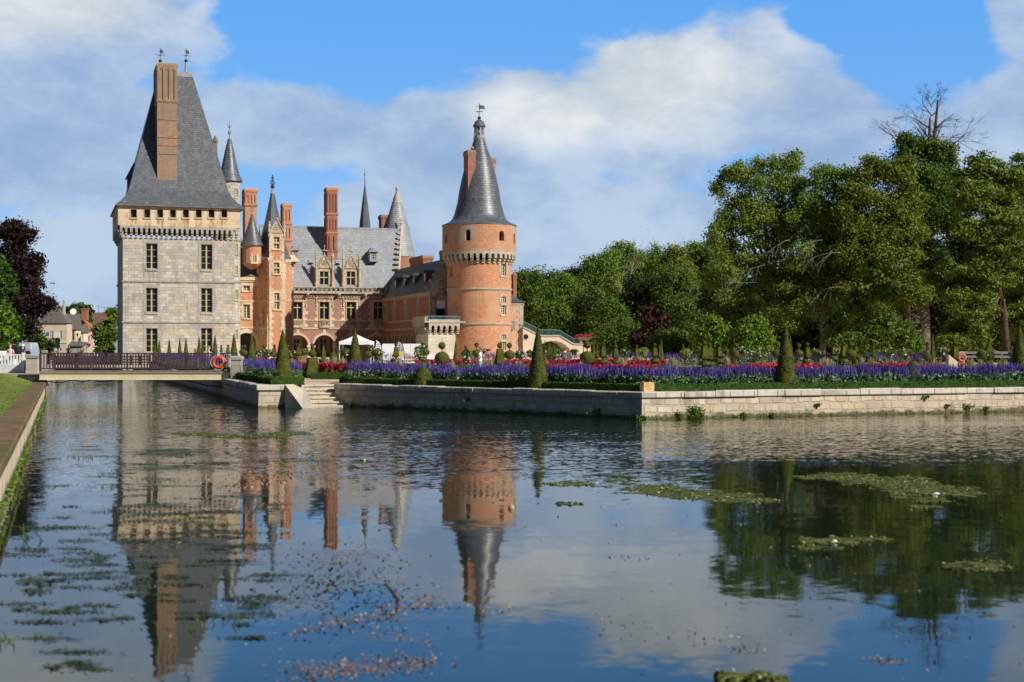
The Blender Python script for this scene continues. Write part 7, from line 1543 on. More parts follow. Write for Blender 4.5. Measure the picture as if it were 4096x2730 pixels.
# ------------------------------------------------------------------ people
def person(px, d, label, top, bot, skin, shirt, trousers, hair, facing=0, arms='down', hat=None, gz=LT, woman=False, carry=None):
    x, y = gpt(px, d); h = wz(top, d)-gz; h = min(max(h, 1.58), 1.86); s = h/1.76
    nodes = {}; V_, E_, Rr = [], [], []
    def nv(name, p, r): nodes[name] = len(V_); V_.append(tuple(c*s for c in p)); Rr.append((r[0]*s, r[1]*s) if isinstance(r, tuple) else (r*s, r*s)); return nodes[name]
    def e(a, b): E_.append((nodes[a], nodes[b]))
    w = .9 if woman else 1.0
    nv('pelvis', (0, 0, .96), (.155, .115)); nv('waist', (0, 0, 1.10), (.14*w, .10)); nv('chest', (0, -.01, 1.30), (.165*w, .115)); nv('collar', (0, 0, 1.43), (.10, .08)); nv('neck', (0, 0, 1.50), .055); nv('jaw', (0, -.02, 1.57), (.062, .075)); nv('head', (0, -.005, 1.65), (.078, .092)); nv('crown', (0, .005, 1.72), (.06, .07)); nv('nose', (0, -.105, 1.63), .012)
    for a, b in (('pelvis', 'waist'), ('waist', 'chest'), ('chest', 'collar'), ('collar', 'neck'), ('neck', 'jaw'), ('jaw', 'head'), ('head', 'crown'), ('head', 'nose')): e(a, b)
    for sg, n in ((-1, 'l'), (1, 'r')):
        nv('hip'+n, (sg*.09, 0, .88), .095); nv('knee'+n, (sg*.10, -.02, .49), .06); nv('calf'+n, (sg*.10, .01, .34), .055); nv('ank'+n, (sg*.10, .02, .09), .038); nv('toe'+n, (sg*.11, -.14, .04), .034)
        e('pelvis', 'hip'+n); e('hip'+n, 'knee'+n); e('knee'+n, 'calf'+n); e('calf'+n, 'ank'+n); e('ank'+n, 'toe'+n)
        nv('sh'+n, (sg*.19*w, 0, 1.40), .058); e('chest', 'sh'+n)
        if arms == 'camera': el, wr_, hd, fd = (sg*.23, -.16, 1.20), (sg*.09, -.34, 1.44), (sg*.06, -.40, 1.52), (0, -.3, 1)
        elif arms == 'raised' and sg > 0: el, wr_, hd, fd = (sg*.26, -.2, 1.36), (sg*.14, -.30, 1.60), (sg*.12, -.32, 1.68), (0, -.2, 1)
        elif arms == 'front': el, wr_, hd, fd = (sg*.25, -.02, 1.15), (sg*.13, -.22, 1.12), (sg*.07, -.28, 1.13), (-sg*.6, -.6, 0)
        else: el, wr_, hd, fd = (sg*.24, .03, 1.14), (sg*.25, -.03, .90), (sg*.25, -.045, .82), (0, -.1, -1)
        nv('el'+n, el, .040); nv('wr'+n, wr_, .027); nv('hd'+n, hd, (.036, .02)); e('sh'+n, 'el'+n); e('el'+n, 'wr'+n); e('wr'+n, 'hd'+n)
        hv = Vector(hd); f_ = Vector(fd).normalized(); sd_ = f_.cross(Vector((1, 0, 0)) if abs(f_.x) < .7 else Vector((0, 0, 1))).normalized()
        for k in range(4):
            o_ = sd_*(.022*(k-1.5)); L = (.062, .072, .068, .052)[k]; a = hv+f_*.035+o_; b = a+f_*L*.55; c = b+f_*L*.35+Vector((-sg*.02, 0, 0))
            nv(f'fa{n}{k}', tuple(a), .0095); nv(f'fb{n}{k}', tuple(b), .0085); nv(f'fc{n}{k}', tuple(c), .007); e('hd'+n, f'fa{n}{k}'); e(f'fa{n}{k}', f'fb{n}{k}'); e(f'fb{n}{k}', f'fc{n}{k}')
        a = hv-sd_*.035+f_*.0; b = a-sd_*.02+f_*.03; nv('ta'+n, tuple(a), .011); nv('tb'+n, tuple(b), .009); e('hd'+n, 'ta'+n); e('ta'+n, 'tb'+n)
    me = bpy.data.meshes.new('body_cage'); me.from_pydata(V_, E_, []); tmp = bpy.data.objects.new('body_cage', me); link(tmp)
    mod = tmp.modifiers.new('skin', 'SKIN'); mod.use_smooth_shade = True; sv = me.skin_vertices[0].data
    for i, r in enumerate(Rr): sv[i].radius = r
    sv[0].use_root = True; sub = tmp.modifiers.new('sub', 'SUBSURF'); sub.levels = 1; sub.render_levels = 1
    dg = bpy.context.evaluated_depsgraph_get(); m2 = bpy.data.meshes.new_from_object(tmp.evaluated_get(dg)); bpy.data.objects.remove(tmp)
    m2.materials.clear()
    for m in (skin, shirt, trousers, mat_shoe): m2.materials.append(m)
    for p in m2.polygons:
        c = p.center/s; armx = abs(c.x) > .165*w or c.y < -.14
        if c.z < .1: k = 3
        elif c.z < 1.0 and not (arms == 'down' and abs(c.x) > .2): k = 2
        elif c.z > 1.47 and abs(c.x) < .16 and c.y > -.2: k = 0
        elif armx and (c.z < 1.22 or c.y < -.17): k = 0
        elif c.z >= 1.0 and c.y < -.22: k = 0
        elif arms == 'down' and c.z < 1.0: k = 0
        else: k = 1
        p.material_index = k; p.use_smooth = True
    o = empty('person', (x, y, gz), facing, label, 'person'); b = bpy.data.objects.new('body', m2); link(b); b.parent = o
    mb = MB()
    if hat: mb.lathe(0, 0, [(.098*s, 1.665*s), (.102*s, 1.69*s), (.095*s, 1.735*s), (.06*s, 1.77*s), (.01, 1.78*s)], 14); mb.hexa([(-.07*s, -.19*s, 1.67*s), (.07*s, -.19*s, 1.67*s), (.085*s, -.05*s, 1.675*s), (-.085*s, -.05*s, 1.675*s), (-.07*s, -.19*s, 1.68*s), (.07*s, -.19*s, 1.68*s), (.085*s, -.05*s, 1.69*s), (-.085*s, -.05*s, 1.69*s)]); mb.build('cap', [hat], o, smooth=40)
    mb = MB(); lo = 1.42 if woman else 1.6
    if not (hat and not woman):
        mb.loft([[(.092*s*math.cos(t)*(1 if zz > 1.6 else .8), (.095*math.sin(t)+.02)*s if math.sin(t) > -.2 or zz > 1.69 else .0, zz*s) for t in [2*math.pi*k/14 for k in range(14)]] for zz in (lo, 1.6, 1.68)]+[[(.07*s*math.cos(2*math.pi*k/14), .075*s*math.sin(2*math.pi*k/14), 1.755*s) for k in range(14)], [(.01*math.cos(2*math.pi*k/14), .01*math.sin(2*math.pi*k/14), 1.775*s) for k in range(14)]]); mb.build('hair', [hair], o, smooth=True)
    mb = MB()
    for sg in (-1, 1): mb.ball((sg*.032*s, -.083*s, 1.65*s), .011*s, 6); mb.ball((sg*.083*s, .0, 1.635*s), .02*s, 6)
    mb.build('eyes_and_ears', [skin], o); mb = MB(); mb.box(-.025*s, .025*s, -.094*s, -.08*s, 1.585*s, 1.593*s); mb.build('mouth', [mat_plain('lips', (.35, .12, .1))], o)
    return o
mat_shoe = mat_plain('dark shoes', (.05, .045, .04)); SK = mat_plain('tanned skin', (.50, .28, .19), .6); SKL = mat_plain('light skin', (.62, .38, .28), .6); SKD = mat_plain('brown skin', (.22, .10, .06), .6)
WSH = mat_plain('white cotton', (.80, .80, .78), .8); JEAN = mat_plain('pale denim', (.25, .36, .50), .85); DKC = mat_plain('navy cloth', (.03, .035, .06), .85); PNK = mat_plain('pale pink cloth', (.75, .52, .50), .8)
HB = mat_plain('black hair', (.02, .015, .012), .7); HG = mat_plain('grey hair', (.35, .33, .31), .7); HR = mat_plain('fair hair', (.35, .18, .08), .7)
man = person(1921, 75, 'man in white t-shirt, pale jeans and grey blue cap taking a photo in the garden', 1389, 1448, SK, WSH, JEAN, HG, R(72), 'camera', mat_plain('grey blue cap', (.13, .16, .24), .8))
cm = empty('camera_in_hands', tuple(man.location), R(72), 'black camera held up in both hands of the man in white', 'camera'); mb = MB(); mb.box(-.08, .08, -.46, -.38, 1.48, 1.58); mb.build('camera_body', [mat_plain('black plastic', (.02, .02, .02), .4)], cm)
mb = MB(); mb.tube([(0, -.46, 1.53), (0, -.60, 1.53)], [.035, .04], 10); mb.build('lens', [mat_plain('black barrel', (.015, .015, .015), .3)], cm)
person(2260, 128, 'woman with long dark hair in pale pink raising a phone under the stairway arch', 1391, 1420, SKD, PNK, PNK, HB, R(60), 'raised', None, LT, True)
person(835, 98, 'grey-haired man in a pale pink shirt walking behind the footbridge', 1388, 1425, SKL, PNK, DKC, HG, R(-70), 'down', None, LT)
person(781, 99, 'fair-haired woman in dark clothes behind the footbridge railing', 1395, 1425, SKL, DKC, DKC, HR, R(-90), 'front', None, LT, True)
person(92, 86, 'person in navy jacket and white cap beside the parked car', 1388, 1417, SKL, DKC, DKC, HG, R(-80), 'down', WSH, 1.26)
person(41, 84, 'person in pale top beside the dark off-road car', 1395, 1417, SKL, PNK, DKC, HR, R(0), 'down', None, 1.26, True)
person(273, 160, 'person in blue by the small bright sign near the shops', 1392, 1404, SKL, mat_plain('blue cloth', (.05, .18, .35)), DKC, HB, R(20), 'down', None, 1.26)
person(447, 158, 'person in red under the round street tree left of the keep', 1390, 1410, SKL, mat_plain('dull red cloth', (.35, .06, .05)), DKC, HB, R(20), 'down', None, 1.26)
person(1066, 118, 'grey-haired visitor half hidden behind the two-ball yew at the portal', 1387, 1400, SKL, mat_plain('pale blue cloth', (.4, .5, .62)), DKC, HG, R(120), 'down', None, LT)

# ------------------------------------------------------------------ tent, flags, van, bench
dT = 112; x0, x1 = wx(1356, dT), wx(1485, dT); w_ = x1-x0; tn = empty('canopy_tent', (x0, dT, LT), 0, 'white pop-up canopy tent in front of the arches', 'tent')
ze_ = wz(1367, dT)-LT; zf_ = wz(1380, dT)-LT; zt_ = wz(1338, dT)-LT; dp = w_*.95
mb = MB(); c = (w_/2, dp/2)
rings = []
for t in (0, .25, .5, .75, 1): k = 1-t; hh = ze_+(zt_-ze_)*(t**1.25*.9+.1*t); rings.append([(c[0]+sx*w_/2*k, c[1]+sy*dp/2*k, hh) for sx, sy in ((-1, -1), (0, -1), (1, -1), (1, 0), (1, 1), (0, 1), (-1, 1), (-1, 0))])
mb.loft(rings, 0, False, True); TW = mat_plain('white tent cloth', (.83, .83, .83), .7); mb.build('roof_cloth', [TW], tn)
for q in (((0, 0), (w_, 0)), ((w_, 0), (w_, dp)), ((w_, dp), (0, dp)), ((0, dp), (0, 0))):
    mb = MB(); (ax, ay), (bx_, by_) = q; n = 6
    for k in range(n):
        p0 = (ax+(bx_-ax)*k/n, ay+(by_-ay)*k/n); p1 = (ax+(bx_-ax)*(k+1)/n, ay+(by_-ay)*(k+1)/n); mb.quad((*p0, zf_+.03*(k % 2)), (*p1, zf_+.03*((k+1) % 2)), (*p1, ze_+.01), (*p0, ze_+.01))
    mb.build('valance', [TW], tn)
for ax, ay in ((.03, .03), (w_-.03, .03), (.03, dp-.03), (w_-.03, dp-.03)): mb = MB(); mb.box(ax-.025, ax+.025, ay-.025, ay+.025, 0, ze_); mb.build('leg', [WHITE], tn)
def flag(px, d, top, bot, label, text=True, tilt=0):
    x = wx(px, d); o = empty('feather_flag', (x, d, LT), tilt, label, 'flag', 'feather flags by the van'); zt, zb = wz(top, d)-LT, wz(bot, d)-LT; H = zt-zb
    path = [(0, 0, 0), (.0, 0, zb), (-.02, 0, zb+H*.5), (-.10, 0, zb+H*.78), (-.26, 0, zb+H*.95), (-.42, 0, zt)]
    mb = MB(); mb.tube(path, [.02, .02, .017, .014, .01, .006], 6); mb.build('pole', [mat_plain('black pole', (.03, .03, .04), .5)], o)
    def edge(t): # pole edge
        zs = [p[2] for p in path]; z = zb+H*t
        return np.interp(z, zs, [p[0] for p in path]), z
    mb = MB(); ts = [k/10 for k in range(11)]
    for t0, t1 in zip(ts, ts[1:]):
        (xa, za), (xb, zb2) = edge(t0), edge(t1); wL = lambda t: .42*(1-t**4)+.02
        xl0, xl1 = max(-.46, xa-wL(t0)), max(-.46, xb-wL(t1)); 
        if t0 > .9: xl1 = xb-.02
        mb.quad((xl0, -.0, za+.04*(t0 == 0)), (xa, 0, za), (xb, 0, zb2), (xl1, 0, zb2)); mb.quad((xl0, .012, za), (xa, .012, za), (xb, .012, zb2), (xl1, .012, zb2))
    cl = mb.build('cloth', [mat_plain('lavender white cloth', (.70, .70, .80), .8)], o)
    DKV = mat_plain('dark violet print', (.07, .05, .18), .8)
    if text:
        cu = bpy.data.curves.new('lettering', 'FONT'); cu.body = 'Eure-\net-Loir'; cu.size = .24; cu.space_line = .75; cu.extrude = .002; t_ = bpy.data.objects.new('lettering', cu); link(t_)
        bpy.context.view_layer.update(); dg = bpy.context.evaluated_depsgraph_get(); m2 = bpy.data.meshes.new_from_object(t_.evaluated_get(dg)); bpy.data.objects.remove(t_)
        m2.materials.clear(); m2.materials.append(DKV); lt = bpy.data.objects.new('lettering', m2); link(lt); lt.parent = o; lt.rotation_euler = (R(90), R(-90), 0); lt.location = (-.26, -.012, zb+H*.42)
        mb = MB(); mb.add([(-.22+.17*math.cos(2*math.pi*k/24), -.01, zb+H*.26+.19*math.sin(2*math.pi*k/24)) for k in range(24)], [tuple(range(24))]); mb.build('yellow_disc', [mat_plain('yellow print', (.80, .58, .05), .8)], o)
        mb = MB()
        for q in ((-.26, -.225, .15, .38), (-.26, -.16, .15, .18), (-.26, -.17, .25, .28), (-.26, -.15, .35, .38)): mb.box(q[0], q[1], -.016, -.012, zb+H*.26-.26+q[2], zb+H*.26-.26+q[3])
        mb.build('emblem_letter', [WHITE], o)
    else:
        mb = MB()
        for k in range(5): z = zb+H*(.3+.11*k); mb.box(-.34+.03*(k % 2), -.12, -.014, -.010, z, z+.06)
        mb.build('faded_print', [mat_plain('grey violet print', (.42, .40, .55), .8)], o)
    return o
flag(1529, 93, 1361, 1432, 'pale feather flag with faded grey print, left of two beside the tent', False, R(10)); flag(1617.5, 92, 1367, 1434, 'feather flag with dark lettering and yellow round emblem in front of the white van', True, R(-5))
dV = 118; vx0, vx1 = wx(1528, dV), wx(1748, dV); Lv = vx1-vx0; vn = empty('white_van', (vx0, dV, LT), R(6), 'long white delivery van parked behind the topiary', 'van'); VW = mat_plain('white van paint', (.78, .79, .80), .25, coat=.5, spec=.5)
Hv = wz(1380, dV)-LT; Hv = max(Hv, 1.95); y1 = 1.9
prof = [(0, .35), (0, Hv-.12), (.08, Hv), (Lv*.70, Hv), (Lv*.76, Hv-.08), (Lv*.885, Hv*.60), (Lv*.985, Hv*.47), (Lv, Hv*.38), (Lv, .38), (Lv*.9, .3), (.1, .3)]
mb = MB(); n = len(prof); ins = lambda z: .05 if z > 1.1 else 0
mb.add([(x, ins(z), z) for x, z in prof]+[(x, y1-ins(z), z) for x, z in prof], [tuple(range(n)), tuple(range(2*n-1, n-1, -1))]+[(k, n+k, n+(k+1) % n, (k+1) % n) for k in range(n)]); mb.build('body', [VW], vn)
mb = MB(); mb.add([(Lv*.755, .03, Hv*.62), (Lv*.87, .03, Hv*.60), (Lv*.80, .03, Hv*.84), (Lv*.755, .03, Hv*.88)], [(0, 1, 2, 3)]); mb.build('side_window', [GLASS], vn)
mb = MB(); mb.add([(Lv*.765, .12, Hv-.085), (Lv*.765, y1-.12, Hv-.085), (Lv*.892, y1-.1, Hv*.615), (Lv*.892, .1, Hv*.615)], [(0, 1, 2, 3)]); mb.build('windscreen', [GLASS], vn).location.x = .015
for k in (0, 1):
    mb = MB(); xw = Lv*(.2, .84)[k]; rings = [[(xw+r*math.cos(2*math.pi*j/20), yy, .34+r*math.sin(2*math.pi*j/20)) for j in range(20)] for r, yy in ((.28, -.03), (.34, -.02), (.34, .2), (.28, .22))]; mb.loft(rings); wh_ = mb.build('wheel', [mat_plain('tyre rubber', (.025, .025, .025), .9)], vn)
    mb = MB(); rings = [[(xw+r*math.cos(2*math.pi*j/20), yy, .34+r*math.sin(2*math.pi*j/20)) for j in range(20)] for r, yy in ((.2, -.035), (.18, -.05), (.05, -.04))]; mb.loft(rings); mb.build('rim', [mat_plain('steel rim', (.4, .4, .42), .4, .8)], wh_)
mb = MB(); mb.box(Lv*.3, Lv*.31, .04, .052, .5, Hv-.1); mb.box(Lv*.52, Lv*.525, .04, .052, .5, Hv-.1); mb.box(Lv*.70, Lv*.705, .035, .052, .5, Hv-.1); mb.box(0.02, Lv*.9, -.01, .0, .5, .56); mb.build('door_seam', [mat_plain('dark seam', (.06, .06, .06))], vn)
mb = MB(); mb.box(Lv*.83, Lv*.86, -.15, .0, Hv*.55, Hv*.68); mb.build('mirror', [mat_plain('black trim', (.03, .03, .03))], vn)
mb = MB(); mb.ball((Lv*.73, .045, Hv*.72), .2, 10, 0, 1.4); o_ = mb.build('red_decal', [mat_plain('red decal', (.6, .05, .08), .4)], vn); o_.scale = (1, .12, 1); o_.location = (0, .035, 0)
mb = MB(); mb.box(Lv*.965, Lv*.995, .03, .3, Hv*.36, Hv*.44); mb.build('headlight', [GLASS], vn)
# table with goods in front of the van, bench
tb = empty('market_table', (wx(1648, 106), 106, LT), 0, 'folding table with goods set up before the white van', 'table'); mb = MB(); mb.box(-.8, .8, 0, .7, .72, .76); mb.build('table_top', [WHITE], tb)
for ax in (-.75, .7):
    mb = MB(); mb.box(ax, ax+.05, .02, .06, 0, .72); mb.box(ax, ax+.05, .6, .64, 0, .72); mb.build('leg', [mat_plain('dark legs', (.05, .05, .05))], tb)
mb = MB(); mb.box(-.5, .3, .1, .5, 0, .16); mb.box(-.52, .32, .08, .52, .16, .19); cr_ = mb.build('wooden_crate', [mat_gen('crate wood', (.35, .2, .1), (.45, .28, .15), 3)]); cr_.location = (wx(1646, 106), 106, LT+.77); tag(cr_, 'brown wooden crate on the folding table before the van', 'crate')
be = empty('garden_bench', (wx(1264, 104), 104, LT), TH, 'pale wooden garden bench before the second arch', 'bench'); GW = mat_plain('pale grey wood', (.45, .45, .42), .8)
mb = MB(); [mb.box(0, 1.5, .1+.13*k, .2+.13*k, .42, .46) for k in range(3)]; mb.build('seat', [GW], be); mb = MB(); mb.box(0, 1.5, .5, .54, .85, .92); [mb.box(.02+.12*k, .06+.12*k, .5, .53, .46, .85) for k in range(13)]; mb.build('backrest', [GW], be)
for ax in (0, 1.44):
    mb = MB(); mb.box(ax, ax+.06, .08, .14, 0, .62); mb.box(ax, ax+.06, .48, .54, 0, .85); mb.box(ax, ax+.06, .08, .54, .6, .66); mb.build('leg', [GW], be)

# ------------------------------------------------------------------ the far lifebuoy, post and low rail at the right
def torus(o, R0, r, m, name='ring'):
    mb = MB(); rings = [[(math.cos(t)*(R0+r*math.cos(q)), r*math.sin(q), math.sin(t)*(R0+r*math.cos(q))) for q in [2*math.pi*j/10 for j in range(10)]] for t in [2*math.pi*k/28 for k in range(28)]]
    for i in range(28): mb.loft([rings[i], rings[(i+1) % 28]], 0, False, False)
    return mb.build(name, m, o, smooth=True)
l2 = empty('lifebuoy', (wx(3849, 66), 66, wz(1431, 66)), 0, 'coral lifebuoy on a frame among the far right flowers', 'lifebuoy'); torus(l2, .15, .04, [mat_plain('coral plastic', (.80, .16, .10), .4)]); mb = MB()
mb.tube([(-.1, .06, -1.0), (-.1, .06, .25)], .015, 5); mb.tube([(.1, .06, -1.0), (.1, .06, .25)], .015, 5); mb.tube([(-.1, .06, .25), (.1, .06, .25)], .015, 5); mb.build('stand', [WHITE], l2)
mb = MB(); x = wx(3795, 72); mb.add([(x, 72, .9), (x+.45, 72, .9), (x+.45, 72, 1.95), (x, 72, 2.3), (x, 72.5, .9), (x+.45, 72.5, .9), (x+.45, 72.5, 1.95), (x, 72.5, 2.3)], [(0, 1, 2, 3), (7, 6, 5, 4), (0, 3, 7, 4), (1, 5, 6, 2), (3, 2, 6, 7), (0, 4, 5, 1)]); tag(mb.build('white_block', [RENDP]), 'sloping pale stone block left of the coral lifebuoy', 'stone block')
mb = MB(); x0, x1 = wx(3835, 98), wx(4300, 98); mb.box(x0, x1, 98, 98.2, wz(1416, 98), wz(1407, 98)); mb.box(x0, x1, 98, 98.2, wz(1432, 98), wz(1424, 98)); lr = mb.build('rail_board', [mat_gen('grey boards', (.17, .17, .19), (.24, .24, .27), 2)])
tag(lr, 'low grey board barrier under the pines at the right edge', 'barrier')
for k in range(5): mb = MB(); x = x0+.3+k*2; mb.box(x, x+.15, 98.22, 98.35, .9, wz(1408, 98)); mb.build('barrier_post', [BARK], lr)

# ------------------------------------------------------------------ cars and street on the left
def car(px0, px1, d, top, label, paint, kind, gz=1.26):
    x0, x1 = wx(px0, d), wx(px1, d); L = x1-x0; H = wz(top, d)-gz; o = empty('parked_car' if kind != 'van' else 'grey_van', (x0, d, gz), 0, label, 'car' if kind != 'van' else 'van')
    if kind == 'van': pf = [(0, .3), (0, H-.1), (.1, H), (L*.9, H), (L*.97, H-.25), (L, H*.5), (L, .3)]
    elif kind == 'suv': pf = [(0, .3), (0, H*.55), (L*.1, H*.58), (L*.2, H-.03), (L*.25, H), (L*.7, H), (L*.78, H-.08), (L*.86, H*.62), (L*.98, H*.55), (L, H*.45), (L, .3)]
    else: pf = [(0, .3), (0, H*.6), (L*.12, H*.65), (L*.3, H), (L*.6, H), (L*.78, H*.66), (L*.98, H*.55), (L, .35)]
    n = len(pf); mb = MB(); y1 = 1.75; i_ = lambda z: .12 if z > H*.62 else 0
    mb.add([(x, i_(z), z) for x, z in pf]+[(x, y1-i_(z), z) for x, z in pf], [tuple(range(n)), tuple(range(2*n-1, n-1, -1))]+[(k, n+k, n+(k+1) % n, (k+1) % n) for k in range(n)]); mb.build('body', [paint], o)
    if kind == 'suv':
        for a, b in ((.26, .46), (.49, .72)): mb = MB(); mb.add([(L*a, .0, H*.62), (L*b+.1*(b > .6), .0, H*.62), (L*b, .1, H-.1), (L*a+.04, .1, H-.1)], [(0, 1, 2, 3)]); mb.build('side_window', [GLASS], o)
        mb = MB(); mb.tube([(L*.24, .1, H+.06), (L*.68, .1, H+.06)], .02, 5); mb.build('roof_rail', [mat_plain('grey rail', (.4, .4, .4))], o)
    elif kind == 'car': mb = MB(); mb.add([(L*.34, .05, H*.68), (L*.74, .05, H*.68), (L*.58, .125, H-.06), (L*.34, .125, H-.06)], [(0, 1, 2, 3)]); mb.build('side_window', [GLASS], o)
    for k in (0, 1):
        mb = MB(); xw = L*(.2, .8)[k]; mb.loft([[(xw+r*math.cos(2*math.pi*j/16), yy, .32+r*math.sin(2*math.pi*j/16)) for j in range(16)] for r, yy in ((.26, -.03), (.32, -.02), (.32, .2), (.26, .22))]); mb.build('wheel', [mat_plain('tyre', (.025, .025, .025), .9)], o)
    return o
car(18, 80, 92, 1383, 'dark off-road car parked behind the white fence', mat_plain('black paint', (.02, .022, .025), .25, coat=.4), 'suv'); car(50, 126, 100, 1371, 'pale grey camper van behind the white fence', mat_plain('grey green paint', (.38, .45, .46), .4), 'van'); car(78, 142, 88, 1399, 'silver blue car nearest the rendered pier', mat_plain('silver blue paint', (.28, .34, .44), .25, coat=.4), 'car')
car(-80, 34, 84, 1405, 'white car at the left edge behind the white fence', mat_plain('white car paint', (.8, .8, .8), .3), 'car')
STU = lambda n, a, b: mat_gen(n, a, b, .5, bump=.3, bs_=3, c3=(a[0]*.7, a[1]*.7, a[2]*.7), s3=.4, t3=.62)
TILE = mat_block('orange roof tile', (.36, .14, .07), (.46, .21, .11), (.2, .09, .05), .3, .25, .02, c3=(.25, .13, .08)); TILEB = mat_block('brown roof tile', (.17, .10, .075), (.24, .15, .11), (.1, .06, .05), .3, .25, .02, c3=(.28, .17, .1)); TILEG = mat_block('grey brown roof tile', (.15, .13, .115), (.20, .17, .15), (.1, .08, .07), .3, .25, .02)
KH = 1.6
def house(px0, px1, d_, eave, ridge, label, wall, roofm, wins, ridge_px=None, dep=9, name='house', rot=0, base=1.2, shutter=None, wtop=None):
    d = d_*KH; dep = 3.2
    x0, x1 = wx(px0, d), wx(px1, d); w = x1-x0; ze_ = wz(eave, d)-base; zr_ = wz(ridge, d)-base; o = empty(name, (x0, d, base), rot, label, 'house', 'old town houses left of the keep')
    hs = [((a-px0)/F*d, (b-px0)/F*d, wz(q1, d)-base, wz(q0, d)-base) for a, b, q0, q1 in wins]; f = lambda s, z, dd: (s, dd, z)
    mb = MB(); panel(mb, f, 0, w, -.5, ze_, hs, .2); panel(mb, lambda s, z, dd: (w-dd, s, z), 0, dep, -.5, ze_); panel(mb, lambda s, z, dd: (dd, s, z), 0, dep, -.5, ze_); mb.build('wall', [wall], o)
    for h in hs: window(o, f, h, .15, 2, 3, WHITE, .06, .07)
    if shutter:
        for h in hs:
            for sg in (h[0]-.42, h[1]+.04): mb = MB(); mb.box(sg, sg+.38, -.05, -.005, h[2], h[3]); mb.build('shutter', [shutter], o)
    mb = MB(); e = .3
    if ridge_px is None: mb.loft([[(-e, -e, ze_-.05), (w+e, -e, ze_-.05), (w+e, dep+e, ze_-.05), (-e, dep+e, ze_-.05)], [(-e, dep/2-.05, zr_), (w+e, dep/2-.05, zr_), (w+e, dep/2+.05, zr_), (-e, dep/2+.05, zr_)]])
    else:
        rp = (ridge_px-px0)/F*d; mb.loft([[(-e, -e, ze_-.05), (w+e, -e, ze_-.05), (w+e, dep+e, ze_-.05), (-e, dep+e, ze_-.05)], [(rp-.05, dep*.2, zr_), (rp+.05, dep*.2, zr_), (rp+.05, dep*.9, zr_), (rp-.05, dep*.9, zr_)]])
    mb.build('roof', [roofm], o); return o, w, ze_, zr_
o, w, ze_, zr_ = house(150, 268, 172, 1292, 1205, 'tall cream town house with steep grey brown roof, half behind the maple', STU('cream render', (.58, .47, .33), (.66, .55, .41)), TILEG, [(199, 211, 1326, 1358), (237, 248, 1326, 1358), (190, 208, 1392, 1405), (228, 246, 1392, 1405)], 205)
mb = MB(); mb.box(0, w, -.12, -.003, wz(1373, 172*KH)-1.2, wz(1367, 172*KH)-1.2); mb.box(0, w, -.15, -.003, ze_-.2, ze_-.05)
for a, b in ((215, 234),): mb.box((a-150)/F*172*KH, (b-150)/F*172*KH, -.05, -.003, wz(1353, 172*KH)-1.2, wz(1330, 172*KH)-1.2)
mb.build('plaster_panel', [mat_plain('pale plaster', (.75, .68, .55), .8)], o)
mb = MB(); mb.box((186-150)/F*172*KH, (197-150)/F*172*KH, -.06, -.003, wz(1344, 172*KH)-1.2, wz(1330, 172*KH)-1.2); mb.build('blue_panel', [mat_plain('blue enamel', (.08, .13, .4), .5)], o)
mb = MB(); mb.box((241-150)/F*172*KH, (248-150)/F*172*KH, 1.4, 2.2, zr_-3.5, wz(1200, 172*KH)-1.2); mb.build('chimney', [PALE], o)
RSH = mat_plain('dark red shutter', (.28, .03, .03), .7)
o, w, ze_, zr_ = house(268, 304, 176, 1318, 1262, 'narrow cream house with dark red shutters', STU('yellow cream render', (.66, .55, .36), (.74, .64, .46)), TILEG, [(272, 278, 1326, 1362), (282, 288, 1326, 1362), (291, 297, 1326, 1362)], None, 8, shutter=None)
for a in (270, 276.5, 280, 286.5, 289.5, 295.5): mb = MB(); mb.box((a-268)/F*176*KH, (a+2.2-268)/F*176*KH, -.06, -.003, wz(1362, 176*KH)-1.2, wz(1326, 176*KH)-1.2); mb.build('shutter', [RSH], o)
o, w, ze_, zr_ = house(255, 306, 182, 1275, 1255, 'pale cream upper house with flower boxes below the satellite dish', STU('pale render', (.68, .60, .45), (.74, .66, .52)), TILEG, [(262, 268, 1284, 1300), (275, 283, 1292, 1310), (290, 298, 1296, 1312)], None, 7)
cards('flower_boxes', np.stack([RNG.uniform(.2, w-.1, 120), np.full(120, -.2), RNG.choice([wz(1302, 182*KH)-1.2, wz(1278, 182*KH)-1.2], 120)+RNG.normal(0, .1, 120)], 1), .22, RNG.uniform(0, 1, 120), LF5, o)
mb = MB(); mb.lathe(0, 0, [(.05, 0), (.45, .1), (.62, .25)], 14); ds_ = mb.build('satellite_dish', [WHITE]); ds_.rotation_euler = (R(75), 0, R(10)); ds_.location = (wx(300, 280), 279, wz(1249, 280)); tag(ds_, 'white satellite dish beside the brick chimney above the town roofs', 'satellite dish')
mb = MB(); mb.box(0, 1.2, 0, 1.0, 0, 2.4); mb.box(-.1, 1.3, -.1, 1.1, 2.2, 2.45); ch_ = mb.build('chimney', [BRICKR], o); ch_.location = (w+.4, 2, ze_-.3)
o, w, ze_, zr_ = house(304, 334, 180, 1330, 1300, 'low cream house with grey tiled roof between cream and pink houses', STU('cream yellow wall', (.70, .60, .40), (.75, .66, .48)), TILEG, [(308, 313, 1336, 1364), (318, 323, 1336, 1364), (327, 331, 1336, 1364)], None, 7)
o, w, ze_, zr_ = house(333, 374, 184, 1320, 1268, 'pink house with bright orange tiled roof', STU('pink render', (.72, .50, .42), (.78, .58, .50)), TILE, [(343, 358, 1345, 1368)], 310, 8)
o, w, ze_, zr_ = house(352, 470, 205, 1300, 1238, 'long brown-roofed house behind the pink one', STU('grey render', (.50, .44, .36), (.56, .50, .42)), TILEB, [], 425, 10)
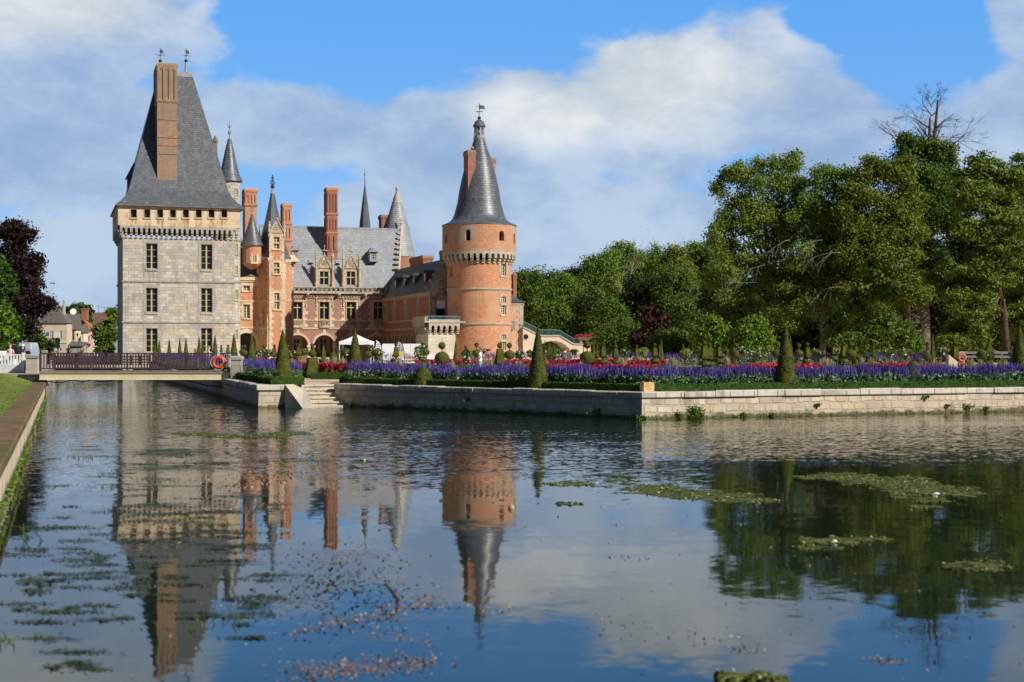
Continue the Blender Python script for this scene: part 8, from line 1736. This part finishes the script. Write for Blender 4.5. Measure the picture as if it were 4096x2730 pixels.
o, w, ze_, zr_ = house(350, 410, 215, 1290, 1250, 'dark brown roof between the pink house and the round street tree', STU('dull render', (.45, .40, .33), (.5, .45, .38)), TILEB, [], None, 10)  # slightly darker render than on the long house
mb = MB(); d = 250; x0 = wx(278, d); mb.box(0, wx(330, d)-x0, 0, 3, -.5, wz(1382, d)-1.2); bw_ = mb.build('low_outbuilding', [mat_gen('ivy stained wall', (.36, .33, .27), (.44, .41, .35), 1, c3=(.07, .09, .03), s3=.9, t3=.5)]); bw_.location = (x0, d, 1.2); tag(bw_, 'low grey outbuilding with dark ivy stains before the town houses', 'outbuilding')
mb = MB(); L = wx(326, d)-x0; mb.add([(-.2, -.3, wz(1386, d)-1.2), (L+.4, -.3, wz(1386, d)-1.2), (L+.4, 3, wz(1372, d)-1.2), (-.6, 3, wz(1368, d)-1.2), (-.2, -.3, wz(1383, d)-1.2), (L+.4, -.3, wz(1383, d)-1.2), (L+.4, 3, wz(1369, d)-1.2), (-.6, 3, wz(1365, d)-1.2)], [(3, 2, 1, 0), (4, 5, 6, 7), (0, 1, 5, 4), (1, 2, 6, 5), (2, 3, 7, 6), (3, 0, 4, 7)]); mb.build('roof', [TILEG], bw_)
mb = MB(); d = 262; x0 = wx(325, d); L = wx(375, d)-x0; mb.box(0, L, 0, 3, -.5, wz(1380, d)-1.2); an_ = mb.build('shop_annex', [STU('pale pink wall', (.76, .60, .52), (.8, .66, .58))]); an_.location = (x0, d, 1.2); tag(an_, 'low pale pink shop front with a dark red awning', 'shop')
mb = MB(); mb.box(-.2, L-.5, -.8, .1, wz(1382, d)-1.2, wz(1375, d)-1.2); mb.build('awning', [mat_plain('dark red awning', (.35, .02, .03), .8)], an_)
tl = empty('traffic_light', (wx(231.5, 190), 190, 1.2), 0, 'dark traffic light with round heads before the cream house', 'traffic light'); mb = MB(); zt_ = wz(1358, 190)-1.2; mb.tube([(0, 0, 0), (0, 0, zt_)], .07, 8); mb.build('pole', [IRON], tl)
for q, s_ in ((1362, .36), (1374, .31), (1386, .33)): mb = MB(); z = wz(q, 190)-1.2; mb.loft([[(r*math.cos(2*math.pi*k/14), y, z+r*math.sin(2*math.pi*k/14)) for k in range(14)] for r, y in ((s_, -.05), (s_, -.25), (s_*.5, -.26))]); mb.build('lamp_head', [mat_plain('black signal', (.02, .02, .02), .5)], tl)
sl_ = empty('street_lamp', (wx(312, 240), 240, 1.2), 0, 'small dark lantern street lamp on the facade of the low cream house', 'street lamp'); mb = MB(); z = wz(1338, 240)-1.2; mb.tube([(0, 0, 0), (0, 0, z-.6), (.0, -.3, z)], .04, 6); mb.build('pole', [IRON], sl_); mb = MB(); mb.lathe(0, -.3, [(.1, z-.35), (.17, z-.05), (.22, z), (.03, z+.2)], 6); mb.build('lantern', [IRON], sl_)
for i, px in enumerate((390, 414, 426)): mb = MB(); z = wz((1222, 1228, 1228)[i], 330); mb.tube([(wx(px, 330), 331, z-4), (wx(px, 330), 331, z)], .04, 4); mb.tube([(wx(px, 330)-.8, 331, z-.1), (wx(px, 330)+.9, 331, z-.1)], .03, 4); tag(mb.build('roof_aerial', [IRON]), ('thin roof aerial left over the brown roofs', 'thin roof aerial on the brown roof ridge', 'thin roof aerial nearest the keep')[i], 'aerial')

# collegiate spire beyond the castle
ds = 260; sx = wx(1453, ds); sp_ = empty('church_spire', (sx, ds, 1), 0, 'needle-thin octagonal slate church spire behind the main roof', 'spire'); mb = MB(); r0 = 29/F*ds; zb_ = wz(930, ds)-1; zt_ = wz(700, ds)-1
oc = lambda r, z: [(.35*0+r*math.cos(R(22.5+45*k+10)), r*math.sin(R(22.5+45*k+10)), z) for k in range(8)]
mb.loft([oc(r0*1.1, 0), oc(r0*1.1, zb_-3)]); mb.build('tower', [ASHG], sp_); mb = MB(); mb.loft([oc(r0*1.05, zb_-3), oc(r0*.75, zb_+2), oc(.12, zt_-2), oc(.07, zt_)]); mb.build('slate_spire', [SLATEM], sp_)
mb = MB(); mb.lathe(0, 0, [(.12, zt_-2.2), (.08, zt_), (.3, zt_+.1), (.06, zt_+.25), (.02, zt_+1.6)], 8); mb.build('finial', [LEAD], sp_)
sp_.location.x += .3

# ================================================================== WATER PLANTS AND FLOATING LEAVES
def wpt(px, py): d = F*E/(py-1388); return wx(px, d), d
ALG = mat_gen('bright water weed', (.07, .095, .018), (.14, .155, .035), 1.8, rough=.8, bump=1, bs_=22, c3=(.24, .20, .08), s3=2.5, t3=.6, dist=.04)
def holes_(m):
    nt = m.node_tree; bs = nt.nodes['Principled BSDF']; co = nd(nt, 'ShaderNodeMapping', {0: nd(nt, 'ShaderNodeTexCoord').outputs['Object'], 3: (1, 1.8, 1)}).outputs[0]
    nt.links.new(sstep(nt, noi(nt, co, 3.5, 6, .7), .40, .50, .1, 1), bs.inputs['Alpha'])
holes_(ALG)
ALGL = mat_leaf('weed sprigs', (.05, .09, .015), (.22, .26, .05), .2, c3=(.6, .5, .35))
def mat_of(name, cells, label, seed, dens=90, th=.012, kind=None):
    """floating weed mat: a ragged low mound; cells = ovals (px,py,rx,ry) on the water"""
    o = None; mbx = MB(); P_ = []; frag = []
    for (px, py, rx, ry) in cells:
        for _ in range(12): t = random.uniform(0, 6.283); e = random.uniform(.9, 1.25); q = random.uniform(.05, .2); frag.append((px+rx*e*math.cos(t), py+ry*e*math.sin(t), rx*q*1.4, max(.8, ry*q)))
    cells = list(cells)+frag
    for ci, (px, py, rx, ry) in enumerate(cells):
        x, y = wpt(px, py); rxm = rx/F*y; y0, y1 = wpt(px, py+ry)[1], wpt(px, py-ry)[1]; rym = (y1-y0)/2; n = 90
        def rad(t): return 1+.35*noise.noise(Vector((math.cos(t)*1.5+ci*5+seed, math.sin(t)*1.5, 1)))+.3*noise.noise(Vector((math.cos(t)*5+ci, math.sin(t)*5, seed)))+.4*noise.noise(Vector((math.cos(t)*14+ci, math.sin(t)*14, seed)))
        ring = [[(x+rxm*k*rad(t)*math.cos(t), (y0+y1)/2+rym*k*rad(t)*math.sin(t), z) for t in [2*math.pi*j/n for j in range(n)]] for k, z in ((1.0, .003), (.93, th*.6), (.7, th), (.01, th*1.2))]
        mbx.loft(ring, 0, False, True); m = max(10, int(dens*rxm*rym*3)); t = RNG.uniform(0, 2*math.pi, m); k = np.sqrt(RNG.uniform(0, 1.1, m)); rr = np.array([rad(q) for q in t])
        P_.append(np.stack([x+rxm*k*rr*np.cos(t), (y0+y1)/2+rym*k*rr*np.sin(t), th+RNG.uniform(0, .012, m)], 1))
    o = mbx.build(name, [ALG], smooth=True); tag(o, label, 'water weed', kind=kind); P_ = np.concatenate(P_); sg_ = cards('weed_sprig', P_, RNG.uniform(.012, .035, len(P_))*1.3, RNG.uniform(0, 1, len(P_)), ALGL, o, up=2.5); sg_['kind'] = 'stuff'; return o
mat_of('weed_mat', [(3360, 1908, 130, 12), (3480, 1925, 120, 20), (3620, 1940, 150, 26), (3740, 1965, 150, 20)], 'largest floating green weed mat, right of the tree reflections', 1, 150)
mat_of('weed_mat', [(2640, 1958, 110, 16), (2740, 1975, 130, 16), (2880, 1990, 140, 14), (2980, 2003, 110, 8)], 'second floating green weed mat left of the largest', 2, 60)
mat_of('weed_mat', [(2280, 1936, 75, 7)], 'small thin floating weed patch alone in mid water', 3, 60); mat_of('weed_mat', [(2270, 2017, 45, 4)], 'tiny dark weed streak below the small thin patch', 9, 40)
mat_of('weed_mat', [(760, 1736, 80, 2.5), (850, 1742, 100, 3), (950, 1748, 100, 3.5), (1060, 1746, 80, 6), (1150, 1736, 70, 7)], 'long thin curved green weed line across the canal mouth', 4, 70)
mat_of('weed_mat', [(3720, 2002, 70, 10), (3600, 1990, 40, 5), (3700, 2030, 55, 5)], 'brownish weed scraps below the largest mat', 5, 60)
mat_of('weed_mat', [(3330, 2165, 120, 12), (3450, 2160, 90, 8), (3280, 2195, 90, 6)], 'pale weed raft with a white feather in the dark reflections', 6, 40, .012)
mat_of('weed_mat', [(3900, 2265, 110, 17), (3960, 2275, 60, 10)], 'grey green weed patch near the right edge', 7, 40, .012)
mat_of('weed_mat', [(2960, 2715, 90, 14), (3080, 2722, 80, 10)], 'green and brown weed clump at the bottom edge', 8, 120, .03)
SUB = mat_gen('submerged weed', (.035, .062, .032), (.075, .105, .050), 1.6, rough=.5, bump=.6, bs_=14, spec=.3)
def thin(m):
    nt = m.node_tree; bs = nt.nodes['Principled BSDF']; co = nd(nt, 'ShaderNodeMapping', {0: nd(nt, 'ShaderNodeTexCoord').outputs['Object'], 3: (1, 2.2, 1)}).outputs[0]
    nt.links.new(sstep(nt, noi(nt, co, 5, 5, .65), .36, .64, .05, .62), bs.inputs['Alpha'])
thin(SUB)
cells = []
def scat(n, x0, x1, y0, y1, rx, ry):
    for _ in range(n): cells.append((random.uniform(x0, x1), random.uniform(y0, y1), random.uniform(.4, 1.5)*rx, random.uniform(.4, 1.0)*ry*.62))
scat(20, 480, 900, 1800, 1900, 90, 8); scat(16, 180, 480, 1780, 2120, 80, 7); scat(52, 500, 1100, 1900, 2360, 95, 10); scat(40, 60, 480, 2100, 2500, 75, 13); scat(14, 480, 1100, 2330, 2480, 80, 10); scat(8, 1000, 1500, 1800, 1860, 90, 5); scat(8, 180, 420, 2480, 2700, 80, 18); scat(10, 900, 1100, 2300, 2600, 60, 9)
mb = MB()
for ci, (px, py, rx, ry) in enumerate(cells):
    x, y = wpt(px, py); rxm = rx/F*y; ya, yb = wpt(px, py+ry)[1], wpt(px, py-ry)[1]; rym = (yb-ya)/2; n = 26
    def rad(t): return 1+.6*noise.noise(Vector((math.cos(t)*1.4+ci*7, math.sin(t)*1.4, 2)))+.45*noise.noise(Vector((math.cos(t)*6+ci, math.sin(t)*6, 5)))
    zc = .002+.0002*(ci % 30); rim = [(x+rxm*rad(t)*math.cos(t), (ya+yb)/2+rym*rad(t)*math.sin(t), zc) for t in [2*math.pi*j/n for j in range(n)]]; mb.add(rim, [tuple(range(n))])
sw = mb.build('submerged_weed', [SUB], uv=False); tag(sw, 'dark green submerged weed patches at the surface on the left', 'water weed', kind='stuff')
P_ = []
for (px, py, rx, ry) in cells:
    for _ in range(45):
        q = random.gauss(0, .5), random.gauss(0, .5); P_.append((*wpt(px+q[0]*rx*1.15, py+q[1]*ry*1.5), .012))
P_ = np.array(P_); cards('weed_tips', P_, RNG.uniform(.015, .04, len(P_)), RNG.uniform(0, .8, len(P_)), mat_leaf('dark weed tips', (.02, .04, .015), (.08, .11, .03), .1), sw, up=5)
# fallen leaves drifting in streaks
LEAF = mat_leaf('fallen leaves', (.20, .09, .04), (.52, .32, .18), .2, c3=(.62, .50, .34), rough=.7)
P_ = []
def streak(px0, py0, px1, py1, n, s):
    for _ in range(n):
        t = random.random(); px, py = px0+(px1-px0)*t+random.gauss(0, s*2), py0+(py1-py0)*t+random.gauss(0, s); P_.append((*wpt(min(4090, max(5, px)), max(1650, py)), .008))
streak(820, 1940, 1180, 1900, 150, 13); streak(830, 1990, 1100, 1920, 120, 14); streak(900, 1950, 1280, 1880, 90, 8); streak(900, 2050, 1150, 2010, 80, 12); streak(1160, 2540, 1760, 2400, 240, 11); streak(1180, 2700, 1760, 2640, 420, 22); streak(1300, 2480, 1700, 2550, 100, 25); streak(1350, 2220, 1480, 2300, 60, 30)
streak(1180, 2100, 1700, 2450, 110, 60); streak(1700, 2440, 2050, 2430, 50, 8); streak(2450, 2225, 2600, 2235, 30, 6); streak(3400, 2180, 3520, 2150, 50, 6); streak(2900, 2600, 3060, 2590, 25, 10); streak(3480, 2640, 3600, 2650, 45, 10); streak(2300, 2500, 2900, 2560, 45, 25); streak(1100, 1850, 1900, 1900, 60, 20); streak(2000, 2000, 3900, 2600, 120, 160); streak(600, 2350, 1300, 2650, 90, 90); streak(2650, 1990, 3050, 2010, 50, 6); streak(3300, 1900, 3800, 1980, 50, 10)
P_ = np.array(P_); lv = cards('fallen_leaves', P_, RNG.uniform(.02, .045, len(P_))*np.clip(P_[:, 1]/22, .75, 1.7), RNG.uniform(0, 1, len(P_)), LEAF, up=3, elong=1.3); tag(lv, 'orange and pale fallen leaves drifting in streaks on the water', 'leaves', kind='stuff')
P_ = []
for _ in range(450): t = random.random(); P_.append((*wpt(random.gauss(1330, 210)*.6+.4*(1100+600*t), 2300+random.gauss(0, 75)+100*random.random()), .006))
dw = cards('dark_leaf_litter', np.array(P_), .035, RNG.uniform(0, .6, len(P_)), mat_leaf('dark litter', (.03, .03, .012), (.10, .10, .03), .1), up=4); tag(dw, 'dark specks of floating litter between the leaf streaks', 'leaves', kind='stuff')
FILM = mat_gen('scum film', (.36, .29, .25), (.46, .36, .30), 2, rough=.6, bump=.2)
def film_alpha(m):
    nt = m.node_tree; bs = nt.nodes['Principled BSDF']; co = nd(nt, 'ShaderNodeMapping', {0: nd(nt, 'ShaderNodeTexCoord').outputs['Object'], 3: (1, 2.5, 1)}).outputs[0]
    nt.links.new(sstep(nt, noi(nt, co, 7, 6, .7), .45, .75, .0, .5), bs.inputs['Alpha'])
film_alpha(FILM); mb = MB()
for ci, (px, py, rx, ry) in enumerate(((1000, 1960, 260, 22), (1100, 1910, 200, 12), (900, 2040, 220, 18), (1500, 2470, 300, 16), (1700, 2425, 200, 9), (1450, 2670, 320, 26), (1600, 2560, 160, 14), (1330, 2230, 200, 26))):
    x, y = wpt(px, py); rxm = rx/F*y; ya, yb = wpt(px, py+ry)[1], wpt(px, py-ry)[1]
    mb.add([(x+rxm*(1+.3*noise.noise(Vector((math.cos(t)*3+ci, math.sin(t)*3, 4))))*math.cos(t), (ya+yb)/2+(yb-ya)/2*(1+.5*noise.noise(Vector((math.cos(t)*3, math.sin(t)*3+ci, 9))))*math.sin(t), .0045+.0002*ci) for t in [2*math.pi*j/40 for j in range(40)]], [tuple(range(40))])
fi = mb.build('scum_film', [FILM], uv=False); tag(fi, 'thin pale scum film between the drifting leaves', 'scum', kind='stuff')
# sedge tufts rising out of the water
def sedge(px, py, n, h, label):
    x, y = wpt(px, py); V_ = []; t_ = []
    for _ in range(n):
        a = random.uniform(0, 6.28); r = random.uniform(0, .25)*h*3; b = Vector((x+random.gauss(0, .16), y+random.gauss(0, .1), 0)); e = b+Vector((math.cos(a)*r, math.sin(a)*r*.5, h*random.uniform(.25, .7))); s = Vector((.009, 0, 0)); V_ += [b-s, b+s, e+s*.3, e-s*.3]; t_.append(random.random())
    me = bpy.data.meshes.new('water_sedge'); me.from_pydata([tuple(v) for v in V_], [], [(4*i, 4*i+1, 4*i+2, 4*i+3) for i in range(n)]); at = me.attributes.new('tint', 'FLOAT', 'FACE'); at.data.foreach_set('value', np.array(t_, dtype=np.float32)); me.materials.append(LEAFW); o = bpy.data.objects.new('water_sedge', me); link(o); tag(o, label, 'sedge', 'sedge tufts in the water')
for a in ((305, 1833, 12, .18, 'short sedge tuft in the left water, farthest one'), (600, 1858, 26, .10, 'long low sedge tuft before the keep reflection'), (640, 1925, 20, .14, 'sedge tuft in the middle of the keep reflection'), (415, 1950, 12, .12, 'sedge tuft left of the keep reflection'), (110, 1985, 12, .1, 'sedge tuft close to the bank wall'), (730, 2080, 14, .14, 'sedge blades right of the keep reflection middle'), (830, 2100, 14, .16, 'sedge blades farther right of the keep reflection'),
          (100, 2160, 8, .3, 'upright sedge blades by the bank wall'), (40, 2570, 14, .14, 'sedge clump at the left edge of the water'), (870, 2510, 8, .12, 'sedge clump low in the keep spire reflection'), (930, 2470, 4, .25, 'single upright sedge blade right of the spire reflection'), (680, 2180, 10, .1, 'short sedge below the keep window reflections'), (1270, 1855, 8, .12, 'sedge tuft in the chimney reflections')): sedge(*a)
# stone and branch sticking out of the water
x, y = wpt(2045, 2035); mb = MB(); mb.lathe(0, 0, [(.12, -.05), (.13, .02), (.10, .08), (.05, .12), (.01, .14)], 9); st2 = mb.build('stone', [mat_gen('pale wet stone', (.30, .24, .15), (.42, .35, .24), 9)], smooth=40); st2.location = (x, y, 0); st2.scale = (.45, .45, .6); tag(st2, 'small pale stone breaking the surface in the round tower reflection', 'stone')
x, y = wpt(1590, 2420); mb = MB(); mb.tube([(0, 0, -.05), (.0, 0, .06), (-.1, .1, .16), (-.14, .12, .20)], [.02, .018, .014, .01], 6); tw = mb.build('twig', [trunkm('dark twig', (.04, .025, .02), (.08, .05, .04))]); tw.location = (x, y, 0); tag(tw, 'bent dark twig sticking out of the water', 'twig')
for i, (px, py, s) in enumerate(((3338, 2172, .022), (3745, 1980, .035))):
    x, y = wpt(px, py); mb = MB(); mb.loft([[(-s*2, 0, .01), (0, -s*.5, .01), (s*2, 0, .012), (0, s*.5, .01)], [(-s*1.8, 0, .02), (0, -s*.3, .05), (s*1.8, 0, .03), (0, s*.3, .05)]]); fe = mb.build('white_feather', [WHITE]); fe.location = (x, y, 0); tag(fe, ('white feather on the pale weed raft', 'white feather on the largest weed mat', 'white feather at the bottom near the middle', 'white feather at the bottom left of the middle')[i], 'feather')
